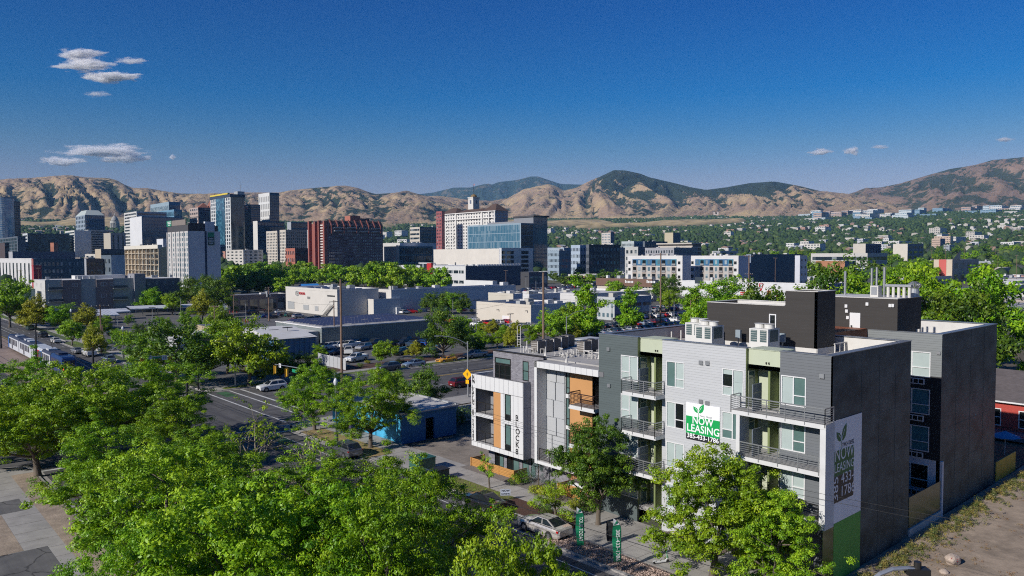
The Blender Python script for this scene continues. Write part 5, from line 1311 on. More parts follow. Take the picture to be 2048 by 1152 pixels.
tp(young,1111,1043,958,'green sapling by the mulch bed above the silver sedan',G1,w=1.3)
G2 = 'trees by the blue building'
tp(near[1],629,862,728,'thick trunked tree on the corner by the crossing',G2,w=1.15)
tp(near[0],741,897,738,'tree behind the dark car in front of the blue building',G2,w=1.2)
x,y = 62.5,84.5
tp(mids[0],845,838,738,'dense dark tree behind the flat roof of the blue building',G2,w=1.05)
tp(mids[0],790,830,748,'dense dark tree between the corner tree and the sky behind the blue building',G2,w=1.0)
for i,(px,py,s,k) in enumerate(((872,834,1.9,2),(900,840,2.6,2),(925,846,2.2,1))):
	x,y = gp(px,py); place(bushes[k],x,y,['small yellow green bush behind the blue building','large yellow green bush by the pale wall','dark bush hanging over the pale wall beside the white block'][i],s=s)
G3 = 'trees along the far side of the crossing'
tp(mids[0],352,776,646,'very wide dark tree left of the street light at the crossing',G3,w=1.35)
tp(mids[1],300,760,668,'dark tree just behind the traffic signals',G3,w=1.1)
tp(mids[1],420,762,662,'dark green tree in the shade right of the wide one',G3,w=1.1)
tp(mids[2],497,773,655,'tall tree with pale trunk on the lawn strip by the crossing',G3,w=1.25)
tp(mids[1],455,748,638,'green tree behind the one with the pale trunk',G3,w=1.1)
tp(mids[1],560,762,705,'low dark tree in front of the blue ribbed shed',G3,w=1.6)
tp(mids[0],610,765,708,'low dark tree at the foot of the blue ribbed shed',G3,w=1.4)
tp(mids[1],640,720,690,'small dark tree between the blue shed and the trucks',G3,w=1.2)
G4 = 'trees down the tram street'
tp(mids[3],72,660,596,'yellow green tree above the tram',G4,w=1.1)
tp(mids[2],20,655,560,'tall tree at the left edge of the photo',G4,w=.9)
tp(mids[0],38,650,600,'dark green tree beside the yellow one at far left',G4)
tp(mids[2],144,692,640,'yellow green tree on the grass island',G4,w=1.1)
tp(mids[3],188,712,652,'small yellow tree beside the twin poles',G4,w=.8)
tp(mids[1],120,660,610,'dark green tree before the brick apartments',G4,w=1.3)
tp(mids[3],175,660,612,'pale yellow tree in front of the brick apartments',G4,w=1.2)
tp(mids[1],205,672,636,'low dark tree behind the twin poles',G4,w=1.3)
tp(mids[1],255,700,662,'small green tree beside the round topped lamp',G4,w=1.0)
G5 = 'trees round the canopies'
for i,(px,yb,yt,k,w,lab) in enumerate(((305,625,577,1,1.2,'green tree in front of the dark end of the brick apartments'),(345,630,588,2,1.0,'light green tree right of the brick apartments'),(385,622,556,0,1.1,'green tree below the white hotel'),(405,640,585,3,1.0,'yellow green tree at the foot of the white hotel'),(430,632,556,0,1.1,'dark tree at the right foot of the white hotel'),(372,660,620,1,.8,'small round tree near the canopies'),(395,665,632,1,.8,'second small round tree near the canopies'),(415,668,636,1,.8,'third small round tree near the canopies'),(257,652,630,1,.9,'small tree between the two long canopies'),(216,650,630,1,.9,'small dark tree left of the long canopies'),(280,690,648,0,1.2,'dark tree above the wide tree by the crossing'),(330,668,634,1,1.0,'round tree on the yard right of the canopies'),(440,668,612,2,1.0,'tall green tree before the brown glazed hall'),(365,612,572,1,1.1,'tree at the corner of the dark brick apartments'),(415,610,552,0,1.0,'dark tree touching the white hotel'),(352,700,664,1,1.3,'dense low tree behind the traffic signals'),(445,700,640,2,.9,'upright tree above the beige shop'),(236,690,660,1,1.1,'dark tree behind the round topped lamp'))):
	tp(mids[k],px,yb,yt,lab,G5,w=w)
G6 = 'trees inside the dealer lots'
tp(mids[2],763,730,682,'upright green tree in front of the parked trucks',G6,w=.95)
tp(mids[2],790,716,692,'small narrow tree beside the green car',G6,w=.8)
tp(mids[3],832,716,684,'yellow green round tree left of the big lot tree',G6,w=1.25)
tp(mids[0],887,722,618,'big green tree by the yellow car',G6,w=1.0)
tp(mids[1],925,690,632,'green tree right of the big lot tree',G6,w=1.0)
for i,(px,yb,yt,k,w) in enumerate(((958,668,645,2,1.2),(985,672,642,3,1.3),(1008,678,650,1,1.2),(1032,672,644,3,1.1),(965,698,662,1,1.2),(995,697,664,2,1.2),(1020,700,660,3,.9),(950,712,672,0,1.2),(1065,690,650,1,1.0))):
	tp(mids[k],px,yb,yt,'small round lot tree among parked cars behind the brick block','small lot trees behind the brick block',w=w)
tp(column,1172,682,563,'tall cone shaped green tree left of the grey modern showroom',G6,w=1.15)
tp(mids[2],1110,690,622,'green tree between the wooden pole and the cone shaped tree',G6,w=1.3)
tp(mids[3],1145,690,650,'yellow tree below the cone shaped tree',G6,w=1.1)
tp(mids[2],1140,680,606,'green tree against the left flank of the cone shaped one',G6,w=.9)
tp(column,1258,662,574,'narrow cone shaped tree in front of the dark blue showroom',G6,w=1.1)
tp(mids[0],1335,606,552,'dark round tree behind the wooden pole',G6,w=1.3)
tp(mids[2],1340,624,581,'light round tree in the middle of the car rows',G6,w=1.1)
tp(column,1385,660,572,'green tree beside the curved lamp arm',G6,w=1.25)
tp(mids[1],1445,655,558,'big round tree left of the black penthouse',G6,w=1.25)
tp(mids[1],1412,668,600,'lower green tree left of the big round one',G6,w=1.1)
tp(mids[3],1600,640,598,'yellowish low tree before the white dealership',G6,w=1.0)
G7 = 'big trees behind the right end of the apartments'
for i,(x,y,s,k,lab) in enumerate(((118,68,572,0,'left big tree beside the turbine vent'),(132,56,545,1,'highest big tree above the right wing'),(112,50,590,2,'nearer big tree just above the right wing parapet'),(122,40,580,0,'big tree right of the parapet end'),(142,42,548,1,'big tree behind the red house'),(108,38.5,640,1,'tree touching the right wing corner'),(128,86,600,1,'tree left of the flues behind the rear penthouse'),(152,72,525,0,'far big tree with gaps at the top'),(150,54,535,2,'bright big tree near the right edge'))):
	q = pj(x,y,0); s = (CAM_H-(s-508)/FPX*q[2])/PH0[mids[k].name]; place(mids[k],x,y,lab+' on the right',G7,s=(s*.9,s*.9,s))
place(bushes[1],92,31,'dark shrub at the foot of the red house',s=2.2)
# belt of trees in the middle distance, each its own
random.seed(21)
GM = 'trees in the belt before the downtown towers'
n = 0
for row,(yb,D) in enumerate(((582,470),(572,540),(563,620),(556,700))):
	px = 440+row*9
	while px < 880:
		h = random.uniform(11,18); k = random.choice((0,1,1,2,2))
		x,y,_ = at_depth(px,511,D+random.uniform(-20,20))
		if not (row == 0 and 560 < px < 700):
			place(fars[k],x,y,('nearest','second','third','farthest')[row]+' row broad tree in the tree belt '+lmk(px),GM,s=h/12); n += 1
		px += random.uniform(20,34)
GN = 'trees scattered through the blocks'
spots = [(500,590,545),(520,588,552),(565,590,555),(225,560,535),(250,560,533),(270,562,536),(150,560,535),(50,555,535),(100,545,505),(115,545,508),(30,562,540),(175,565,545),
		 (938,560,530),(965,560,543),(1015,562,548),(1040,560,545),(1108,560,540),(1130,575,548),(1155,575,546),(1180,570,548),(1205,535,520),(1225,535,520),(1250,580,560),(1230,600,562),(1215,590,570),(1285,575,560),(860,520,508),(1640,560,540),(1700,600,560),(1735,600,566),(1750,600,570),(1790,550,535)]
for px,yb,yt in spots:
	D = CAM_H*FPX/(yb-511); tp(fars[random.choice((0,1,2))],px,yb,yt,'single green tree between low buildings '+lmk(px),GN,w=1.2)
for i in range(210):
	px = random.uniform(1080,2060); D = random.uniform(560,1150)
	if 1254 < px < 1500 and D < 620: continue
	x,y,_ = at_depth(px,500,D); place(fars[random.choice((0,0,1,2))],x,y,('nearer' if D < 800 else 'farther')+' green tree '+lmk(px),GN,s=random.uniform(.7,1.1),z=ground_z(x,y))
# shrubs and weeds near the apartments
def clump(px,py,k,s,lab):
	x,y = gp(px,py); return place(bushes[k],x,y,lab,s=s)
clump(1045,968,1,1.3,'rounded dark shrub at the end of the long cedar fence')
clump(1030,972,0,1.0,'light green shrub at the corner of the long cedar fence')
sp = make_spruce(); x,y = gp(1077,974); sp.location = (x,y,.1); sp['label'] = 'small blue spruce against the grey brick ground floor'
clump(1072,990,2,1.3,'yellow ornamental grass clump beside the pavement')
clump(1092,996,2,1.4,'larger yellow shrub beside the short cedar fence')
clump(1108,1002,0,1.6,'green shrub just left of the short cedar fence')
clump(1060,1010,2,.45,'tiny orange grass tuft in the park strip')
clump(1075,1020,0,1.1,'feathery green plant in the park strip behind the sedan')
clump(1090,1030,1,.9,'dark green plant behind the boot of the sedan')
clump(1130,1050,0,1.2,'green plant at the edge of the mulch bed')
clump(1115,1048,2,.7,'small yellow plant in the mulch bed')
clump(1150,1020,2,1.3,'yellow shrub beneath the dark green street tree')
clump(1175,1025,1,1.6,'dark shrub beneath the dark green street tree')
for i,(px,py,k,s) in enumerate(((735,728,2,1.1),(720,735,1,1.0),(800,728,1,1.2),(840,724,1,1.3),(905,716,0,.9),(870,716,1,1.2))):
	clump(px,py,k,s,['yellow green shrub at the left end of the planting bed by the trucks','dark shrub at the left end of the planting bed by the trucks','dark shrub in the planting bed behind the silver cars','dark shrub in the planting bed below the yellow green tree','round light shrub beside the yellow car','dark shrub left of the yellow car'][i])
# weeds along the shaded wall and over the vacant lot (uncountable)
def weeds():
	rng = np.random.default_rng(9); C = []; S_ = []; T = []
	for k in range(1500):
		x = rng.uniform(49,110); y = 22.6-abs(rng.normal())*(.8+0.9*abs(mnoise.noise(Vector((x*.35,0,2)))))-.3
		if mnoise.noise(Vector((x*.5,y*.5,1))) < -.15: continue
		C.append((x,y,rng.uniform(.05,.35)+(0.35 if rng.random() < .12 else 0))); S_.append(rng.uniform(.15,.45)); T.append(np.clip(rng.normal(.55,.3),0,1))
	V,F,t = leaves_np(rng,np.array(C),np.array(S_),26,.16,.25,tintbase=np.array(T)); V[:,2] = np.abs(V[:,2])+.02
	o = np_mesh('weeds',V,F,[leaf_material('leaf_weed',(0.07,0.12,0.03),(0.17,0.19,0.05),(0.38,0.29,0.08))],attrs={'tint': ('POINT',t)},kind='stuff'); tag(o,'green and straw coloured weeds along the foot of the shaded wall','weeds')
	C = []; S_ = []; T = []
	for k in range(2600):
		x = rng.uniform(49,120); y = rng.uniform(4,21.5)
		if mnoise.noise(Vector((x*.28,y*.28,4))) < .02: continue
		C.append((x,y,.04)); S_.append(rng.uniform(.12,.35)); T.append(np.clip(rng.normal(.7,.25),0,1))
	V,F,t = leaves_np(rng,np.array(C),np.array(S_),12,.13,.2,tintbase=np.array(T)); V[:,2] = np.abs(V[:,2])+.03
	o = np_mesh('dry_grass',V,F,[leaf_material('leaf_straw',(0.12,0.12,0.04),(0.30,0.22,0.09),(0.36,0.2,0.09))],attrs={'tint': ('POINT',t)},kind='stuff'); tag(o,'dry straw tufts scattered over the vacant lot','grass')
	# turf on the lawn strips
	C = []; S_ = []
	for (x0,y0,x1,y1,n) in ((42.6,50.7,45.0,60,250),(47.2,125,58,126.8,300),(42.7,72,45.4,88,150),(44.4,207,46,223,200)):
		for k in range(n): C.append((rng.uniform(x0,x1),rng.uniform(y0,y1),.16)); S_.append(.2)
	V,F,t = leaves_np(rng,np.array(C),np.array(S_),10,.09,.25); V[:,2] = np.abs(V[:,2]-.14)+.14
	o = np_mesh('lawn_grass',V,F,[L_LIME],attrs={'tint': ('POINT',t)},kind='stuff'); tag(o,'short grass on the strips beside the pavements','grass')
weeds()
# river rock bed: each pebble is real, far too many to count
def rocks():
	rng = np.random.default_rng(4); pts = []
	while len(pts) < 5200:
		x = rng.uniform(40.0,42.3); y = rng.uniform(22,43.6)
		if y > 41.2 and (x-40.9)**2+(y-41.2)**2 > 1.1: continue
		if x > 42.15-.0*y: continue
		pts.append((x,y,Z1+rng.uniform(0,.05)))
	P = np.array(pts); s = rng.uniform(.035,.085,(len(P),1,1)); jit = rng.uniform(.7,1.2,(len(P),12,1))
	V = ICO_V[None]*jit*s*np.array([1,1,.7])+P[:,None,:]; F = ICO_F[None]+(np.arange(len(P))*12)[:,None,None]
	m = bpy.data.materials.new('river_rock'); m.use_nodes = True; n = m.node_tree.nodes; l = m.node_tree.links; a = n.new('ShaderNodeAttribute'); a.attribute_name = 'tint'
	r = n.new('ShaderNodeValToRGB'); r.color_ramp.elements[0].color = (0.20,0.13,0.10,1); r.color_ramp.elements[1].color = (0.55,0.42,0.35,1); l.new(a.outputs['Fac'],r.inputs[0]); l.new(r.outputs[0],n['Principled BSDF'].inputs['Base Color']); n['Principled BSDF'].inputs['Roughness'].default_value = .85
	o = np_mesh('river_rocks',V.reshape(-1,3),F.reshape(-1,3),[m],attrs={'tint': ('POINT',np.repeat(rng.random(len(P)),12))},kind='stuff'); tag(o,'pinkish river rocks filling the bed between kerb and plaza','rocks')
rocks()
sheet('rock_bed',40.0,22,42.25,41.2,Z1+.008,mat('rock_bed_soil',(0.22,0.155,0.12),rough=1,var=.4,scale=10))
# ================================================================ VEHICLES
PAINTS = {}
def paint(c):
	tbl = {'white': (0.72,0.72,0.70),'silver': (0.42,0.43,0.44),'grey': (0.14,0.15,0.16),'black': (0.012,0.012,0.014),'champagne': (0.66,0.62,0.56),'blue': (0.02,0.07,0.25),'navy': (0.012,0.025,0.06),'light blue': (0.30,0.38,0.46),'red': (0.45,0.01,0.012),'maroon': (0.13,0.008,0.012),'yellow': (0.72,0.33,0.01),'dark green': (0.015,0.07,0.06),'steel blue': (0.06,0.1,0.15)}
	k = 'paint_'+c.replace(' ','_')
	if k not in MATS:
		m = mat(k,tbl[c],rough=.28,var=0,spec=.6); b = m.node_tree.nodes['Principled BSDF']; b.inputs['Coat Weight'].default_value = .7; b.inputs['Coat Roughness'].default_value = .05
		if c in ('silver','grey','champagne','light blue','steel blue'): b.inputs['Metallic'].default_value = .45
	return MATS[k]
CG = mat('car_glass',(0.015,0.02,0.024),rough=.05,var=0,spec=.9); CT = mat('tyre_rubber',(0.018,0.018,0.018),rough=.9,var=0); CR = mat('wheel_rim',(0.4,0.4,0.41),rough=.3,metal=.8,var=0)
CTL = mat('tail_lamp',(0.35,0.008,0.008),rough=.2,var=0); CHL = mat('head_lamp',(0.6,0.62,0.62),rough=.1,var=0); CBK = mat('car_black_trim',(0.02,0.02,0.02),rough=.6,var=0); CPL = mat('number_plate',(0.5,0.5,0.48),rough=.5,var=0)
SHAPES = {
 # stations: (x, z_low, z_shoulder, half width); cabin: (x, z, half width) for bonnet end, roof front, roof rear, boot start
 'sedan': dict(L=4.85,st=[(2.42,.38,.62,.66),(2.30,.24,.74,.80),(1.75,.2,.84,.90),(.95,.2,.94,.92),(0,.2,.96,.925),(-1.1,.2,.99,.92),(-1.75,.22,1.02,.90),(-2.28,.28,.98,.84),(-2.43,.40,.88,.72)],cab=[(.95,.93,.80),(.15,1.42,.60),(-.95,1.44,.60),(-1.85,1.03,.72)],wb=1.40,wr=.33),
 'coupe': dict(L=4.6,st=[(2.30,.3,.52,.7),(2.15,.18,.62,.86),(1.6,.16,.74,.93),(.9,.16,.82,.93),(0,.16,.86,.93),(-1.1,.16,.92,.94),(-1.7,.2,.95,.93),(-2.15,.28,.93,.86),(-2.3,.40,.85,.74)],cab=[(.85,.81,.78),(.05,1.18,.56),(-.75,1.2,.56),(-1.75,.96,.70)],wb=1.32,wr=.33),
 'suv': dict(L=4.75,st=[(2.37,.42,.78,.72),(2.25,.3,.95,.85),(1.7,.26,1.05,.93),(.95,.26,1.12,.94),(0,.26,1.13,.945),(-1.2,.26,1.15,.94),(-1.9,.28,1.15,.93),(-2.28,.34,1.12,.88),(-2.37,.45,1.0,.8)],cab=[(1.0,1.10,.84),(.3,1.64,.66),(-1.75,1.66,.66),(-2.25,1.14,.80)],wb=1.36,wr=.37),
 'pickup': dict(L=5.7,st=[(2.85,.5,.95,.8),(2.72,.36,1.08,.92),(2.1,.32,1.14,.98),(1.3,.32,1.2,.99),(.4,.32,1.22,.99),(-.8,.32,1.22,.99),(-1.7,.34,1.22,.99),(-2.7,.36,1.22,.98),(-2.85,.46,1.2,.95)],cab=[(1.3,1.18,.88),(.65,1.78,.70),(-.75,1.8,.70),(-1.0,1.22,.84)],wb=1.75,wr=.40)}
def car_body_mb(kind,pm,glass_sep=False):
	s = SHAPES[kind]; b = MB(); G = MB() if glass_sep else b; rings = []
	for (x,zl,zs,w) in s['st']:
		rings.append([(x,-w*.93,zl),(x,-w,zl+.22*(zs-zl)),(x,-w,zs-.16),(x,-w*.92,zs),(x,0,zs+.035),(x,w*.92,zs),(x,w,zs-.16),(x,w,zl+.22*(zs-zl)),(x,w*.93,zl)])
	for r0,r1 in zip(rings,rings[1:]):
		for j in range(8): b.poly([r0[j],r0[j+1],r1[j+1],r1[j]],pm)
		b.poly([r0[8],r0[0],r1[0],r1[8]],CBK)
	b.poly(rings[0],pm); b.poly(rings[-1][::-1],pm)
	(x0,z0,w0),(x1,z1,w1),(x2,z2,w2),(x3,z3,w3) = s['cab']
	def P(x,z,w,sgn): return (x,w*sgn,z)
	# pillars and roof in paint, glass between them
	def lerp(a,c,t): return tuple(a[i]+(c[i]-a[i])*t for i in range(3))
	for sg in (-1,1):
		A,B,C,D = P(x0,z0,w0,sg),P(x1,z1,w1,sg),P(x2,z2,w2,sg),P(x3,z3,w3,sg)
		q = [A,B,C,D] if sg > 0 else [D,C,B,A]
		b.poly(q,pm)
		cx = tuple(sum(p[i] for p in (A,B,C,D))/4 for i in range(3)); out = (0,.012*sg,0)
		Ai,Bi,Ci,Di = [tuple(lerp(p,cx,.13)[i]+out[i] for i in range(3)) for p in (A,B,C,D)]
		m1,m2 = lerp(Bi,Ci,.47),lerp(Ai,Di,.50); n1,n2 = lerp(Bi,Ci,.53),lerp(Ai,Di,.55)
		for quad in ((Ai,Bi,m1,m2),(n2,n1,Ci,Di)): G.poly(quad if sg > 0 else quad[::-1],CG)
	b.poly([P(x1,z1,w1,-1),P(x2,z2,w2,-1),P(x2,z2,w2,1),P(x1,z1,w1,1)][::-1],pm)
	b.poly([P(x1+.1,z1+.0,w1*.8,-1),P(x1-.1,z1+.035,w1*.8,-1),P(x1-.1,z1+.035,w1*.8,1),P(x1+.1,z1,w1*.8,1)],pm); b.poly([P(x1-.1,z1+.035,w1*.82,-1),P(x2+.1,z2+.035,w2*.82,-1),P(x2+.1,z2+.035,w2*.82,1),P(x1-.1,z1+.035,w1*.82,1)],pm); b.poly([P(x2+.1,z2+.035,w2*.82,-1),P(x2,z2,w2*.9,-1),P(x2,z2,w2*.9,1),P(x2+.1,z2+.035,w2*.82,1)],pm)
	for (xa,za,wa),(xb,zb,wb_),s_ in (((x0,z0,w0),(x1,z1,w1),1),((x2,z2,w2),(x3,z3,w3),-1)):
		q = [P(xa,za,wa,-1),P(xb,zb,wb_,-1),P(xb,zb,wb_,1),P(xa,za,wa,1)]; b.poly(q,pm)
		c = tuple(sum(p[i] for p in q)/4 for i in range(3)); o = (.012*s_,0,.012); G.poly([tuple(lerp(p,c,.10)[i]+o[i] for i in range(3)) for p in q],CG)
	if kind == 'pickup':
		b.box(-2.72,-.78,1.225,-1.05,.78,1.235,CBK)
		for sg in (-1,1): b.box(-2.8,sg*.78-.05*0,1.2,-1.0,sg*.93,1.3,pm)
		b.box(-2.82,-.9,1.0,-2.74,.9,1.3,pm)
	return (b,G) if glass_sep else b
def wheel_mb(r):
	t = MB(); t.tube([(0,-.11,0),(0,-.10,0),(0,.10,0),(0,.11,0)],[r*.8,r,r,r*.8],CT,14)
	m = MB(); m.tube([(0,-.118,0),(0,.118,0)],r*.62,CR,10)
	for k in range(5):
		a = 2*math.pi*k/5; m.beam((0,-.12,0),(math.cos(a)*r*.6,-.12,math.sin(a)*r*.6),.03,.07,CR)
	return t,m
CARS = {}
def near_car(kind):
	k = ('near',kind)
	if k in CARS: return CARS[k]
	s = SHAPES[kind]; t = thing('parked_car' if kind != 'pickup' else 'pickup_truck','x','car' if kind != 'pickup' else 'pickup')
	b,g = car_body_mb(kind,paint('white'),True); bo = b.build('body',parent=t); 
	g.build('windows',parent=t)
	wt,wm = wheel_mb(s['wr']); first = None
	for sx in (1,-1):
		for sy in (1,-1):
			if first is None: w = wt.build('wheel',parent=t); r = wm.build('rim',parent=w); first = (w,r)
			else:
				w = first[0].copy(); COL.objects.link(w); r = first[1].copy(); COL.objects.link(r); r.parent = w
			w.location = (sx*s['wb'],sy*(s['st'][4][3]-.09),s['wr'])
			a = MB(); a.tube([(sx*s['wb'],sy*(s['st'][4][3]-.03),s['wr']),(sx*s['wb'],sy*(s['st'][4][3]+.004),s['wr'])],s['wr']*1.16,CBK,16); a.build('wheel_arch',parent=t)
	xf,xr = s['st'][1][0],s['st'][-2][0]; zf = s['st'][1][2]-.12; zr = s['st'][-2][2]-.14; wf,wr_ = s['st'][1][3],s['st'][-2][3]
	for sy in (1,-1):
		a = MB(); a.box(xf-.05,sy*(wf-.28),zf-.1,xf+.07,sy*(wf-.02),zf+.04,CHL); a.build('headlight',parent=t)
		a = MB(); a.box(xr-.08,sy*(wr_-.26),zr-.1,xr+.12,sy*(wr_+.02),zr+.06,CTL); a.build('taillight',parent=t)
		a = MB(); a.obox((s['cab'][0][0]-.15,sy*(s['st'][3][3]+.09),s['cab'][0][1]+.08),(.06,0,0),(0,.1,0),(0,0,.07),paint('white')); a.build('wing_mirror',parent=t)
		a = MB()
		for hx in (.25,-.75): a.box(hx-.09,sy*(s['st'][4][3]+.0),.80,hx+.09,sy*(s['st'][4][3]+.025),.83,CR)
		a.build('door_handles',parent=t)
		a = MB()
		for dx in (1.0*s['cab'][0][0]-.1,-.12,-1.15): a.box(dx-.008,sy*(s['st'][4][3]+.0),.3,dx+.008,sy*(s['st'][4][3]+.006),.93,CBK)
		a.build('door_gap',parent=t)
	a = MB(); a.box(xr-.13,-.26,.62 if kind != 'pickup' else .5,xr-.1,.26,.74 if kind != 'pickup' else .62,CPL); a.build('number_plate',parent=t)
	a = MB(); a.box(s['st'][0][0]-.08,-.55,.42,s['st'][0][0]+.015,.55,.58,CBK); a.build('grille',parent=t)
	CARS[k] = t; t['used'] = 0; return t
def far_car(kind):
	k = ('far',kind)
	if k in CARS: return CARS[k]
	s = SHAPES[kind]; b = car_body_mb(kind,paint('white')); 
	for sx in (1,-1):
		for sy in (1,-1):
			y = sy*(s['st'][4][3]-.08); b.tube([(sx*s['wb'],y-.1,s['wr']),(sx*s['wb'],y+.1,s['wr'])],s['wr'],CT,8); b.tube([(sx*s['wb'],y-.105,s['wr']),(sx*s['wb'],y+.105,s['wr'])],s['wr']*.55,CR,6)
	xf,xr = s['st'][1][0],s['st'][-2][0]; zf = s['st'][1][2]-.12; zr = s['st'][-2][2]-.14; wf,wr_ = s['st'][1][3],s['st'][-2][3]
	for sy in (1,-1): b.box(xf-.05,sy*(wf-.3),zf-.1,xf+.07,sy*(wf-.02),zf+.04,CHL); b.box(xr-.08,sy*(wr_-.28),zr-.1,xr+.12,sy*(wr_+.02),zr+.06,CTL)
	o = b.build('parked_car'); tag(o,'x','car'); o['used'] = 0; CARS[k] = o; return o
def recolor(o,c):
	pm = paint(c); wht = paint('white')
	for q in [o]+list(o.children_recursive):
		if q.type != 'MESH': continue
		for i,ms in enumerate(q.material_slots):
			if ms.material == wht or (ms.material and ms.material.name.startswith('paint_')): ms.link = 'OBJECT'; ms.material = pm
HEAD = {'N': 90,'S': -90,'E': 0,'W': 180}
def car(kind,x,y,head,color,label,group=None,near_=False,z=0.0,name=None):
	p = near_car(kind) if near_ else far_car(kind)
	rz = rad(HEAD.get(head,head) if isinstance(head,str) else head)
	if not p.get('used'):
		o = p; o.location = (x,y,z); o.rotation_euler = (0,0,rz); o['label'] = label; p['used'] = 1
		if group: o['group'] = group
	else: o = copy_tree(p,(x,y,z),rz,label,group)
	recolor(o,color)
	if name: o.name = name
	elif kind == 'pickup' : o.name = 'pickup_truck'; o['category'] = 'pickup'
	return o
def carp(kind,px,py,head,color,label,group=None,near_=False):
	x,y = gp(px,py,.3); return car(kind,x,y,head,color,label,group,near_)
GS_ = 'cars parked along the tram street'
car('sedan',41.32,42.9,'N','champagne','silver champagne sedan parked by the river rock bed',GS_,True)
car('sedan',41.45,50.9,'N','black','black hatch sedan parked ahead of the silver sedan under the locust',GS_,True)
car('suv',41.3,74.6,'N','grey','dark grey crossover parked by the blue building',GS_,True)
car('sedan',41.4,60.5,'N','grey','dark car mostly hidden by locust leaves near the green box',GS_,True)
x,y = gp(542,779,.3); car('suv',52.8,119.3,'W','white','white crossover waiting at the crossing behind the corner tree',None,True)
carp('coupe',893,721,180,'yellow','bright yellow sports car parked by the lot trees',None,True)
carp('pickup',951,713,180,'silver','silver crew cab pickup right of the yellow sports car',None,True)
carp('suv',777,738,180,'grey','dark silver crossover parked left of the pale blue coupe',None,True)
carp('sedan',828,730,180,'light blue','pale blue coupe parked between crossover and yellow car',None,True)
carp('suv',925,770,0,'maroon','maroon suv driving below the yellow warning sign',None,True)
carp('sedan',111,683,'N','white','white sedan beyond the grass island',GS_,True)
carp('suv',86,672,'N','black','black suv above the tram',GS_,True)
carp('suv',60,658,'N','dark green','dark car far up the tram street under the yellow tree',GS_,True)
carp('sedan',153,704,'N','silver','silver car in front of the white pickup',GS_,True)
carp('pickup',178,709,'N','white','white pickup parked beside the twin poles',GS_,True)
carp('suv',217,722,'N','light blue','pale blue suv parked behind the white pickup',GS_,True)
carp('suv',268,734,'N','steel blue','dark teal car in tree shade before the signals',GS_,True)
carp('pickup',304,752,'N','silver','light blue pickup in the shade near the crossing',GS_,True)
carp('suv',332,765,'N','black','black car in deep shade nearest the crossing',GS_,True)
carp('sedan',215,700,'E','white','white car in the dark yard behind the twin poles')
carp('sedan',232,668,'E','dark green','dark green car near the canopies')
# trucks behind the fence
GT = 'trucks and suvs in the lot before the long grey shed'
for kind,px,py,h,c,lab in (('suv',657,696,190,'white','white suv at the left end of the truck lot'),('suv',676,694,190,'white','second white suv from the left in the truck lot'),('pickup',700,693,190,'white','white suv beside the wooden pole in the truck lot'),('suv',702,690,200,'blue','blue suv among white ones in the truck lot'),('suv',722,688,190,'black','black suv behind the silver offroader'),('suv',727,697,205,'silver','silver offroader with spare wheel in the truck lot'),('pickup',697,705,60,'white','white pickup with open bed left of the silver offroader'),('pickup',713,720,200,'white','white long bed pickup behind the pale fence'),('suv',748,689,190,'grey','dark grey suv right of the silver offroader'),('suv',757,682,200,'black','black suv against the long grey shed'),('pickup',783,679,200,'white','white pickup against the long grey shed'),('suv',781,692,195,'black','black offroader in the middle of the truck lot'),('suv',806,690,195,'black','black suv right of the black offroader'),('pickup',814,684,195,'black','black pickup by the right end of the shed'),('suv',802,707,195,'dark green','dark green suv behind the yellow green tree'),('suv',870,703,195,'dark green','green suv behind the big lot tree'),('pickup',767,706,195,'black','black pickup hidden by the upright tree'),('sedan',672,706,190,'navy','navy car low behind the pale fence')):
	carp(kind,px,py,h,c,lab,GT)
GTY = 'cars in front of the long white dealership'
for kind,px,py,h,c,lab in (('suv',506,626,10,'black','black suv before the brown glazed hall'),('suv',537,622,10,'black','second black suv before the brown glazed hall'),('sedan',531,634,20,'blue','bright blue car left of the pole in the dealership yard'),('suv',545,635,20,'navy','navy suv behind the pole in the dealership yard'),('suv',566,631,20,'navy','navy suv right of the pole in the dealership yard'),('suv',580,632,20,'dark green','dark green suv in the dealership yard'),('suv',597,634,10,'silver','silver suv in the dealership yard'),('sedan',590,643,10,'red','red car in the dealership yard'),('suv',622,640,10,'black','black suv in front of the outside stair'),('sedan',636,637,10,'black','black car at the foot of the outside stair'),('sedan',560,625,10,'white','white car close to the white dealership wall'),('sedan',695,626,10,'silver','silver car beside the dealership canopy'),('sedan',706,628,10,'black','black car beside the dealership canopy'),('suv',810,626,15,'white','white suv beside the red one by the long white wall'),('suv',823,625,-20,'red','bright red suv by the long white wall'),('sedan',912,618,15,'blue','blue car under the carport by the long wall'),('sedan',925,621,15,'maroon','maroon car under the carport by the long wall'),('sedan',865,622,15,'grey','grey car in the dark below the hanging trees'),('sedan',405,662,10,'silver','silver car near the beige low roof'),('suv',490,588,10,'dark green','dark car in the far left car park behind the hall'),('sedan',510,588,10,'white','white car in the far left car park behind the hall')):
	carp(kind,px,py,h,c,lab,GTY)
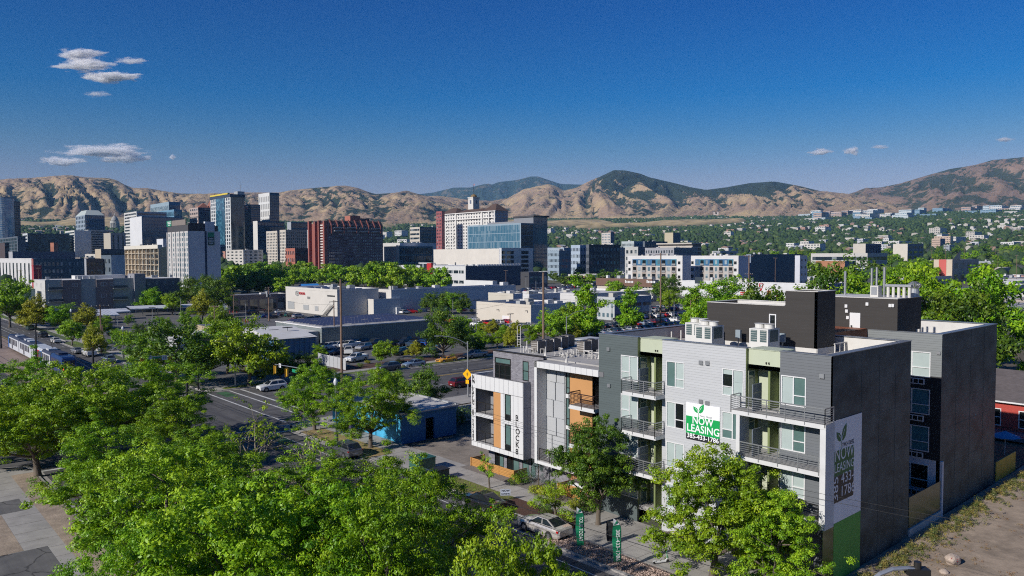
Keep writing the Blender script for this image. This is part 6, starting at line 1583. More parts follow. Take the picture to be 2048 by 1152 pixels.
# dense rows
random.seed(5)
COLS = ['white','white','silver','silver','grey','black','navy','black','blue','light blue','red','steel blue','white','maroon']
def row(px,py,n,head,along,gap,group,labs,kinds=('sedan','suv','suv','pickup')):
	x,y = gp(px,py)
	for k in range(n):
		c = random.choice(COLS); kd = random.choice(kinds)
		if random.random() < .07: continue
		xx,yy = (x+k*gap,y) if along == 'x' else (x,y+k*gap)
		car(kd,xx+random.uniform(-.15,.15),yy+random.uniform(-.3,.3),(HEAD[head]+random.uniform(-2,2)),c,f'{c} {"pickup" if kd == "pickup" else kd} {labs}',group)
GD = 'cars in the rows behind the apartments'
for (px,py,n) in ((1172,672,16),(1205,658,14),(1240,642,14),(1262,628,14),(1290,622,14)):
	row(px,py,n,'N','x',2.9,GD,'in the dense rows before the dark blue showroom')
GE = 'cars behind the small lot trees'
for (px,py,n) in ((825,694,3),(905,668,11),(925,655,9),(905,645,6)):
	row(px,py,n,'N','x',2.9,GE,'in the rows behind the small lot trees')
GC = 'cars in the far sale lot'
for (px,py,n) in ((1035,598,24),(1035,591,26),(1035,586,28),(1040,581,30),(1130,572,26)):
	row(px,py,n,'N','x',3.0,GC,'in the packed far sale lot')
GF = 'cars before the white service building'
for (px,py,n) in ((1440,612,18),(1240,590,12)): row(px,py,n,'N','x',3.0,GF,'before the white service building')
GW = 'cars on the far gravel lot'
for (px,py,n) in ((1660,552,22),(1680,546,22)): row(px,py,n,'N','x',4.0,GW,'on the far gravel lot at right')

# ---------------------------------------------------------------- tram
def tram():
	t = thing('tram','two part red, white and blue tram with dark roof running down the street','tram',(31.25,0,0.35))
	WH = mat('tram_white',(0.55,0.57,0.6),rough=.35,var=.03); BL = mat('tram_blue',(0.01,0.035,0.13),rough=.3,var=.03); MB_ = mat('tram_mid_blue',(0.03,0.14,0.42),rough=.3,var=.02); RD = mat('tram_red',(0.5,0.012,0.04),rough=.3,var=.02); RF = mat('tram_roof',(0.035,0.045,0.08),rough=.6,var=.1)
	w = 1.32
	def seg(y0,y1,wall_m,roof_m,name='body'):
		b = MB(); P0 = [(-w,0.35),(-w,2.9),(-w*.8,3.35),(w*.8,3.35),(w,2.9),(w,.35)]
		A = [(x,y0,z) for x,z in P0]; B = [(x,y1,z) for x,z in P0]
		for i in range(5): b.poly([A[i],B[i],B[i+1],A[i+1]],roof_m if i in (1,2,3) else wall_m)
		b.poly(A,wall_m); b.poly(B[::-1],wall_m); return b.build(name,parent=t)
	secs = [(157.5,159.0,BL,BL),(159.0,167.5,BL,BL),(168.1,176.0,WH,RF),(176.0,178.2,MB_,WH),(178.2,181.2,RD,WH),(181.2,186.8,WH,WH),(187.4,201.5,WH,RF),(202.1,214.5,WH,RF),(214.5,216.0,MB_,BL)]
	for y0,y1,a,r in secs[1:]: seg(y0,y1,a,r)
	# sloped tail
	b = MB(); F_ = [(-w,.35),(-w,2.9),(-w*.8,3.35),(w*.8,3.35),(w,2.9),(w,.35)]; A = [(x*(.85 if z > 1.5 else .96),159.0-(1.5 if z < 1.6 else .45),z*(.92 if z > 3 else 1)) for x,z in F_]; B = [(x,159.0,z) for x,z in F_]
	for i in range(5): b.poly([A[i],B[i],B[i+1],A[i+1]],BL)
	b.poly(A,BL); b.build('tail',parent=t)
	b = MB(); b.box(-.85,157.95,1.75,.85,158.05,2.75,mat('tram_glass',(.02,.03,.05),rough=.05,var=0)); b.build('rear_window',parent=t)
	RL = mat('tram_tail_lamp',(.6,.02,.02),rough=.3,var=0,emit=(1.0,.04,.05),estr=3.0)
	for s_ in (-1,1): b = MB(); b.box(s_*1.08-.13,157.4,1.15,s_*1.08+.13,157.52,1.4,RL); b.build('tail_lamp',parent=t)
	b = MB(); b.box(-.5,157.42,1.5,.5,157.6,1.66,WH); b.build('route_sign',parent=t)
	for y in (167.8,187.1,201.8): b = MB(); b.box(-w*.9,y-.32,.4,w*.9,y+.32,3.2,CBK); b.build('bellows',parent=t)
	gl = MATS['tram_glass']
	y = 159.8
	while y < 214:
		ok = not any(abs(y+.7-q) < 1.3 for q in (167.8,187.1,201.8))
		if ok:
			door = int((y-159.8)/1.85) % 4 == 2
			for s_ in (-1,1):
				b = MB(); b.box(s_*(w+.001),y,.45 if door else 1.35,s_*(w+.015),y+1.4,2.65,gl); b.build('door' if door else 'window',parent=t)
		y += 1.85
	for y in (163,172,192,196,207): b = MB(); b.box(-.8,y,3.36,.8,y+2.6,3.68,WH if y != 163 else RF); b.build('roof_unit',parent=t)
	b = MB(); b.beam((0,172,3.5),(0,173.6,4.5),.06,.06,CBK); b.beam((0,173.6,4.5),(0,172.3,5.4),.06,.06,CBK); b.beam((-.7,172.3,5.42),(.7,172.3,5.42),.06,.06,CBK); b.build('pantograph',parent=t)
	b = MB()
	for y in (161,171,184,198,210): b.box(-1.0,y-1,0.0,1.0,y+1,.36,CBK)
	b.build('bogies',parent=t,kind='stuff')
tram()
# small bus with green sides behind the hall
def bus(px,py,head,label,c1):
	x,y = gp(px,py); t = thing('bus',label,'bus',(x,y,0),rad(head)); b = MB(); b.box(-5.5,-1.25,.4,5.5,1.25,3.0,c1,top=M_WHITE); b.build('body',parent=t)
	b = MB(); b.box(-5.3,-1.27,1.4,5.3,1.27,2.4,CG); b.build('windows',parent=t)
	for sx in (-3.6,3.6): b = MB(); b.tube([(sx,-1.28,.5),(sx,1.28,.5)],.5,CT,10); b.build('axle_wheels',parent=t)
GBUS = mat('bus_green',(0.02,0.13,0.09),rough=.4,var=.05)
bus(558,584,0,'green shuttle bus at left behind the white dealership',GBUS); bus(582,585,5,'darker green shuttle bus right of the other one',GBUS)
# ================================================================ POLES, WIRES, LAMPS, SIGNALS, SIGNS, SMALL THINGS
WOODP = mat('weathered_pole',(0.19,0.125,0.09),rough=.95,var=.3,scale=2,stretch=(2,2,.3)); INS = mat('insulator',(0.5,0.5,0.48),rough=.4,var=0)
YEL = mat('signal_yellow',(0.65,0.36,0.02),rough=.5,var=.05); GRS = mat('street_sign_green',(0.01,0.25,0.13),rough=.4,var=0); WSG = mat('sign_sheet_white',(0.7,0.7,0.7),rough=.4,var=0); SGM = mat('sign_grey',(0.35,0.36,0.36),rough=.5,var=.1)
def zat(px,py,x,y):
	"""height of the picture point (px, py) above the ground spot (x, y)"""
	D = pj(x,y,0)[2]; d = ray(px,py); return CAM_H+d.z*D/d.dot(_fw)
def wood_pole(px,yb,yt,label,r=.17,arms=(0,),arm_dir=(1,0),trans=0,arm_len=2.4):
	x,y = gp(px,yb); h = zat(px,yt,x,y); t = thing('utility_pole',label,'utility pole',(x,y,0))
	b = MB(); b.tube([(0,0,0),(0,0,h)],[r,r*.7],WOODP,10); b.build('pole',parent=t)
	A = Vector((arm_dir[0],arm_dir[1],0)).normalized()
	for dz in arms:
		b = MB(); b.beam(A*-arm_len/2+Vector((0,0,h-.4-dz)),A*arm_len/2+Vector((0,0,h-.4-dz)),.12,.14,WOODP); c = b.build('crossarm',parent=t)
		for k in (-.45,-.2,.2,.45):
			b = MB(); q = A*arm_len*k; b.tube([(q.x,q.y,h-.33-dz),(q.x,q.y,h-.1-dz)],[.05,.04],INS,6); b.build('insulator',parent=c)
	for k in range(trans):
		b = MB(); q = A*(.45 if k else -.45); b.tube([(q.x,q.y,h-3.3),(q.x,q.y,h-2.3)],.28,SGM,10); b.build('transformer',parent=t)
	return (x,y,h)
def wire(name,pts_label,a,q,sag,r=.018,mt=None,group='overhead wires'):
	a = Vector(a); q = Vector(q); b = MB(); n = 14
	P = [a.lerp(q,i/n)-Vector((0,0,sag*4*(i/n)*(1-i/n))) for i in range(n+1)]
	b.tube(P,r,mt or CBK,4,cap=False); return tag(b.build(name),pts_label,'wire',group)
p1 = wood_pole(684,772,558,'tallest wooden pole beside the pale fence and white trucks',r=.24,arms=(),trans=0)
p2 = wood_pole(669,694,600,'reddish wooden pole left of the tallest one, with a lamp head',r=.16,arms=(0,7))
p3 = wood_pole(538,642,574,'wooden pole with two grey transformers in the dealership yard',r=.25,arms=(0,),trans=2)
p4 = wood_pole(1087,738,545,'thick brown wooden pole behind the brick block roof',r=.27,arms=(11.5,14.5),arm_dir=(1,-.6))
p5 = wood_pole(1321,656,506,'tall wooden pole with wide crossarm above the car rows',r=.28,arms=(0,17),arm_dir=(1,-.6),arm_len=3.4)
p6 = wood_pole(1497,640,510,'wooden pole in front of the white apartments',r=.24,arms=(0,6),arm_dir=(1,-.6),arm_len=3)
p7 = wood_pole(203,708,609,'left one of the twin leaning poles by the pavement, wires fanning from its top',r=.2,arms=(0,),arm_dir=(1,.1),arm_len=4,trans=0)
p8 = wood_pole(206,704,650,'shorter right one of the twin poles by the pavement',r=.17,arms=())
POLE_L = ['thin pole among the far sale lot cars, leftmost','thin pole right of the far sale lot by the blue blocks','thin pole behind the beige warehouse','thin pole left of the brown service building','thin pole in front of the blank dark blue block','tall thin pole above the big right hand trees, left one','pale pole beside the slanted roof building','thin pole among trees near the right edge, left of a close pair','thin pole near the right edge, right one of a close pair','thin pole at the right edge over the low roofs','thin pole between the cream office block and the slanted roof building','white topped pole before the red brick tower','thin pole in the left part of the tree belt','thin pole over the low roofs right of the white stair tower','thin pole just right of the white stair tower','thin pole before the white apartments at far left','thin pole before the red walled block at far left','thin pole before the brown balconied section at left','thin pole above the roofs of the long dealership hall','pole with a transformer left of the brown glazed hall','dark pole above the beige shop']
for i,(px,yb,yt) in enumerate(((1115,560,520),(1190,560,520),(1136,592,552),(1205,590,552),(1550,585,515),(1890,560,490),(1928,548,490),(1990,545,497),(1995,560,500),(2032,575,510),(1862,550,500),(719,545,507),(566,578,520),(1680,565,520),(1620,560,520),(42,600,540),(78,592,535),(120,560,520),(1012,590,540),(468,640,588),(430,690,610))):
	wood_pole(px,yb,yt,POLE_L[i],r=.14,arms=(0,),arm_dir=(1,-.6))
# wires
wt = p7[2]-.2
for k in range(4):
	off = -1.8+k*1.2
	wire('overhead_wire','one of the fanned wires from the twin poles towards the upper left',(p7[0]+off,p7[1],wt),(p7[0]+off,p7[1]+75,wt+1),2.2)
	wire('overhead_wire','one of the fanned wires from the twin poles towards the canopies',(p7[0]+off,p7[1],wt),(p7[0]+40+off,p7[1]-6,wt-1),1.8)
	wire('overhead_wire','one of the wires running from the twin poles towards the crossing',(p7[0]+off*.6,p7[1],wt-1),(46+off*.4,120,8.5),1.2)
for k in range(3):
	wire('overhead_wire','one of the sagging wires in front of the trees by the crossing',(46,121-k*.5,8.8-k*.5),(63.5,116+k*.5,9.6-k*.5),.8,group='wires at the crossing')
	wire('overhead_wire','one of the thin wires over the pavement beside the flags',(45.6,14,7.4-k*.35),(45.4,62,7.6-k*.35),.7,r=.012,group='wires over the pavement') if k < 2 else None
wire('overhead_wire','thin wire slanting across the white dealership wall',(p3[0],p3[1],p3[2]-3),(p2[0],p2[1],p2[2]-1),1)
wire('overhead_wire','thin wire slanting across the beige warehouse wall',(p2[0],p2[1],p2[2]-2),(p4[0],p4[1],p4[2]-4),3)
wire('overhead_wire','thin wire over the car rows toward the right',(p4[0],p4[1],14),(p5[0],p5[1],12),2)
# tram catenary
DKP = mat('dark_mast',(0.02,0.02,0.025),rough=.5,var=.1)
MX = 29.0
masts = []
for i,px in enumerate((373,186,73,3)):
	# solve where the mast line crosses the picture column
	Y = onX(px,720,MX)[0]; masts.append(Y)
	t = thing('tram_mast',['black tram mast nearest the crossing, only its top above the locusts','black tram mast left of the white pickup','black tram mast in front of the tram','black tram mast at the left edge of the photo'][i],'mast',(MX,Y,0),0,'tram line masts')
	b = MB(); b.tube([(0,0,0),(0,0,.9),(0,0,.92),(0,0,7.8)],[.26,.26,.19,.15],DKP,12); b.build('pole',parent=t)
	for s_ in (-1,1):
		b = MB(); b.beam((0,0,6.6),(s_*2.9,0,6.9),.06,.06,DKP); b.beam((0,0,5.6),(s_*1.9,0,6.75),.05,.05,DKP); b.beam((s_*1.4,0,6.1),(s_*2.7,0,5.75),.035,.035,DKP); b.build('bracket',parent=t)
masts.sort()
for X in (MX-2.7,MX+2.3):
	side = 'left' if X < MX else 'right'
	wire('contact_wire',f'{side} straight contact wire over the tram tracks',(X,20,5.75),(X,420,5.75),0,r=.02,group='tram wires')
	Ys = [20]+masts+[300,400]
	for a,q in zip(Ys,Ys[1:]): wire('catenary_wire',f'sagging carrier wire above the {side} tram track',(X,a,6.9),(X,q,6.9),.8,r=.018,group='tram wires')
# lamps
def acorn_lamp(px,yb,yt,label,light=True):
	x,y = gp(px,yb); h = zat(px,yt,x,y); t = thing('street_lamp',label,'street lamp',(x,y,Z1),0,'round topped street lamps'); pm = mat('lamp_post_pale',(0.10,0.11,0.11),rough=.6,var=.1)
	b = MB(); b.tube([(0,0,0),(0,0,.9),(0,0,1.1),(0,0,h-.9)],[.24,.2,.1,.07],pm,12); b.build('post',parent=t)
	b = MB(); b.tube([(0,0,h-.9),(0,0,h-.8),(0,0,h-.45),(0,0,h-.15),(0,0,h)],[.12,.2,.27,.16,.03],mat('lamp_globe',(0.6,0.62,0.64),rough=.3,var=0),14); b.build('globe',parent=t,smooth=True)
acorn_lamp(673,886,757,'round topped street lamp by the blue building, tree leaves around it')
acorn_lamp(247,718,653,'round topped street lamp right of the twin poles')
acorn_lamp(144,690,618,'round topped street lamp on the grass island')
def black_lantern():
	x,y = gp(1637,1160); h = zat(1637,986,x,y); t = thing('street_lamp','tall black lantern lamp in front of the corner balcony','street lamp',(x,y,0)); b = MB()
	b.tube([(0,0,0),(0,0,1.0),(0,0,1.05),(0,0,2.6),(0,0,2.65),(0,0,h-1.15)],[.2,.17,.11,.1,.12,.07],DKP,12); b.build('post',parent=t)
	b = MB(); b.tube([(0,0,h-1.15),(0,0,h-1.05),(0,0,h-.95)],[.07,.16,.08],DKP,12); b.build('collar',parent=t)
	b = MB(); b.tube([(0,0,h-.95),(0,0,h-.45)],[.12,.24],mat('lantern_glass',(0.25,0.27,0.3),rough=.1,var=0),8); b.build('lamp_glass',parent=t)
	b = MB()
	for k in range(8): a = k*math.pi/4; b.beam((math.cos(a)*.125,math.sin(a)*.125,h-.95),(math.cos(a)*.25,math.sin(a)*.25,h-.45),.02,.02,DKP)
	b.build('lamp_frame',parent=t,kind='stuff')
	b = MB(); b.tube([(0,0,h-.45),(0,0,h-.42),(0,0,h-.15),(0,0,h-.1),(0,0,h)],[.29,.28,.09,.05,.02],DKP,12); b.build('lamp_cap',parent=t)
black_lantern()
def arm_lamp(px,yb,yt,dx,dy,label,arm=3.0,sign=False,mt=None,parent_only=False):
	x,y = gp(px,yb); h = zat(px,yt,x,y); mt = mt or M_STEEL; t = thing('street_light',label,'street light',(x,y,0)); b = MB(); b.tube([(0,0,0),(0,0,h)],[.14,.09],mt,10); b.build('post',parent=t)
	d = Vector((dx,dy,0)).normalized(); P = [d*arm*math.sin(k/8*math.pi/2)+Vector((0,0,h-.4+1.5*(1-math.cos(k/8*math.pi/2))*0+1.3*math.sin(k/8*math.pi/2)**.7)) for k in range(9)]
	P = [Vector((0,0,h-.5))]+[d*arm*t_+Vector((0,0,h-.5+1.4*(1-(1-t_)**2.2))) for t_ in (.12,.28,.45,.65,.85,1.0)]
	b = MB(); b.tube(P,.05,mt,8); b.build('arm',parent=t); e = P[-1]; b = MB(); b.obox(e+d*.25,d*.38,Vector((-d.y,d.x,0))*.13,(0,0,.06),mt); b.build('lamp_head',parent=t)
	if sign:
		def zz(py): return zat(px,py,x,y)
		zc = zz(748); s_ = .52; nrm = Vector((-1,-.35,0)).normalized(); u = Vector((nrm.y,-nrm.x,0))
		b = MB(); c = nrm*.16+Vector((0,0,zc)); b.obox(c,(u+Vector((0,0,1)))*s_/1.1*.9,(u-Vector((0,0,1)))*s_/1.1*.9,nrm*.015,mat('warning_yellow',(0.8,0.42,0.0),rough=.4,var=0)); sg = b.build('warning_sign',parent=t)
		b = MB(); c2 = c+nrm*.02; b.obox(c2,u*.05,Vector((0,0,1))*.3,nrm*.006,CBK); b.obox(c2+Vector((0,0,.05)),u*.2,Vector((0,0,1))*.05,nrm*.006,CBK); b.build('sign_symbol',parent=sg)
		b = MB(); b.obox(nrm*.16+Vector((0,0,zz(763))),u*.3,Vector((0,0,1))*.3,nrm*.015,MATS['warning_yellow']); b.build('warning_sign',parent=t)
arm_lamp(936,795,682,-.8,.55,'pale street light with yellow diamond sign beside the white block',arm=4.5,sign=True)
arm_lamp(1133,738,632,.9,-.2,'pale street light just right of the thick brown pole',arm=3.5)
arm_lamp(1381,672,600,.9,-.4,'street light with curved arm left of the black penthouse',arm=4.5,mt=WOODP)
arm_lamp(1224,660,612,.9,-.3,'dark street light in front of the grey modern showroom',arm=4.5,mt=DKP)
arm_lamp(471,775,694,.8,-.5,'grey street light on the lawn strip by the crossing',arm=5)
arm_lamp(397,780,700,.1,-1,'street light at the far corner of the crossing',arm=1.5,mt=M_DKMETAL)
def yard_light(px,yb,yt,label):
	x,y = gp(px,yb); h = zat(px,yt,x,y); t = thing('yard_light',label,'light pole',(x,y,0),0,'flat headed lot lights'); b = MB(); b.tube([(0,0,0),(0,0,.8),(0,0,.81),(0,0,h)],[.25,.25,.09,.07],M_STEEL,8); b.build('post',parent=t)
	b = MB(); b.box(-1.1,-.22,h-.05,1.1,.22,h+.12,M_DKMETAL); b.build('lamp_head',parent=t)
for i,(px,yb,yt) in enumerate(((492,640,604),(548,712,660),(576,712,655),(906,640,597),(948,690,628),(953,690,600),(1021,665,628),(1136,645,605),(1052,595,553),(1072,597,560),(880,628,592),(1300,655,606),(1348,640,600),(350,630,602),(362,640,594),(194,660,625),(236,672,636),(305,640,615),(490,552,509),(520,575,527))):
	yard_light(px,yb,yt,['flat headed light before the brown hall','thin light pole at the left front of the blue shed','thin light pole with white dome before the blue shed','flat headed light beside the carport','left one of the two close light poles behind the big lot tree','right one of the two close light poles, reddish behind the big lot tree','flat headed light before the beige warehouse door','light pole on the flat roofs left of the cone shaped tree','pale light in the far sale lot, left','pale light in the far sale lot, next to the tall pole','light pole by the dark trees of the long wall','dark light pole among the dense car rows','thin light pole right of the wooden pole','light pole by the brick apartments, left','taller light pole by the brick apartments, right','light pole left of the canopies','dark light pole before the canopies','light pole at the right end of the canopies','pale pole rising over the tree belt','pale pole with green sign beside it in the tree belt'][i])
# traffic signals: yellow heads, green street name, arrow signs hung from mast arms
def signal_head(parent,c,face,side=False):
	f = Vector(face).normalized(); u = Vector((-f.y,f.x,0)); z = Vector((0,0,1)); c = Vector(c)
	b = MB(); b.obox(c,u*.2,f*.14,z*.55,YEL); h = b.build('signal_head',parent=parent)
	b = MB(); b.obox(c+f*.12,u*.33,f*.012,z*.68,YEL); b.build('backplate',parent=h)
	for k,cl in enumerate(((.03,.03,.03),(.03,.03,.03),(.03,.05,.03))):
		p = c+f*.15+z*(.36-.36*k); b = MB(); b.tube([p,p+f*.05],.12,mat('signal_lens_dark',(.02,.02,.02),rough=.2,var=0) if k != 1 else mat('signal_lens_amber',(.25,.09,.01),rough=.2,var=0),12); b.build('lens',parent=h)
def hang_sign(parent,c,face,w,h,mt,name,sym=None):
	f = Vector(face).normalized(); u = Vector((-f.y,f.x,0)); z = Vector((0,0,1)); c = Vector(c); b = MB(); b.obox(c,u*w/2,f*.02,z*h/2,mt); s_ = b.build(name,parent=parent)
	if sym:
		b = MB()
		for (a0,z0),(a1,z1),t_ in sym: p = c+f*.03+u*a0+z*z0; q = c+f*.03+u*a1+z*z1; b.beam(p,q,.03,t_,CBK)
		b.build('sign_symbol',parent=s_)
def signals():
	X,Y = gp(399,779); zt = zat(342,722,X,Y)
	t = thing('traffic_signal','far corner traffic signal arm with two yellow heads, arrow signs and a green name plate','traffic signal',(X,Y,0))
	def loc(px,py):  # point on the vertical plane y = Y
		xx,zz = onY(px,py,Y); return (xx-X,0,zz)
	b = MB(); za = loc(300,714)[2]; b.tube([(0,0,0),(0,0,za+.4)],[.16,.12],M_STEEL,10); b.build('post',parent=t)
	e = loc(278,714); b = MB(); b.tube([(0,0,za),(e[0],0,za)],[.09,.05],M_STEEL,8); b.build('arm',parent=t)
	F_ = (0,-1,0)
	for px in (285,342): signal_head(t,loc(px,722),F_)
	hang_sign(t,loc(313.5,714.5),F_,1.25,.42,GRS,'street_name_sign')
	hang_sign(t,loc(299,715),F_,.7,.6,WSG,'turn_sign',[((-.1,-.2),(-.1,.1),.07),((-.1,.1),(.18,.1),.07),((.18,.1),(.1,.2),.05)])
	hang_sign(t,loc(329,715),F_,.85,.75,WSG,'turn_sign',[((.1,-.25),(.1,.2),.08),((-.15,-.2),(-.15,.1),.06),((-.15,.1),(-.25,.1),.06)])
	# signal for the cross street, seen from the side
	X2,Y2 = 49.0,91.0; t2 = thing('traffic_signal','near corner traffic signal arm with two yellow heads seen from the side above the tree','traffic signal',(X2,Y2,0))
	def loc2(px,py): yy,zz = onX(px,py,X2); return (0,yy-Y2,zz)
	b = MB(); b.tube([(0,0,0),(0,0,6.6)],[.17,.12],M_STEEL,10); b.build('post',parent=t2); e = loc2(550,735); b = MB(); b.tube([(0,0,6.4),(0,e[1],e[2]+.5)],[.1,.05],M_STEEL,8); b.build('arm',parent=t2)
	F2 = (-1,0,0)
	for px,py in ((551,739),(574,745)): signal_head(t2,loc2(px,py),(-.55,.85,0))
	hang_sign(t2,loc2(560,731),F2,.7,.6,WSG,'turn_sign',[((-.1,-.2),(-.1,.1),.07),((-.1,.1),(.18,.1),.07)])
	hang_sign(t2,loc2(589,742),F2,1.5,.45,GRS,'street_name_sign')
signals()
# feather flags
def feather(px,yb,yt,text,label,dark=False,lean=0.10):
	x,y = gp(px,yb); h = zat(px,yt,x,y); t = thing('feather_flag',label,'flag',(x,y,0),0,'feather flags by the kerb')
	FG = mat('flag_green',(0.004,0.19,0.085),rough=.6,var=.04); FW = mat('flag_white',(0.72,0.73,0.74),rough=.6,var=.02); FB = mat('flag_back',(0.015,0.016,0.018),rough=.7,var=.1)
	# the cloth faces west-south-west
	nrm = Vector((-.55,-.83,0)).normalized(); u = Vector((.83,-.55,0))   # u runs to the right in the photo
	if dark: nrm,u = -nrm,u
	w = .62; z0 = h*.2; n = 18; F_ = []; 
	def edge(t_):  # pole side, curving over at the top
		z = z0+(h-z0)*t_; bend = 0 if t_ < .72 else ((t_-.72)/.28)**2.2
		return bend
	b = MB(); c = MB()
	for k in range(n):
		t0,t1 = k/n,(k+1)/n
		zA,zB = z0+(h-z0)*t0,z0+(h-z0)*t1
		def pts(t_,z):
			bd = edge(t_); right = -w*.95*bd*0-bd*w*.92; left = -w*(.86+.14*math.sin(t_*3))
			rip = .05*math.sin(t_*9)+.03*math.sin(t_*23)
			return Vector((0,0,z))+u*right,Vector((0,0,z))+u*left+nrm*rip
		r0,l0 = pts(t0,zA); r1,l1 = pts(t1,zB); mt = FB if dark else (FW if t0 > .78 else FG)
		b.poly([l0,r0,r1,l1],mt); c.poly([l0-nrm*.012,l1-nrm*.012,r1-nrm*.012,r0-nrm*.012],FB if dark else mt)
	b.build('cloth',parent=t); c.build('cloth_back',parent=t)
	p = MB(); p.tube([(0,0,0),(0,0,z0+(h-z0)*.72)]+[Vector((0,0,z0+(h-z0)*q))-u*edge(q)*w*.92 for q in (.8,.88,.95,1.0)],.018,CBK,6); p.build('pole',parent=t)
	if not dark:
		LW = mat('flag_letter_white',(0.8,0.8,0.8),rough=.6,var=0)
		text_mesh('lettering',text,.40,LW,t,Vector((0,0,z0+(h-z0)*.74))-u*.46+nrm*.075,xdir=(0,0,-1),ydir=tuple(u),depth=.004,width=(h-z0)*.70 if len(text) > 10 else (h-z0)*.62)
		b = MB(); c0 = Vector((0,0,z0+(h-z0)*.84))-u*.45+nrm*.05
		b.poly([c0,c0+u*.16+Vector((0,0,.1)),c0+u*.2+Vector((0,0,.34)),c0+u*.03+Vector((0,0,.2))],FG); b.poly([c0-u*.01,c0-u*.02+Vector((0,0,.14)),c0-u*.16+Vector((0,0,.2)),c0-u*.14+Vector((0,0,.05))],FG); b.build('leaf_logo',parent=t)
	b = MB(); b.tube([(0,0,0),(0,0,.06)],[.16,.14],CBK,10); b.build('base',parent=t)
feather(1168,1110,1011,'TOUR TODAY','green feather flag reading TOUR TODAY in the river rock bed')
feather(1242,1145,1033,'385-433-1786','green feather flag with the phone number nearest the scooter')
feather(1228,1092,1040,'','black backed feather flag just behind the phone number flag',dark=True)
def scooter():
	x,y = gp(1322,1130); t = thing('kick_scooter','white and green kick scooter standing on the plaza','scooter',(x,y,Z1),rad(-25))
	W_ = M_WHITE; b = MB(); b.box(-.45,-.09,.1,.35,.09,.17,W_); b.build('deck',parent=t)
	b = MB(); b.beam((.35,0,.14),(.5,0,.32),.07,.07,W_); b.tube([(.5,0,.25),(.4,0,1.15)],.03,mat('scooter_green',(.1,.5,.25),rough=.4,var=0),8); b.build('stem',parent=t)
	b = MB(); b.beam((.4,-.25,1.15),(.4,.25,1.15),.035,.035,CBK); b.build('handlebar',parent=t)
	for sx in (-.5,.55): b = MB(); b.tube([(sx,-.03,.11),(sx,.03,.11)],.11,CT,12); b.build('wheel',parent=t)
	b = MB(); b.box(-.62,-.06,.2,-.42,.06,.24,W_); b.build('mudguard',parent=t)
scooter()
def boulder():
	x,y = gp(1905,1128); bm = bmesh.new(); bmesh.ops.create_icosphere(bm,subdivisions=3,radius=.5)
	for v in bm.verts:
		k = 1+.22*mnoise.noise(v.co*2.2+Vector((3,1,2)))+.08*mnoise.noise(v.co*7); v.co = v.co*k; v.co.z = max(-.3,v.co.z*.85)
	me = bpy.data.meshes.new('boulder'); bm.to_mesh(me); bm.free(); me.materials.append(mat('boulder_stone',(0.42,0.34,0.28),rough=.9,var=.2,scale=5,stain=.3,bump=.6,bscale=12)); o = bpy.data.objects.new('boulder',me); COL.objects.link(o); o.location = (x,y,.3); o.scale = (1.15,.95,1.1)
	tag(o,'pale boulder with red scrawl on the vacant lot','boulder')
	rm = mat('spray_red',(0.35,0.02,0.03),rough=.7,var=.1)
	random.seed(2); b = MB(); nrm = Vector((-.72,-.62,.3)).normalized(); u = nrm.cross(Vector((0,0,1))).normalized()*-1; w_ = u.cross(nrm)*-1
	for k in range(9):
		p = nrm*.47+u*(-.26+k%5*.13)+Vector((0,0,.08-.16*(k//5))); b.beam(p,p+u*random.uniform(-.06,.08)+Vector((0,0,random.uniform(-.1,.1))),.03,.025,rm)
	b.build('red_scrawl',parent=o)
boulder()
for px,py,s_,lab in ((1888,1146,.3,'small pale stone at the bottom edge beside the boulder'),):
	x,y = gp(px,py); b = MB(); b.tube([(x,y,0),(x,y,.15),(x,y,.28)],[.35,.3,.12],MATS['boulder_stone'],9); tag(b.build('stone',smooth=True),lab,'stone')
def near_camera_arm():
	"""curved arm with a sensor, on the pole of the next street light below the frame"""
	P = [at_depth(px,py,17.0) for px,py in ((1745,1160),(1760,1148),(1785,1138),(1815,1136),(1835,1140))]
	t = thing('street_light','curved grey lamp arm with a dark sensor at the bottom edge','street light'); x0,y0,_ = at_depth(1835,1300,17.0)
	b = MB(); b.tube(P,.05,M_STEEL,8); b.build('arm',parent=t); e = Vector(P[-1]); b = MB(); b.tube([(P[0][0],P[0][1],0),(P[0][0],P[0][1],P[0][2]+.05)],[.12,.08],M_STEEL,10); b.build('post',parent=t)
	b = MB(); b.obox(e+Vector((0,0,-.03)),_rt*.24,Vector((_fw.x,_fw.y,0))*.12,(0,0,.07),M_DKMETAL); b.build('lamp_head',parent=t); b = MB(); b.tube([e+Vector((0,0,.03)),e+Vector((0,0,.19))],.08,M_DKMETAL,10); b.build('sensor',parent=t)
near_camera_arm()
def yard_sign():
	x,y = gp(1011,1004); t = thing('yard_sign','small white NOW LEASING yard sign in the park strip behind the black car','sign',(x,y,Z1)); n_ = Vector((-.6,-.8,0)); u = Vector((.8,-.6,0))
	b = MB(); b.obox((0,0,.75),u*.45,n_*.01,(0,0,.28),mat('sign_blue_white',(.5,.55,.65),rough=.5,var=0)); b.build('panel',parent=t)
	text_mesh('lettering','NOW',.26,CBK,t,Vector((0,0,.77))-u*.36+n_*.03,xdir=tuple(u),ydir=(0,0,1),depth=.003,width=.7); text_mesh('lettering','LEASING',.2,CBK,t,Vector((0,0,.52))-u*.38+n_*.03,xdir=tuple(u),ydir=(0,0,1),depth=.003,width=.76)
	b = MB()
	for s_ in (-.3,.3): b.beam(u*s_,u*s_+Vector((0,0,.5)),.02,.02,M_STEEL)
	b.build('stake',parent=t)
yard_sign()
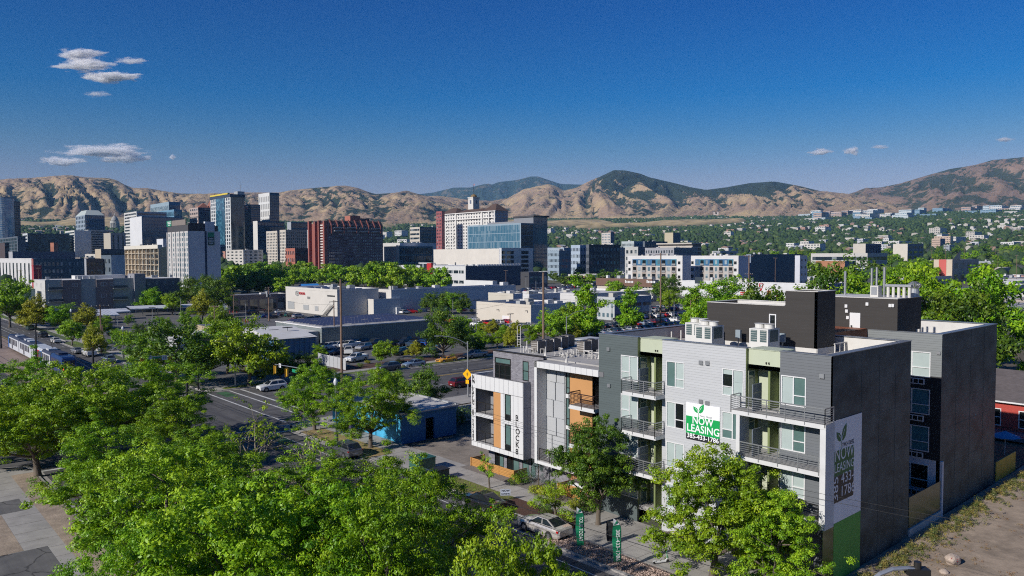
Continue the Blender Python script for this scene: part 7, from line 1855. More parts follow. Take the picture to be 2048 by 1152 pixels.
def green_box():
	x,y = gp(845,942); t = thing('utility_cabinet','green transformer cabinet between the locusts and the gravel lot','utility box',(x,y,.1)); gm = mat('cabinet_green',(0.03,0.11,0.085),rough=.5,var=.08)
	b = MB(); b.box(-1.0,-.9,0,1.0,.9,1.3,gm); b.build('cabinet',parent=t); b = MB(); b.box(-1.05,-.95,1.3,1.05,.95,1.42,gm); b.build('lid',parent=t)
	x,y = gp(880,960); t = thing('dumpster','dark blue green bin right of the green cabinet','bin',(x,y,.1)); b = MB(); b.box(-.7,-.6,0,.7,.6,1.0,mat('bin_blue',(.02,.05,.07),rough=.5,var=.1)); b.build('bin',parent=t); b = MB(); b.box(-.75,-.65,1.0,.75,.65,1.08,CBK); b.build('lid',parent=t)
green_box()
# blue painted building on the corner with pale roof, stairs and mural
def blue_building():
	BLU = mat('blue_painted_wall',(0.03,0.16,0.36),rough=.7,var=.12,scale=.8,stain=.15); BL2 = mat('blue_mural',(0.05,0.33,0.55),rough=.7,var=.35,scale=.9)
	t = thing('blue_building','low blue painted corner building with pale flat roof and an open dark doorway','building'); x0,x1,y0,y1,h = 48.6,56.6,74.0,91.0,3.5
	y0 = 74.4
	b = MB(); Face('S',y0).box; f = Face('S',y0); wall(f,x0,x1,0,h,BLU,[(52.0,53.3,0,2.6)],thick=.25,b=b); b.box(x0,y0+.25,0,x0+.25,y1,h,BL2); b.box(x1-.25,y0+.25,0,x1,y1,h,BLU); b.box(x0+.25,y1-.25,0,x1-.25,y1,h,BLU); b.build('wall',parent=t)
	b = MB(); b.box(x0-.15,y0-.3,h,x1+.15,y1+.15,h+.16,mat('pale_flat_roof',(0.52,0.5,0.47),rough=.85,var=.15,scale=.6,stain=.25)); b.box(x1-.12,y0-.1,h+.161,x1+.1,y1,h+.32,SGM); b.build('roof',parent=t)
	b = MB(); b.box(52.0,y0+.9,0,53.3,y0+.95,2.6,G_DARK); b.build('doorway',parent=t)
	b = MB(); b.box(x0-.02,y0-.28,h-.12,x1+.1,y0,h-.001,BLU); b.build('fascia',parent=t)
	# entrance steps with rails on the street corner
	b = MB()
	for k in range(3): b.box(47.3+k*.35,86.0,Z1,48.6,87.6,Z1+.17*(k+1),M_CONCF)
	b.build('steps',parent=t)
	b = MB()
	for yy in (86.0,87.6): b.beam((47.2,yy,1.0),(48.6,yy,1.5),.05,.05,SGM); b.beam((47.2,yy,.1),(47.2,yy,1.0),.05,.05,SGM); b.beam((47.9,yy,.2),(47.9,yy,1.25),.05,.05,SGM)
	b.build('handrail',parent=t,kind='stuff')
	w = thing('garden_wall','pale painted wall running from the blue building to the white block','wall'); xa,ya = 58.8,79.5
	for k in range(8): piece('wall_panel',mat('pale_blue_wall',(0.42,0.47,0.5),rough=.8,var=.1,stain=.2),xa+k*2.4+.02,ya-.1,0,xa+(k+1)*2.4-.02,ya+.1,2.1,parent=w)
	# bench rails
blue_building()
def person():
	"""walker in blue jeans on the pavement by the blue building"""
	x,y = gp(702,873,Z1)
	me = bpy.data.meshes.new('body'); V = [(0,0,.95),(0,.0,1.2),(0,0,1.42),(0,0,1.52),(0,.09,.9),(.04,.1,.5),(-.08,.1,.08),(.06,.1,.05),(0,-.09,.9),(.12,-.1,.5),(.22,-.1,.08),(.34,-.1,.06),(0,.19,1.4),(-.03,.23,1.12),(.1,.22,.9),(0,-.19,1.4),(.05,-.23,1.12),(-.08,-.22,.9)]
	E = [(0,1),(1,2),(2,3),(0,4),(4,5),(5,6),(6,7),(0,8),(8,9),(9,10),(10,11),(2,12),(12,13),(13,14),(2,15),(15,16),(16,17)]
	R = [.13,.14,.13,.06,.10,.07,.05,.04,.10,.07,.05,.04,.065,.045,.035,.065,.045,.035]
	me.from_pydata(V,E,[]); me.update(); o = bpy.data.objects.new('person',me); COL.objects.link(o); m = o.modifiers.new('skin','SKIN')
	for i,sv in enumerate(me.skin_vertices[0].data): sv.radius = (R[i],R[i]); sv.use_root = (i == 0)
	o.modifiers.new('sub','SUBSURF').levels = 1
	dg = bpy.context.evaluated_depsgraph_get(); m2 = bpy.data.meshes.new_from_object(o.evaluated_get(dg)); o.modifiers.clear(); o.data = m2
	JE = mat('blue_jeans',(0.03,0.06,0.18),rough=.9,var=.1); TP = mat('purple_top',(0.16,0.12,0.26),rough=.9,var=.1); SK = mat('skin_tone',(0.42,0.26,0.18),rough=.6,var=0); HR = mat('dark_hair',(0.03,0.02,0.015),rough=.8,var=.2)
	m2.materials.clear()
	for q in (JE,TP,SK): m2.materials.append(q)
	for p in m2.polygons:
		c = p.center; p.material_index = 0 if c.z < .96 and abs(c.y) < .2 else (2 if (c.z > 1.49 or (c.z < .98 and abs(c.y) > .19)) else 1); p.use_smooth = True
	bm = bmesh.new(); bmesh.ops.create_icosphere(bm,subdivisions=2,radius=.105); h = bpy.data.meshes.new('head'); 
	for v in bm.verts: v.co.z *= 1.2; v.co.x += .012 if (v.co.x > .08 and abs(v.co.y) < .03 and abs(v.co.z) < .04) else 0
	bm.to_mesh(h); bm.free(); h.materials.append(SK); ho = bpy.data.objects.new('head',h); COL.objects.link(ho); ho.parent = o; ho.location = (.01,0,1.64)
	bm = bmesh.new(); bmesh.ops.create_icosphere(bm,subdivisions=2,radius=.116)
	for v in bm.verts: v.co.z *= 1.15; v.co.x -= .02
	bmesh.ops.delete(bm,geom=[v for v in bm.verts if v.co.x > .02 and v.co.z < .05],context='VERTS'); hm = bpy.data.meshes.new('hair'); bm.to_mesh(hm); bm.free(); hm.materials.append(HR); hr = bpy.data.objects.new('hair',hm); COL.objects.link(hr); hr.parent = ho; hr.location = (0,0,.02)
	o.location = (x,y,Z1); o.rotation_euler = (0,0,rad(90)); tag(o,'person in dark jeans walking on the pavement by the blue building','person')
person()
# pale fence along the truck lot
def lot_fence():
	t = thing('lot_fence','pale grey panel fence between the blue shed and the tallest wooden pole','fence'); 
	(xa,ya),(xb,yb_) = gp(637,728),gp(692,741); 
	FM = mat('fence_pale',(0.42,0.43,0.44),rough=.5,var=.05); a = Vector((xa,ya,0)); q = Vector((xb,yb_,0)); n_ = 7
	for k in range(n_):
		p0,p1 = a.lerp(q,k/n_),a.lerp(q,(k+1)/n_); b = MB(); d = (p1-p0).normalized(); b.beam(p0+d*.05+Vector((0,0,1.15)),p1-d*.05+Vector((0,0,1.15)),.05,2.2,FM); b.build('panel',parent=t)
		b = MB(); b.box(p0.x-.06,p0.y-.06,0,p0.x+.06,p0.y+.06,2.4,SGM); b.build('post',parent=t)
lot_fence()
def red_house():
	t = thing('red_house','red painted brick house with dark shingle roof at the right edge','house'); X = 104.5; RB = brick_material('red_painted_brick',(0.42,0.055,0.04),(0.48,0.07,0.05),(0.36,0.06,0.045)); RS = mat('shingle_roof',(0.105,0.09,0.09),rough=.95,var=.25,scale=2,stretch=(1,1,4),stain=.2)
	f = Face('W',X); def_win = [(29.0,30.2,1.2,3.3),(26.0,27.2,1.2,3.3),(22.5,23.7,1.2,3.3),(34.2,35.4,1.2,3.3)]
	b = MB(); wall(f,16,38,0,4.3,RB,def_win,b=b); b.box(X+.25,37.75,0,X+11,38,4.3,RB); b.build('brick_wall',parent=t)
	for h in def_win: window(f,*h,M_WHITE,[G_DARK],t,split=0,rail=(0,.5),fw=.1)
	b = MB(); b.poly([(X-.5,15.5,4.3),(X-.5,38.5,4.3),(X+5.5,38.5,7.4),(X+5.5,15.5,7.4)],RS); b.poly([(X+5.5,15.5,7.4),(X+5.5,38.5,7.4),(X+11.5,38.5,4.3),(X+11.5,15.5,4.3)],RS); b.poly([(X,38,4.3),(X+11,38,4.3),(X+5.5,38,7.2)],RB); b.build('roof',parent=t)
	b = MB(); b.box(X-.52,15.5,4.12,X-.42,38.5,4.3,M_WHITE); b.build('gutter',parent=t)
	b = MB(); b.box(X-3.5,22,.3,X-.02,31,.75,mat('grey_deck',(.12,.12,.14),rough=.7,var=.1)); b.build('porch_deck',parent=t)
	railing('porch_rail',[(X-3.4,31),(X-3.4,22)],.75,1.0,CBK,t,bars=2,step=1.4)
	for yy,c in ((32.3,'left'),(25.2,'right')):
		c_ = thing('garden_chair',f'{c} pale garden chair in front of the red house','chair',(X-1.3,yy,.75 if yy < 31 else .1),rad(180),'garden chairs at the red house'); b = MB(); b.box(-.3,-.3,.35,.3,.3,.42,M_WHITE); b.build('seat',parent=c_); b = MB(); b.box(-.32,-.3,.42,-.26,.3,1.0,M_WHITE); b.build('backrest',parent=c_)
		for sx in (-.26,.26):
			for sy in (-.26,.26): b = MB(); b.box(sx-.03,sy-.03,0,sx+.03,sy+.03,.35,M_WHITE); b.build('leg',parent=c_)
	u = thing('parasol','blue garden parasol beside the right wing of the apartments','parasol',(94.5,25.8,0)); b = MB(); BLUF = mat('parasol_blue',(0.05,0.25,0.45),rough=.8,var=.05)
	for k in range(8): a0,a1 = k*math.pi/4,(k+1)*math.pi/4; b.poly([(0,0,2.7),(math.cos(a0)*1.5,math.sin(a0)*1.5,2.1),(math.cos(a1)*1.5,math.sin(a1)*1.5,2.1)],BLUF)
	b.build('canopy',parent=u); b = MB(); b.tube([(0,0,0),(0,0,2.7)],.03,M_WHITE,6); b.build('pole',parent=u)
	y_ = thing('yellow_fence','yellow tinted fence panel at the end of the shaded wall','fence'); YF = mat('yellow_panel',(0.42,0.30,0.03),rough=.5,var=.3)
	for k in range(4): piece('panel',YF,82.5+k*1.5+.02,23.2,.1,82.5+(k+1)*1.5-.02,23.28,2.0,parent=y_)
	piece('rail',M_WHITE,82.5,23.29,0,88.5,23.33,.15,parent=y_)
	g = thing('rear_porch','white railed porch and dark clutter behind the red house roof','porch',(X+12,36,0)); b = MB(); b.box(0,0,3.6,4,5,3.8,M_WHITE); b.build('floor',parent=g)
	for k in range(9): piece('baluster',M_WHITE,0,k*.6,3.8,.08,k*.6+.1,4.8,parent=g)
	piece('rail',M_WHITE,-.02,0,4.8,.1,5,4.9,parent=g)
red_house()
def little_things():
	for i,(px,py) in enumerate(((460,628),(466,626),(474,626),(486,645),(491,645),(496,645),(619,624),(622,624))):
		x,y = gp(px,py); b = MB(); b.tube([(x,y,0),(x,y,1.3)],.14,CTL,8); tag(b.build('bollard'),'red bollard in the white dealership yard','bollard','red bollards in the dealership yard')
	for i,px in enumerate((737,751,769,785,795)):
		x,y = gp(px,628+0*i); b = MB(); b.box(x-1.0,y-1.0,0,x+1.0,y+1.0,2.6,M_WHITE); tag(b.build('storage_box'),'tall white storage box against the foot of the long dealership wall','storage box','white storage boxes by the long wall')
little_things()
# ================================================================ THE CITY BEHIND
def wallm(c,v=.06,r=.75): 
	k = 'wall_%02d_%02d_%02d' % tuple(int(q*99) for q in c); return mat(k,c,rough=r,var=v,scale=.25,stain=.08)
def W3(*c): return wallm(c)
ROOFW = mat('white_roof',(0.60,0.59,0.57),rough=.85,var=.08,scale=.2,stain=.2); ROOFG = mat('grey_roof',(0.30,0.29,0.28),rough=.9,var=.12,scale=.2,stain=.2)
GLD = glass_mat('far_glass_dark',(0.02,0.03,0.04),(0.22,0.25,0.26),(2.5,2.5,3.2),.25); GLB = glass_mat('far_glass_blue',(0.02,0.08,0.13),(0.07,0.2,0.27),(3,3,3.5),.3,rough=.08)
GLP = glass_mat('far_glass_pale',(0.10,0.16,0.19),(0.32,0.38,0.4),(2.4,2.4,3.3),.4,rough=.1); GLN = glass_mat('far_glass_navy',(0.012,0.025,0.045),(0.03,0.08,0.12),(4,4,3.5),.3)
GLS = glass_mat('far_glass_sky',(0.05,0.14,0.21),(0.14,0.23,0.29),(1.6,1.6,6.0),.3,rough=.08)
def panes(b,face,a0,a1,z0,z1,nb,nf,fw,fh,gm,d=.06,skipf=None,zoff=.5):
	if a1 < a0: a0,a1 = a1,a0
	w = (a1-a0)/nb; h = (z1-z0)/nf
	for i in range(nb):
		for j in range(nf):
			if skipf and skipf(i,j): continue
			c = a0+(i+.5)*w; zc = z0+(j+zoff)*h; p = [face.pt(c-w*fw/2,zc-h*fh/2,d),face.pt(c+w*fw/2,zc-h*fh/2,d),face.pt(c+w*fw/2,zc+h*fh/2,d),face.pt(c-w*fw/2,zc+h*fh/2,d)]
			b.poly(p,gm)
BL = {}
def lift(m):  # brightens south wall colours, which were picked with their shade in
	if not m.name.startswith('wall_'): return m
	return W3(*[min(.6,int(q)/99*1.4+.012) for q in m.name.split('_')[1:4]])
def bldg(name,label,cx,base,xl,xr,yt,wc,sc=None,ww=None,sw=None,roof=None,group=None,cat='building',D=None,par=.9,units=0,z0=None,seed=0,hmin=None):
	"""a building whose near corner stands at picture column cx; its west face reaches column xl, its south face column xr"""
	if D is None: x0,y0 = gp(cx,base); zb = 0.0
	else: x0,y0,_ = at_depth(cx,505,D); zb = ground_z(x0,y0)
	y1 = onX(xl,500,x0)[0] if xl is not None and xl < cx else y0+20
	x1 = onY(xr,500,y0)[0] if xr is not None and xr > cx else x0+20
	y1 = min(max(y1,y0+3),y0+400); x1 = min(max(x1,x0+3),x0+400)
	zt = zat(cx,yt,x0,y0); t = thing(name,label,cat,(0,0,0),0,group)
	b = MB(); sc = lift(sc or wc)  # south wall colour holds part of the shade on that side
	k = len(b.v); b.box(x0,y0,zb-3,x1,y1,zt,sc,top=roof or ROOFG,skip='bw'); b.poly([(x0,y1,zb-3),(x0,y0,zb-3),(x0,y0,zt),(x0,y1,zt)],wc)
	b.build('wall',parent=t)
	if par:
		b = MB(); q = .35
		b.box(x0-.06,y0-.06,zt,x0+q,y1,zt+par,wc); b.box(x0+q,y0-.06,zt,x1,y0+q,zt+par,sc); b.box(x1-q,y0+q,zt,x1,y1-q,zt+par,ROOFW); b.box(x0+q,y1-q,zt,x1,y1,zt+par,ROOFW); b.build('parapet',parent=t)
	for nm,spec,fc,a0,a1 in (('west_windows',ww,Face('W',x0),y0,y1),('south_windows',sw,Face('S',y0),x0,x1)):
		if spec:
			nb,nf,fw,fh,gm = spec[:5]; zz0 = zb+(spec[5] if len(spec) > 5 else 0); b = MB(); m_ = .02*(a1-a0); panes(b,fc,a0+m_,a1-m_,zz0,zt-.3,nb,nf,fw,fh,gm); b.build(nm,parent=t,kind='stuff')
	rng = random.Random(int(cx*7+yt+seed))
	for k in range(units):
		ux = rng.uniform(x0+1.5,max(x0+2,x1-4)); uy = rng.uniform(y0+1.5,max(y0+2,y1-4)); w_ = rng.uniform(1.2,3); h_ = rng.uniform(1,2.4)
		b = MB(); b.box(ux,uy,zt+.01,ux+w_,uy+w_*.8,zt+h_,rng.choice((ROOFW,SGM,W3(.45,.43,.38)))); b.build('rooftop_unit',parent=t)
	BL[label] = (x0,y0,x1,y1,zb,zt,t); return x0,y0,x1,y1,zb,zt,t
# ---- near dealerships and sheds ---------------------------------
WHT = W3(.56,.53,.48); GRY = W3(.40,.40,.41); 
v1 = bldg('dealership_hall','white walled dealership hall with red lettering and an outside stair',675,633.5,570,756,584,WHT,W3(.36,.355,.35),roof=ROOFW,units=5)
v3 = bldg('dealership_hall','very long dealership hall with shade-grey side and roof solar arrays',783,628.5,756,1031,584,WHT,W3(.33,.37,.40),roof=ROOFW,units=7)
v2 = bldg('dealership_annex','lower annex with pale west wall at the start of the long dealership hall',747.5,631,719,800,600,WHT,W3(.33,.36,.39),roof=ROOFG,par=.3)
v0 = bldg('glazed_hall','low brown hall with dark glass front left of the white dealership',456,625.5,438,573,595.5,W3(.10,.13,.17),W3(.16,.13,.115),sw=(6,1,.8,.7,GLD),roof=ROOFW,units=2)
x0,y0,x1,y1,zb,zt,t = v0; b = MB(); b.box(x0-.3,y0-.2,0,x0+.9,y0+.3,zt+.2,W3(.5,.46,.38)); b.build('corner_pier',parent=t)
x0,y0,x1,y1,zb,zt,t = v1; f = Face('W',x0)
def on_w(px,py): return onX(px,py,x0)
TR = mat('letter_red',(0.5,0.02,0.03),rough=.5,var=0); ya,za = on_w(598.5,590); yb_,_ = on_w(611,590)
text_mesh('lettering','TOYOTA',(on_w(600,583.5)[1]-on_w(600,590)[1]),TR,t,(x0-.15,ya,za),xdir=(0,-1,0),ydir=(0,0,1),width=ya-yb_,depth=.05,bold=.03)
yc,zc = on_w(594.5,586.5); b = MB(); n_ = 20
def ring(cy,cz,ry,rz,w):
	for k in range(n_):
		a,c = 2*math.pi*k/n_,2*math.pi*(k+1)/n_; b.beam((x0-.15,cy+ry*math.cos(a),cz+rz*math.sin(a)),(x0-.15,cy+ry*math.cos(c),cz+rz*math.sin(c)),.05,w,SGM)
ring(yc,zc,1.5,.95,.16); ring(yc,zc,.5,.9,.14); ring(yc,zc+.35,1.0,.35,.12); b.build('logo_ring',parent=t)
for pxa,pxb,pya,pyb,m_ in ((576,589,602,618,SGM),(607,618,609,620,SGM),(615,620.5,593,598,W3(.2,.2,.19)),(655,670,590,594,W3(.05,.05,.05)),(630,637,612,622,SGM)):
	(a0,z1_),(a1,z0_) = on_w(pxa,pya),on_w(pxb,pyb); b = MB(); f.box(b,a1,a0,z0_,z1_,0,.12,m_); b.build('roller_door' if pyb > 600 else 'louvre',parent=t)
b = MB(); (a0,z0_),(a1,z1_) = on_w(652,629),on_w(667,610)
for k in range(9): q = k/9; f.box(b,a0+(a1-a0)*q,a0+(a1-a0)*(q+.11),z0_+(z1_-z0_)*q,z0_+(z1_-z0_)*q+.2,0,1.4,W3(.08,.08,.08))
b.beam((x0-1.4,a0,z0_+1.1),(x0-1.4,a1,z1_+1.1),.08,.08,SGM); b.build('outside_stair',parent=t)
# long grey shed with roof solar panels
SHY,SHX0,SHX1 = 165.0,85.6,119.5; zsh = zat(700,655.5,*[85.6+8,165.0])
def solar_shed():
	t = thing('solar_shed','long grey ribbed shed whose roof is covered with blue solar panels','shed'); h = 4.9; x1 = 118.5; xn,yn = gp(764.5,630,h); yN = yn
	RIB = mat('ribbed_steel',(0.22,0.25,0.25),rough=.5,metal=.2,var=.06,scale=1,stretch=(6,6,.4)); b = MB(); b.box(SHX0,SHY,0,x1,yN,h,RIB,top=ROOFW); b.build('wall',parent=t)
	b = MB(); n_ = int((x1-SHX0)/.6)
	for k in range(n_): b.box(SHX0+k*.6,SHY-.05,0,SHX0+k*.6+.12,SHY,h-.02,RIB)
	b.build('wall_ribs',parent=t,kind='stuff')
	b = MB(); b.box(SHX0-.2,SHY-.25,h,x1+.2,SHY+.2,h+.25,ROOFW); b.box(SHX0-.2,SHY+.2,h,SHX0+.2,yN,h+.25,ROOFW); b.build('roof_edge',parent=t)
	SP = mat('solar_panel',(0.05,0.055,0.10),rough=.4,var=.2,scale=.4,spec=.4); n_ = 0; y = SHY+2.0
	while y < yN-1.5 and n_ < 290:
		x = SHX0+1.5
		sy_ = 1.75*max(1,((yN-SHY)/1.75)*((x1-SHX0)/1.98)/285)
		while x < x1-1.5:
			if not (random.random() < .03):
				o = bpy.data.objects.new('solar_panel',unit_box(SP)); COL.objects.link(o); o.location = (x+.95,y+.5,h+.45); o.scale = (1.8,sy_*.5,.05); o.rotation_euler = (rad(9),0,0); o.parent = t; n_ += 1
			x += 1.98
		y += 1.75*max(1,((yN-SHY)/1.75)*((x1-SHX0)/1.98)/285)
	return t,yN
st,YN2 = solar_shed()
def blue_shed():
	t = thing('blue_shed','blue ribbed shed with white roof behind the corner trees','shed'); Y = 152.0; xa,xb = onY(548,700,Y)[0],onY(630,700,Y)[0]; h = zat(589,676,(xa+xb)/2,Y); yn = Y+22
	BB = mat('blue_ribbed',(0.07,0.17,0.32),rough=.5,var=.25,scale=.5,stretch=(1,1,.1)); b = MB(); b.box(xa,Y,0,xb,yn,h,BB,top=ROOFW); b.build('wall',parent=t)
	n_ = 8
	for k in range(n_+1): x = xa+(xb-xa)*k/n_; piece('pilaster',W3(.12,.2,.3),x-.12,Y-.14,0,x+.12,Y-.001,h,parent=t)
	b = MB(); b.poly([(xa-.4,Y-.4,h),(xb+.4,Y-.4,h),(xb+.4,(Y+yn)/2,h+1.6),(xa-.4,(Y+yn)/2,h+1.6)],ROOFW); b.poly([(xa-.4,(Y+yn)/2,h+1.6),(xb+.4,(Y+yn)/2,h+1.6),(xb+.4,yn,h),(xa-.4,yn,h)],ROOFW); b.poly([(xb+.4,Y-.4,h),(xb+.4,yn,h),(xb+.4,(Y+yn)/2,h+1.6)],ROOFW); b.poly([(xa-.4,yn,h),(xa-.4,Y-.4,h),(xa-.4,(Y+yn)/2,h+1.6)],ROOFW); b.build('roof',parent=t)
	t2 = thing('grey_metal_shed','low grey metal shed with rooftop cooler between the blue shed and the solar shed','shed'); b = MB(); b.box(xb+1,166,0,SHX0-.3,186,4.2,mat('grey_ribbed',(.34,.36,.38),rough=.5,metal=.2,var=.06),top=ROOFW); b.box(56,176,0,xb+1,190,4.0,GRY,top=ROOFW); b.build('wall',parent=t2)
	x,y = 70.5,181; b = MB(); b.box(x,y,4.0,x+2.6,y+2.2,6.2,W3(.42,.46,.48)); b.box(x-2.5,y+.6,4.6,x,y+1.8,6.2,W3(.42,.46,.48)); b.build('rooftop_cooler',parent=t2)
blue_shed()
bldg('beige_shop','low beige flat roofed shop half hidden by the wide dark tree',428,690,388,470,663,W3(.42,.34,.22),W3(.32,.27,.2),roof=ROOFG,units=1)
v5 = bldg('beige_warehouse','beige walled warehouse with white garage door and shaded blue side',1062,652.5,952,1150,615.5,W3(.55,.50,.42),W3(.33,.38,.46),roof=ROOFG,units=6)
x0,y0,x1,y1,zb,zt,t = v5; f = Face('W',x0); (a0,z1_),(a1,z0_) = onX(1005,631,x0),onX(1019,649,x0); b = MB(); f.box(b,a1,a0,0,z1_,0,.12,M_WHITE); b.build('garage_door',parent=t)
for px in (998,1055): yy,zz = onX(px,617 if px < 1000 else 619,x0); b = MB(); f.box(b,yy-.15,yy+.15,zz-.5,zz-.3,0,1.0,CBK); b.build('wall_lamp',parent=t)
bldg('beige_hall','small beige hall with solar panels behind the beige warehouse',1026,611,976,1045,592,W3(.52,.48,.40),W3(.30,.34,.40),roof=ROOFW,D=290,units=4)
bldg('white_hall','white hall with two dark doors right of the small beige hall',1058,611,1045,1120,593,W3(.6,.6,.58),W3(.55,.55,.54),roof=ROOFW,D=300,units=4,sw=(3,1,.35,.7,GLD))
bldg('long_white_hall','long low white hall behind the cone shaped tree',1165,611,1045,1300,592,W3(.58,.57,.55),W3(.5,.5,.5),roof=ROOFW,D=325,units=8)
v7 = bldg('grey_showroom','grey modern showroom with blue glass entrance and dark blue side',1229,641,1194,1303,600,W3(.44,.46,.46),W3(.12,.18,.25),roof=ROOFW,units=6,sw=(4,2,.8,.35,GLN),ww=(4,2,.5,.4,GLP))
# solar rows on the long hall
def roof_arrays(v,rows,label,SP=mat('solar_panel_far',(0.05,0.07,0.13),rough=.2,var=.2,scale=.3,spec=.8)):
	x0,y0,x1,y1,zb,zt,t = v; b = MB(); y = y0+4
	for r in range(rows):
		x = x0+4
		while x < x1-5:
			if random.random() > .12: b.obox((x+1.5,y,zt+.7),(1.4,0,0),(0,.75,.28),(0,0,.03),SP)
			x += 3.0
		y += (y1-y0-8)/rows
	b.build('solar_array',parent=t,kind='stuff')
roof_arrays(v3,8,''); roof_arrays(v1,5,''); roof_arrays(v7,3,''); roof_arrays(v5,3,'')
# carport and dark entrance trees along the long wall
tc = thing('carport','thin roofed carport by the long dealership wall','carport'); xc,yc = gp(870,622); b = MB(); b.box(xc,yc,3.0,xc+9,yc+5,3.2,M_DKMETAL); b.build('roof',parent=tc)
for dx in (.5,8.5): piece('post',M_DKMETAL,xc+dx-.1,yc+2.4,0,xc+dx+.1,yc+2.6,3.0,parent=tc)
for px,k in ((862,0),(885,0),(905,1),(922,0)): tp(mids[k],px,628,586,'dark tree hanging over the yard by the long dealership wall','dark trees along the long wall',w=1.1)
# white canopies with solar roofs
for i,(px0,px1,py,dz) in enumerate(((181,262,643,0),(262,318,634,0),(318,420,632,0),(181,240,650,0))):
	(xa,ya),(xb,_) = gp(px0,py),gp(px1,py-6); xb = onY(px1,py,ya)[0]; h = 3.4; t = thing('solar_canopy',['long white solar canopy left below the brick apartments','white solar canopy in the middle with red items beneath','dark white edged canopy reaching to the hotel trees','nearer white edged canopy over the dark yard'][i],'canopy',(0,0,0),0,'white solar canopies')
	b = MB(); b.poly([(xa,ya,h-.5),(xb,ya,h-.5),(xb,ya+6,h+.3),(xa,ya+6,h+.3)],mat('canopy_white',(.6,.62,.66),rough=.4,var=.05)); b.box(xa,ya-.05,h-.8,xb,ya,h-.45,M_WHITE); b.build('roof',parent=t)
	n_ = max(2,int((xb-xa)/7))
	for k in range(n_+1): x = xa+.5+(xb-xa-1)*k/n_; piece('post',M_STEEL,x-.12,ya+2.9,0,x+.12,ya+3.1,h-.15,parent=t)
# brick and pale apartments at the left
def left_apartments():
	t = thing('apartment_building','three storey pale and brown apartments with small balconies left of the hotels','apartment building'); x0,y0 = gp(92,634); zt = zat(92,561,x0,y0)
	PAL,BRN,PLW = W3(.33,.36,.35),W3(.20,.165,.16),W3(.50,.49,.46); f = Face('S',y0); fl = zt/3.05
	def xs(px): return onY(px,600,y0)[0]
	segs = [(92,125,PAL,0),(125,162,BRN,.5),(162,193,PAL,.0),(193,227,BRN,.5),(227,268,PAL,0),(290,361,W3(.14,.14,.16),-.2)]
	y1 = onX(65,600,x0)[0]
	b = MB(); b.box(x0,y0,0,xs(268),y0+22,zt,PLW,top=ROOFW,skip='s'); b.box(xs(290),y0+.2,0,xs(361),y0+22,zt-.1,W3(.14,.14,.16),top=ROOFW); b.build('wall',parent=t)
	for a,c,m_,d in segs[:5]: b = MB(); f.box(b,xs(a),xs(c),0,zt+(.0 if d else .25),-.3,d,m_); b.build('wall_bay',parent=t)
	b = MB(); b.box(xs(268),y0-1.4,0,xs(290),y0+8,zt+1.9,W3(.22,.22,.24)); b.build('stair_tower',parent=t)
	FR = W3(.55,.55,.55)
	for k in range(3):
		zc = zt-2.55-k*fl
		for px,w in ((150,1.9),(173.5,1.9),(207.5,1.9),(224,.8)):
			d = .52 if (125 < px < 162 or 193 < px < 227) else .02; x = xs(px); window(Face('S',y0-d),x-w/2,x+w/2,zc,zc+1.35,FR,[GLD if px < 160 else G_TEAL],t,split=.5 if w > 1 else 0,fw=.09)
		for px,w in ((111,4.2),(240,4.6)):
			x = xs(px); window(Face('S',y0-.02),x-w/2,x+w/2,zc-.9,zc+1.3,FR,[G_DARK,GLD],t,fw=.1)
			b = MB(); b.box(x-w/2-.3,y0-1.5,zc-1.15,x+w/2+.3,y0-.05,zc-.98,PAL); s_ = b.build('balcony',parent=t); b = MB(); b.box(x-w/2-.3,y0-1.5,zc-.95,x+w/2+.3,y0-1.42,zc+.05,W3(.07,.09,.1)); b.build('railing',parent=s_)
		for px in (299,315,331,347): x = xs(px); window(Face('S',y0+.18),x-.4,x+.4,zc,zc+1.1,FR,[G_DARK],t,split=0,fw=.1) if k == 0 or px % 2 else None
	fW_ = Face('W',x0); 
	for k in range(3): window(fW_,y0+6,y0+8,zt-3.2-k*fl,zt-1-k*fl,FR,[G_DARK],t,split=0); window(fW_,y0+15,y0+16,zt-2.6-k*fl,zt-1.2-k*fl,FR,[G_DARK],t,split=0)
	rng = random.Random(3)
	for k in range(14): x = rng.uniform(x0+2,xs(355)); y = y0+rng.uniform(3,14); piece('rooftop_unit',SGM,x,y,zt,x+1.1,y+1.1,zt+1.1,parent=t)
	b = MB(); b.box(x0+12,y0+10,zt,x0+30,y0+16,zt+1.4,ROOFW); b.build('roof_screen',parent=t)
left_apartments()
bldg('green_cottage','small green grey house left of the brown and pale apartments',40,634,28,68,583,W3(.30,.38,.33),W3(.2,.27,.26),sw=(3,2,.35,.35,GLD),ww=(2,2,.3,.3,GLD),roof=ROOFW)
# ---- hotels ------------------------------------------------------
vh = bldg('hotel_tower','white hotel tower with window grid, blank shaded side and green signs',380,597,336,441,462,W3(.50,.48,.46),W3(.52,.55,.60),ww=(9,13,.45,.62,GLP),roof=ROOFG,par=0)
x0,y0,x1,y1,zb,zt,t = vh; f = Face('W',x0); fs = Face('S',y0)
b = MB(); f.box(b,y0,y1,zt,zt+3.4,-.5,.0,W3(.06,.06,.065)); fs.box(b,x0,x0+(x1-x0)*.55,zt,zt+4.2,-.5,.02,W3(.05,.05,.055)); b.box(x0+.5,y0+.5,zt,x1-1,y1-1,zt+3,W3(.06,.06,.06)); b.build('top_band',parent=t)
b = MB(); fs.box(b,x0+(x1-x0)*.52,x0+(x1-x0)*.82,zt,zt+5.2,-2,.1,W3(.52,.55,.60)); b.build('side_tower',parent=t)
b = MB(); fs.box(b,x0+(x1-x0)*.50,x0+(x1-x0)*.56,0,zt,0,.15,W3(.02,.04,.08)); b.build('stair_glass',parent=t)
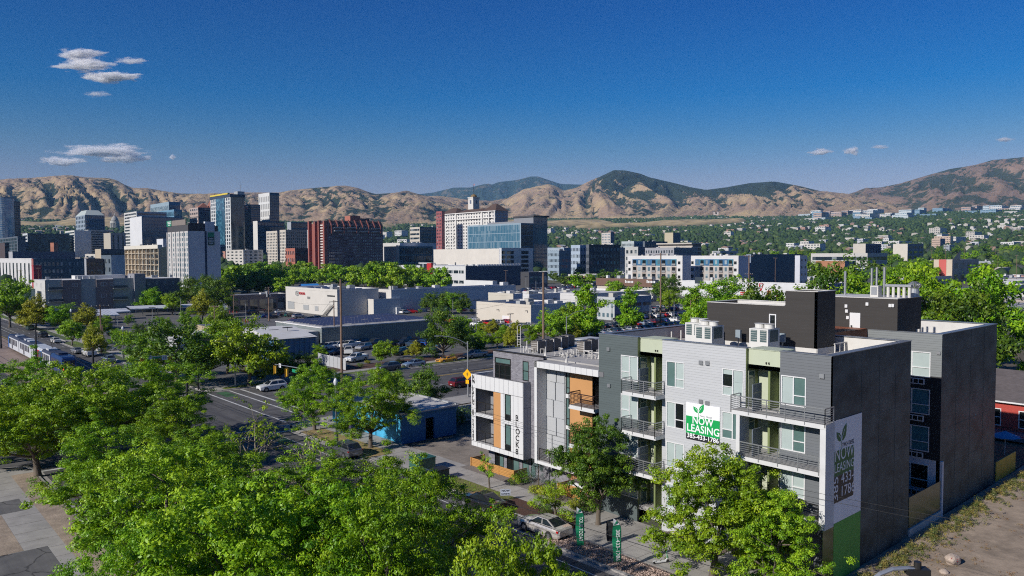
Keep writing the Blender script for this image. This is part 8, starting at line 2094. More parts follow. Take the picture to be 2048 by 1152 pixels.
b = MB(); f.box(b,y0+(y1-y0)*.12,y1,zt+3.4,zt+6.3,-.4,.1,W3(.20,.17,.15)); b.build('roof_sign_wall',parent=t)
HG = mat('hotel_green',(0.01,0.22,0.12),rough=.4,var=0); b = MB(); f.box(b,y0+(y1-y0)*.78,y1+.5,zt+3.3,zt+6.4,.12,.25,HG); s1 = b.build('green_sign',parent=t)
bars = MB()
for k,(u,w_) in enumerate(((.80,.17),(.81,.15),(.83,.11))): f.box(bars,y0+(y1-y0)*u,y0+(y1-y0)*(u+w_),zt+5.5-k*.85,zt+5.9-k*.85,.26,.29,M_WHITE)
bars.build('sign_strokes',parent=s1,kind='stuff')
b = MB(); fs.box(b,x0+(x1-x0)*.60,x0+(x1-x0)*.80,zt-7.5,zt-.6,.12,.3,HG); s2 = b.build('green_sign',parent=t); b = MB(); fs.box(b,x0+(x1-x0)*.60,x0+(x1-x0)*.80,zt-7.5,zt-3.0,.301,.34,mat('sign_dark_green',(.01,.06,.05),rough=.4,var=0)); b.build('sign_field',parent=s2)
bars = MB()
for k,(u,w_) in enumerate(((.63,.14),(.615,.17),(.635,.13))):
	for q in range(7): fs.box(bars,x0+(x1-x0)*(u+w_*q/7),x0+(x1-x0)*(u+w_*(q+.7)/7),zt-4.3-k*1.2,zt-3.7-k*1.2,.345,.37,M_WHITE)
bars.build('sign_strokes',parent=s2,kind='stuff')
for k in range(6): piece('pier',W3(.56,.55,.53),x0-.5,y0+(y1-y0)*(k/5)-.25,0,x0-.001,y0+(y1-y0)*(k/5)+.25,zt,parent=t)
vh2 = bldg('arcaded_hotel','cream hotel with arched top windows and deep balcony grid',323,590,254,338,494,W3(.45,.36,.25),W3(.48,.37,.24),ww=(9,8,.72,.66,GLD),roof=ROOFW,par=0,units=3)
x0,y0,x1,y1,zb,zt,t = vh2; f = Face('W',x0); b = MB(); f.box(b,y0-.3,y1+.3,zt-.9,zt+1.3,-1.0,1.6,W3(.60,.56,.48)); b.build('cornice',parent=t)
for k in range(10): a = y0+(y1-y0)*k/9; piece('pier',W3(.55,.47,.35),x0-1.3,a-.3,0,x0-.001,a+.3,zt-.9,parent=t)
for k in range(8): piece('balcony_floor',W3(.5,.43,.33),x0-1.1,y0,zb+zt/8*k-.15,x0-.002,y1,zb+zt/8*k+.15,parent=t)
b = MB(); b.box(x0+4,y0+8,zt,x0+12,y0+20,zt+5,W3(.55,.56,.58)); b.build('roof_block',parent=t)
# ---- downtown towers ---------------------------------------------
TW = 'downtown towers'
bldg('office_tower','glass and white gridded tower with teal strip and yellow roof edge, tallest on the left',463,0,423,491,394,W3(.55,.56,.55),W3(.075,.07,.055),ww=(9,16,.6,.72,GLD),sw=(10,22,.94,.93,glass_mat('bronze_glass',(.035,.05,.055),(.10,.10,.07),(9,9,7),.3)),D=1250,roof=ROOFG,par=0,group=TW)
x0,y0,x1,y1,zb,zt,t = BL['glass and white gridded tower with teal strip and yellow roof edge, tallest on the left']
f = Face('W',x0); b = MB(); f.box(b,y0+(y1-y0)*.27,y0+(y1-y0)*.70,zb,zt+4,0,.8,GLB); b.build('glass_strip',parent=t); b = MB(); b.box(x0-1,y0-1,zt,x1+1,y1+1,zt+4.5,W3(.03,.05,.09)); b.box(x0-1.6,y0+8,zt+4.5,x0+2,y1-2,zt+7,W3(.62,.48,.06)); b.build('crown',parent=t)
b = MB(); b.box(x0+18,y0+15,zt+4.5,x0+30,y0+30,zt+11,SGM); b.beam((x0+25,y0+20,zt+10),(x0+25,y0+20,zt+28),.4,.4,SGM); b.build('roof_plant',parent=t)
bldg('office_tower','blue glass tower between the tall gridded tower and the white slab',503,0,489,522,410,W3(.10,.22,.32),W3(.02,.06,.11),ww=(3,22,.8,.6,GLB),sw=(3,22,.9,.7,GLN),D=1300,group=TW)
bldg('office_tower','slim white tower with dark blue glass side',541,0,519,560,390,W3(.60,.60,.58),W3(.03,.07,.11),ww=(6,8,.6,.72,W3(.30,.30,.29)),sw=(4,20,.9,.8,GLN),D=1350,roof=ROOFG,par=4,group=TW)
bldg('office_tower','dark blue glass podium with white pier under the slim white tower',516,0,507,570,443,W3(.58,.56,.52),W3(.02,.05,.09),sw=(8,8,.9,.7,GLN),D=1250,group=TW)
bldg('gabled_tower','reddish tower with pointed gables left of the tallest tower',398,0,381,424,415,W3(.42,.33,.29),W3(.05,.06,.10),ww=(4,12,.6,.5,GLD),sw=(6,12,.8,.7,GLN),D=1350,par=0,group=TW)
x0,y0,x1,y1,zb,zt,t = BL['reddish tower with pointed gables left of the tallest tower']; b = MB(); GBM = W3(.26,.10,.06)
for (a,h_) in ((x0+1,9),(x0+20,26)): b.poly([(a,y0-.5,zt),(a+18,y0-.5,zt),(a+12,y0+8,zt+h_)],GBM); b.poly([(a,y0-.5,zt),(a+12,y0+8,zt+h_),(a,y0+20,zt)],GBM); b.poly([(a+18,y0-.5,zt),(a+18,y0+20,zt),(a+12,y0+8,zt+h_)],GBM)
b.build('gable',parent=t)
bldg('glass_office','stepped blue glass office with white roofline above the long white slab',340,0,303,362,407,W3(.25,.33,.38),W3(.04,.12,.2),ww=(8,6,.95,.55,GLP),sw=(5,6,.95,.6,GLB),D=1400,roof=ROOFW,par=3,group=TW)
bldg('glass_office','lower stepped blue glass wing beside the white roofline office',350,0,318,366,420,W3(.12,.25,.36),W3(.04,.12,.2),ww=(8,6,.95,.6,GLB),sw=(4,6,.95,.6,GLB),D=1330,group=TW)
bldg('ribbed_office','white and dark ribbed slab rising behind the white blank wall',275,0,250,335,424,W3(.55,.54,.51),W3(.33,.33,.35),ww=(1,14,.96,.5,GLD),sw=(1,5,.96,.5,GLN,42),D=1180,group=TW)
bldg('blank_office','office with blank white west wall and wide blue glass side',285,0,261,369,434,W3(.62,.62,.62),W3(.05,.11,.18),sw=(14,12,.96,.9,glass_mat('blue_side_glass',(.03,.08,.13),(.05,.11,.17),(30,30,20),.4)),D=1080,group=TW)
bldg('ribbon_office','white office with stepped ribbon windows and plain tower',150,0,131,183,462,W3(.56,.56,.52),W3(.50,.49,.44),ww=(1,12,.98,.5,GLN),D=980,group=TW)
bldg('ribbon_office','dark banded office wing beside the white ribbon office',178,0,170,222,461,W3(.50,.49,.44),W3(.32,.30,.27),sw=(1,13,.97,.5,GLN),D=1000,group=TW)
bldg('blank_tower','beige blank tower with blue vertical sign',222,0,208,252,467,W3(.42,.38,.31),W3(.24,.22,.21),sw=(3,1,.3,.9,GLN),D=960,group=TW)
vt = bldg('crowned_tower','dark blue office with pale pyramid crown and arches',172,0,153,211,430,W3(.25,.3,.36),W3(.07,.1,.16),ww=(6,9,.5,.6,GLN),sw=(9,9,.6,.7,GLN),D=1300,par=0,group=TW)
x0,y0,x1,y1,zb,zt,t = vt; cxx,cyy = (x0+x1)/2,(y0+y1)/2; b = MB(); CR_ = W3(.38,.42,.40)
for q in (((x0,y0),(x1,y0)),((x1,y0),(x1,y1)),((x1,y1),(x0,y1)),((x0,y1),(x0,y0))):
	(a,c),(e,g_) = q; b.poly([(a,c,zt),(e,g_,zt),(cxx+(e-cxx)*.6,cyy+(g_-cyy)*.6,zt+9),(cxx+(a-cxx)*.6,cyy+(c-cyy)*.6,zt+9)],CR_)
b.build('crown',parent=t)
bldg('glass_office','wide low dark glass office with banded west end',56,0,46,140,468,W3(.5,.52,.53),W3(.03,.06,.07),ww=(1,9,.9,.45,GLN),sw=(12,10,.97,.85,GLN),D=950,group=TW)
bldg('glass_office','dark glass block with pale speckle left of the wide low office',36,0,-10,52,474,W3(.10,.12,.15),W3(.05,.07,.09),ww=(8,9,.85,.8,GLN),D=900,group=TW)
bldg('brown_block','dark brown block at the left edge above the white apartments',10,0,-10,19,487,W3(.07,.05,.05),W3(.05,.035,.035),sw=(3,8,.8,.3,GLD),D=780,group=TW)
bldg('orange_block','small orange brick block with a dark slot in front of the dark glass office',108,0,101,116,487,W3(.36,.14,.08),W3(.22,.10,.07),ww=(3,1,.12,.8,GLD),D=820,group=TW)
def round_tower():
	x,y,_ = at_depth(8,500,1250); zb = ground_z(x,y); zt = zat(8,398,x,y); t = thing('round_tower','pale blue curved glass tower cut by the left edge','building',(0,0,0),0,TW); r = 16
	b = MB(); b.tube([(x,y,zb-3),(x,y,zt)],r,glass_mat('curved_blue_glass',(.10,.22,.36),(.3,.38,.45),(5,5,3.6),.4,rough=.12),28); b.build('glass_wall',parent=t); b = MB()
	for k in range(26): z = zb+(zt-zb)*k/26; b.tube([(x,y,z-.35),(x,y,z+.35)],r+.15,W3(.5,.52,.54),28,cap=False)
	b.build('floor_bands',parent=t,kind='stuff')
	b = MB(); b.tube([(x,y,zt),(x,y,zt+3)],r*.93,W3(.2,.22,.25),28); b.build('roof',parent=t)
round_tower()
bldg('brown_block','brown sided tower attached to the curved glass tower',28,0,22,43,404,W3(.12,.15,.2),W3(.12,.085,.08),D=1270,sw=(4,22,.7,.35,GLD),group=TW)
def capitol():
	x,y,_ = at_depth(231,500,2600); z0 = zat(231,470,x,y); t = thing('capitol','domed capitol with columned drum between the offices','capitol'); s = 2600/FPX; C_ = W3(.50,.48,.43)
	def Z(py): return zat(231,py,x,y)
	b = MB(); b.box(x-70,y-30,z0-60,x+70,y+30,Z(462),C_); b.build('wall',parent=t)
	b = MB(); b.tube([(x,y,Z(462)),(x,y,Z(458))],9.5*s,C_,20); b.tube([(x,y,Z(458)),(x,y,Z(446))],7.4*s,W3(.36,.35,.32),20); b.tube([(x,y,Z(446)),(x,y,Z(443))],8.4*s,C_,20); b.build('drum',parent=t)
	for k in range(16): a = k*math.pi/8; b = MB(); b.tube([(x+math.cos(a)*8*s,y+math.sin(a)*8*s,Z(458)),(x+math.cos(a)*8*s,y+math.sin(a)*8*s,Z(446))],.7*s,C_,6); b.build('column',parent=t)
	b = MB(); b.tube([(x,y,Z(443)),(x,y,Z(440)),(x,y,Z(436)),(x,y,Z(433)),(x,y,Z(431.5))],[7.2*s,6.8*s,5.2*s,3.0*s,1.3*s],W3(.30,.29,.27),20); b.tube([(x,y,Z(431.5)),(x,y,Z(427))],[1.3*s,.5*s],C_,8); b.build('dome',parent=t,smooth=True)
capitol()
HB = 'older beige buildings downtown'
bldg('historic_block','older beige office block with rows of small windows, left',555,0,533,575,464,W3(.50,.45,.38),W3(.30,.25,.21),ww=(7,12,.5,.55,GLD),sw=(6,12,.5,.5,GLD),D=960,par=1.5,group=HB)
bldg('historic_block','wider older beige office block with water tanks on its roof',572,0,560,618,462,W3(.52,.47,.40),W3(.27,.22,.18),ww=(4,12,.5,.55,GLD),sw=(11,12,.5,.5,GLD),D=930,par=1.5,units=4,group=HB)
bldg('glass_office','dark blue glass block behind the beige offices',583,0,575,622,445,W3(.3,.32,.34),W3(.03,.08,.13),sw=(6,6,.95,.8,GLN),D=1200,group=TW)
bldg('brick_block','small red brick block below the beige offices',590,0,571,618,498,W3(.36,.12,.08),W3(.15,.08,.07),ww=(5,3,.5,.5,GLD),sw=(8,3,.5,.5,GLD),D=850)
bldg('grey_slab','narrow grey slab between beige offices and the red brick tower',624,0,615,632,461,W3(.45,.46,.45),W3(.4,.42,.43),sw=(2,12,.8,.4,GLP),D=900)
# red brick residential tower
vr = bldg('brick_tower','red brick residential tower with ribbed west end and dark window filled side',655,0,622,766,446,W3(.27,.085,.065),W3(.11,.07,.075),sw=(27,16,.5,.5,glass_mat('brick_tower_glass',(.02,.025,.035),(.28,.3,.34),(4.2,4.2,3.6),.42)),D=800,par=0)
x0,y0,x1,y1,zb,zt,t = vr; RB_ = W3(.28,.09,.07)
for k,(u,w_) in enumerate(((0,.14),(.33,.1),(.56,.12),(.93,.12))): piece('fin',RB_,x0-3.5,y0+(y1-y0)*u-.01,zb,x0-.01,y0+(y1-y0)*(u+w_*.6),zt+2.0+(k % 2),parent=t)
for k in range(17): piece('balcony',W3(.58,.52,.48),x0-2.2,y0+(y1-y0)*.13,zb+4+(zt-zb-4)*k/17,x0-.02,y0+(y1-y0)*.3,zb+4+(zt-zb-4)*k/17+1.3,parent=t)
b = MB(); b.poly([(x0+2,y0-.8,zt-3),(x1,y0-.8,zt-3),(x1,y0+4,zt+3.2),(x0+2,y0+4,zt+3.2)],W3(.05,.04,.04)); b.box(x0+2,y0+4,zt,x1,y1-2,zt+3,W3(.05,.04,.04)); b.build('slanted_roof',parent=t)
for k in range(9):
	xx = x0+4+(x1-x0-8)*k/8; b = MB(); b.beam((xx,y0-2.2,zt-11 if k % 2 == 0 else zt-4),(xx,y0-2.2,zt-3),1.0,.7,RB_); b.beam((xx,y0-2.2,zt-3),(xx,y0+3,zt+4),1.0,.7,RB_); b.build('roof_fin',parent=t)
for k in range(4):
	xx = x0+8+(x1-x0-14)*k/3.6
	for z in (zt-5,zt-8.6): piece('top_balcony',W3(.36,.35,.36),xx,y0-2.0,z,xx+12,y0-.02,z+1.0,parent=t)
b = MB(); xx = onY(708,440,y0)[0]; x2 = onY(728,440,y0)[0]; b.box(xx,y0+8,zt+2,x2,y0+20,zt+9,W3(.36,.13,.09)); b.box(x2+.5,y0+9,zt+2,x2+12,y0+20,zt+6.5,W3(.12,.07,.07)); b.build('penthouse',parent=t)
bldg('glass_office','dark glass office with tan ribbed end right of the red brick tower',840,0,820,874,455,W3(.50,.45,.38),W3(.03,.07,.10),ww=(1,7,.95,.45,GLD),sw=(1,9,.97,.6,GLN),D=1250,group=TW)
bldg('court_building','low pale court building with dark glass side',798,0,768,866,494,W3(.52,.48,.42),W3(.04,.09,.12),sw=(14,3,.8,.8,GLN),D=860,roof=ROOFW,units=6)
bldg('court_building','long pale upper block behind the court building',800,0,766,872,487,W3(.52,.5,.47),W3(.40,.42,.44),D=900,roof=ROOFW,units=8)
# grand white hotel with mansard roofs and cupola
vg = bldg('grand_hotel','grand white hotel with brown roofs and a domed cupola',992,0,884,1016,421,W3(.62,.60,.56),W3(.22,.23,.28),ww=(20,17,.42,.55,glass_mat('hotel_windows',(.07,.075,.09),(.16,.17,.18),(4,4,4),.3)),sw=(8,20,.5,.6,GLN),D=980,par=0)
x0,y0,x1,y1,zb,zt,t = vg; RBN = W3(.09,.055,.04); L_ = y1-y0
def hip(xa,ya,xb,yb_,z,h_,ins,name='mansard_roof'):
	b = MB(); o = 1.2; A = [(xa-o,ya-o,z),(xb+o,ya-o,z),(xb+o,yb_+o,z),(xa-o,yb_+o,z)]; i = min(ins,(xb-xa)/2-.5,(yb_-ya)/2-.5); B = [(xa+i,ya+i,z+h_),(xb-i,ya+i,z+h_),(xb-i,yb_-i,z+h_),(xa+i,yb_-i,z+h_)]
	for k in range(4): b.poly([A[k],A[(k+1) % 4],B[(k+1) % 4],B[k]],RBN)
	b.poly(B,RBN); b.build(name,parent=t)
hip(x0,y0,x1,y0+L_*.22,zt,9.5,14); hip(x0+1,y0+L_*.22+1.5,x1,y0+L_*.72-1.5,zt-.2,5,10); hip(x0,y0+L_*.72,x1,y1,zt,8,12)
for u in (.0,.10,.22,.70,.985): piece('pavilion_pier',W3(.62,.60,.57),x0-1.6,y0+L_*u,zb,x0-.02,y0+L_*u+2.5,zt,parent=t)
for k in range(9):
	for u in (.74,.88,.46,.28): piece('balcony',W3(.6,.58,.55),x0-1.5,y0+L_*u,zb+12+k*5.2,x0-.03,y0+L_*u+3.5,zb+13.2+k*5.2,parent=t)
piece('cornice',W3(.64,.62,.59),x0-1.9,y0-1,zt-9.5,x0-.01,y1+1,zt-8.6,parent=t); piece('cornice',W3(.64,.62,.59),x0-2,y0-1.2,zt-1.2,x0-.01,y1+1,zt-.1,parent=t)
def cupola():
	xx = x0+16; yy = onX(947.5,400,xx)[0]; 
	def Z(py): return zat(947.5,py,xx,yy)
	s = pj(xx,yy,60)[2]/FPX; CW = W3(.58,.56,.52); b = MB(); b.box(xx-8*s,yy-8*s,zt,xx+8*s,yy+8*s,Z(396),CW); b.build('cupola_wall',parent=t)
	b = MB(); b.box(xx-8.8*s,yy-8.8*s,Z(397),xx+8.8*s,yy+8.8*s,Z(395),CW); b.build('cornice',parent=t)
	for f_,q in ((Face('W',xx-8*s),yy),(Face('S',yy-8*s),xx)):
		b = MB(); f_.box(b,q-2.2*s,q+2.2*s,Z(408),Z(401),0,.3,W3(.12,.14,.2)); b.build('arch_shade',parent=t)  # dark panel on the wall stands in for the arch's inner shade
	b = MB(); b.tube([(xx,yy,Z(395)),(xx,yy,Z(392)),(xx,yy,Z(390)),(xx,yy,Z(389))],[6.6*s,5.8*s,3.8*s,1.0*s],W3(.20,.13,.05),16); b.build('dome',parent=t,smooth=True)
	b = MB(); b.tube([(xx,yy,Z(389)),(xx,yy,Z(368))],.35*s,M_DKMETAL,6); b.build('flagpole',parent=t); b = MB(); b.box(xx-.2,yy-3.5*s,Z(371.5),xx+.2,yy-.2,Z(368.5),W3(.45,.25,.27)); b.build('flag',parent=t)
cupola()
bldg('red_tower','narrow rose coloured tower at the left of the grand white hotel',884,0,873,890,424,W3(.30,.09,.09),W3(.25,.10,.1),ww=(3,16,.5,.5,GLD),D=1010,group=TW)
# blue glass hotel in front
vb = bldg('glass_hotel','wide pale blue glass hotel block in front of the grand hotel',1042,0,935,1067,448,W3(.24,.32,.38),W3(.06,.12,.17),ww=(34,6,.86,.93,GLS),sw=(7,9,.9,.9,GLN),D=760,par=1,roof=ROOFG)
vb2 = bldg('glass_hotel','grey framed upper slab with blue glass side behind the pale blue hotel block',1067,0,1028,1095,434,W3(.20,.21,.23),W3(.04,.12,.18),sw=(9,14,.93,.95,glass_mat('slab_glass',(.02,.09,.14),(.04,.15,.2),(8,8,12),.4)),D=772,par=0)
x0,y0,x1,y1,zb,zt,t = vb2; b = MB(); b.box(x0-1,y0-1.5,zt,x1+1.5,y1,zt+1.6,W3(.05,.05,.055)); b.build('roof_cap',parent=t)
bldg('roof_storey','grey roof storey above the pale blue hotel block',1028,0,975,1040,443,W3(.22,.23,.25),W3(.2,.2,.22),D=800,par=0)
vc = bldg('convention_hall','big blank cream hall in front of the pale blue hotel',998,0,867,1003,497,W3(.60,.56,.50),W3(.5,.48,.44),D=690,roof=ROOFW,par=0)
vp = bldg('parking_structure','white and dark parking structure at the right of the blank cream hall',1003,0,998,1066,497,W3(.55,.55,.56),W3(.47,.49,.53),D=688,roof=ROOFW,par=.6)
x0,y0,x1,y1,zb,zt,t = vp; f = Face('S',y0)
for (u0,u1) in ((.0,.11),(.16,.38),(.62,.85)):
	for k in range(6): f.piece('opening_shade',G_DARK,x0+(x1-x0)*u0,x0+(x1-x0)*u1,zb+2+(zt-zb-3)*k/6,zb+2+(zt-zb-3)*k/6+(zt-zb-3)/6*.68,0,.1,t)  # dark slabs on the wall stand in for shade inside the parking decks
# white dealership with red pylon wall
vd = bldg('white_dealership','white banded dealership with red panel and a long dark side',931,0,789,1042,533,W3(.55,.55,.54),W3(.035,.06,.085),ww=(14,2,.85,.30,GLD),D=530,roof=ROOFW,par=.4,units=5)
x0,y0,x1,y1,zb,zt,t = vd; f = Face('W',x0)
(a0,_),(a1,_) = onX(857,550,x0),onX(866,550,x0); b = MB(); f.box(b,a1,a0,0,zt+2.2,0,1.5,W3(.45,.02,.02)); b.build('red_panel',parent=t)
(a0,_),(a1,_) = onX(842,550,x0),onX(857,550,x0); b = MB(); f.box(b,a1,a0,0,zt+1.8,0,1.0,GLD); b.box(x0-1.4,a1-5,zt+1.8,x0+3,a0+1,zt+2.5,M_WHITE); b.build('glass_bay',parent=t)
for k in range(28): xx = x0+(x1-x0)*(.2+.8*k/28); piece('roof_tooth',M_WHITE,xx,y0-.3,zt,xx+1.0,y0+.1,zt+1.4,parent=t)
bldg('white_shed','plain white box building in front of the banded dealership',985,0,927,989,562,W3(.6,.6,.58),W3(.45,.45,.46),D=380,roof=ROOFW,par=0)
bldg('dark_canopy_building','dark flat canopy building right of the banded dealership',1058,0,1041,1095,545,W3(.05,.05,.055),W3(.07,.08,.1),D=520,roof=ROOFW,par=.3,sw=(4,1,.7,.5,GLP))
# blue grey mid-rises
MR = 'blue grey mid-rise apartments'
for i,(cx,xl,xr,yt,wc,sc,D,nb) in enumerate(((1128,1095,1150,497,(.3,.36,.42),(.1,.16,.22),720,8),(1118,1096,1142,503,(.25,.32,.38),(.08,.13,.18),650,8),(1160,1142,1206,492,(.35,.42,.5),(.24,.3,.38),680,6),(1178,1172,1240,491,(.10,.11,.13),(.025,.035,.05),660,4),(1212,1206,1262,497,(.35,.4,.46),(.08,.12,.17),700,4),(1268,1243,1300,484,(.4,.45,.46),(.2,.26,.3),900,10),(1290,1286,1335,484,(.1,.12,.15),(.03,.06,.10),880,4),(1276,1250,1290,496,(.42,.42,.40),(.08,.1,.14),620,3),(1348,1284,1395,497,(.30,.30,.32),(.12,.14,.18),700,12))):
	bldg('apartment_block',['long blue grey block right of the blue glass slab','lower dark blue wing right of the blue glass slab','pale blue apartment block with square windows','nearly black apartment block beside the pale blue one','dark blue block with balconies right of the black one','pale green grey block far behind the white apartments','navy block with small pale sign behind the white apartments','grey concrete block at the left end of the white apartments','long dark roofed block behind the white apartments'][i],cx,0,xl,xr,yt,W3(*wc),W3(*sc),ww=(nb,5,.5,.5,GLD),sw=(9,5,.5,.5,GLB),D=D,group=MR,roof=ROOFW,units=3)
vv = bldg('layered_building','round cornered brown building with stacked horizontal fins',1385,0,1316,1402,486,W3(.42,.38,.34),W3(.1,.09,.09),D=760,par=0,roof=ROOFG)
x0,y0,x1,y1,zb,zt,t = vv
for k in range(4): piece('sun_fin',W3(.46,.42,.37),x0-3,y0-1,zt-1-k*4,x1,y1,zt-k*4+.3,parent=t)
# white apartments with balconies in front
def white_apts(cx,xl,xr,label,nb,D,first):
	x0,y0,x1,y1,zb,zt,t = bldg('apartment_block',label,cx,0,xl,xr,514,W3(.60,.59,.57),W3(.36,.38,.43),D=D,roof=ROOFW,par=.8,group='white apartments with blue top bands',units=6)
	f = Face('W',x0); L = y1-y0; fl = (zt-1.2)/5; cols = [W3(.36,.31,.27),W3(.42,.40,.37)]
	for i in range(nb):
		a0 = y0+L*(.10+.80*i/nb); a1 = y0+L*(.10+.80*(i+1)/nb)
		b = MB(); f.box(b,a0,a1,0,fl*4-.1,0,.25,cols[i % 2]); b.build('clad_bay',parent=t); b = MB(); f.box(b,a0,a1,fl*4+.3,zt-1.2,0,.26,W3(.03,.12,.24) if (i % 3) else W3(.04,.2,.28)); b.build('blue_band',parent=t)
		for k in range(5):
			z = fl*k+.7; deep = i % 2 == 0
			if deep:
				f.piece('loggia',G_DARK,a0+(a1-a0)*.15,a1-(a1-a0)*.15,z-.2,z+fl*.68,.27,.32,t); f.piece('balcony_rail',W3(.25,.25,.25),a0+(a1-a0)*.12,a1-(a1-a0)*.12,z-.25,z+.75,.5,.6,t)  # flat dark piece stands in for the shade of a recessed loggia
			else: f.piece('window',GLP,a0+(a1-a0)*.28,a1-(a1-a0)*.28,z+.4,z+fl*.66,.27,.33,t)
	for u in (.035,.94):
		for k in range(5): f.piece('window',G_DARK,y0+L*u,y0+L*u+1.6,fl*k+1.1,fl*k+2.7,.0,.08,t)
white_apts(1365,1255,1382,'left white apartment block with blue top band and tan bays',9,420,0)
white_apts(1477,1382,1499,'right white apartment block with blue top band and tan bays',8,415,1)
bldg('dark_block','blank dark blue block right of the white apartments',1502,0,1499,1602,512,W3(.2,.24,.3),W3(.03,.065,.10),D=430,roof=ROOFW,par=1,units=4)
bldg('white_tower','narrow white stair tower at the right end of the dark blue block',1600,0,1596,1615,512,W3(.55,.56,.6),W3(.42,.47,.58),sw=(2,5,.3,.3,GLD),D=432,par=.3)
# brown service building, white service building
vq = bldg('brown_service_building','brown topped cream service building with two glazed roller doors',1305,0,1194,1318,560,W3(.50,.45,.38),W3(.3,.26,.22),D=365,roof=ROOFW,par=0,units=5)
x0,y0,x1,y1,zb,zt,t = vq; f = Face('W',x0); b = MB(); f.box(b,y0-.2,y1+.2,zt-3.4,zt+.4,0,.6,W3(.15,.085,.06)); b.build('fascia',parent=t)
for pa,pc in ((1286,1295),(1298,1306.5)):
	(a0,z1_),(a1,_) = onX(pa,570,x0),onX(pc,570,x0); b = MB(); f.box(b,a1,a0,0,z1_,0,.15,M_WHITE); d_ = b.build('roller_door',parent=t)
	for r_ in range(4):
		for c_ in range(3): f.piece('pane',G_DARK,a1+(a0-a1)*(c_+.12)/3,a1+(a0-a1)*(c_+.88)/3,z1_*(r_+.15)/4,z1_*(r_+.85)/4,.15,.18,d_)
for pa in (1251,1294):
	a0,zz = onX(pa,563.5,x0); bars = MB()
	for q in range(6): f.box(bars,a0-5.4+q*.9,a0-5.4+q*.9+.6,zz-.5,zz+.5+.4*(q == 5),.61,.68,M_WHITE)
	bars.build('sign_strokes',parent=t,kind='stuff')
vs = bldg('white_service_building','long white dealership with script lettering, red emblems and glazed entrance',1722,0,1364,1730,572,W3(.60,.60,.60),W3(.3,.34,.42),D=333,roof=ROOFW,par=.5,units=10)
x0,y0,x1,y1,zb,zt,t = vs; f = Face('W',x0)
def wp(px,py): return onX(px,py,x0)
for pa,pc in ((1480,1492),(1499,1510)):
	(a0,z1_),(a1,_) = wp(pa,580),wp(pc,580); b = MB(); f.box(b,a1,a0,.3,z1_,0,.15,M_WHITE); d_ = b.build('roller_door',parent=t)
	for r_ in range(5): f.piece('pane',TR if r_ in (2,3) else G_DARK,a1+.25,a0-.25,z1_*(r_+.15)/5+.2,z1_*(r_+.8)/5+.2,.15,.2,d_)
for pa,pc in ((1535,1543),(1553,1556)): (a0,z1_),(a1,_) = wp(pa,581),wp(pc,581); b = MB(); f.box(b,a1,a0,.3,z1_,0,.25,TR); b.build('red_panel',parent=t)
for pa,pc in ((1544,1552),(1557,1567)): (a0,z1_),(a1,_) = wp(pa,584),wp(pc,584); b = MB(); f.box(b,a1,a0,.3,z1_,0,.2,M_WHITE); f.box(b,a1+.6,a0-.6,.5,z1_-.5,.2,.25,G_DARK); b.build('glazed_entrance',parent=t)
(a0,zz) = wp(1543,580); text_mesh('lettering','S',3.2,CBK,t,(x0-.2,a0,zz),xdir=(0,-1,0),width=2.6,depth=.05,shear=.3)
(a0,zz) = wp(1522,581); b = MB(); b.beam((x0-.25,a0+1,zz+3.3),(x0-.25,a0,zz-.2),.1,.35,TR); b.beam((x0-.25,a0,zz-.2),(x0-.25,a0-1.3,zz+3.3),.1,.35,TR); b.beam((x0-.25,a0-1.3,zz+3.3),(x0-.25,a0+1,zz+3.3),.1,.3,TR); b.build('red_emblem',parent=t)
bldg('blue_shaded_hall','blue shaded hall right of the white dealership behind the penthouse',1656,0,1640,1722,570,W3(.4,.42,.46),W3(.12,.17,.27),D=300,roof=ROOFW,par=.4,units=3)
def billboard():
	x,y = gp(1397,612); z1_,z0_ = zat(1397,554,x,y),zat(1397,567,x,y); t = thing('billboard','dark backed billboard on a post beside the round dark tree','billboard',(x,y,0)); u = Vector((.75,-.66,0)); b = MB(); b.obox((0,0,(z0_+z1_)/2),u*1.6,Vector((.66,.75,0))*.12,(0,0,(z1_-z0_)/2),W3(.05,.07,.09)); b.build('panel',parent=t); b = MB(); b.tube([(0,0,0),(0,0,z0_)],.2,SGM,8); b.build('post',parent=t)
billboard()
# left edge: white, brown and dark apartments
LA = 'apartments along the left edge'
bldg('white_apartments','white apartments with tall dark window strips at the left edge',63,0,-5,66,519,W3(.56,.55,.54),W3(.4,.4,.42),ww=(9,1,.35,.75,GLD),D=560,roof=ROOFW,group=LA)
bldg('dark_apartments','long dark apartments with glass balconies behind the left trees',66,0,62,200,520,W3(.3,.1,.08),W3(.06,.085,.105),sw=(16,4,.55,.5,GLP),D=520,roof=ROOFG,group=LA)
bldg('dark_apartments','brown balconied section right of the long dark apartments',172,0,168,206,520,W3(.32,.33,.35),W3(.12,.085,.08),sw=(5,4,.7,.5,GLD),D=505,roof=ROOFG,group=LA)
bldg('pale_apartments','pale blue walled block left of the cream hotel',222,0,202,254,513,W3(.10,.13,.16),W3(.35,.4,.5),ww=(3,4,.5,.5,GLD),D=500,roof=ROOFW,group=LA)
bldg('red_block','small red walled block in front of the long dark apartments',66,0,62,82,533,W3(.35,.05,.06),W3(.22,.04,.05),D=480,group=LA)
bldg('dark_slab','dark slab with cream end behind the pale walled block',202,0,190,253,500,W3(.45,.38,.28),W3(.07,.08,.085),sw=(2,3,.95,.4,GLN),D=650)
bldg('flat_store','flat grey store with pale roof below the dark glass office',25,0,17,150,505,W3(.35,.35,.37),W3(.10,.10,.13),D=700,roof=ROOFW,sw=(8,1,.8,.5,GLD))
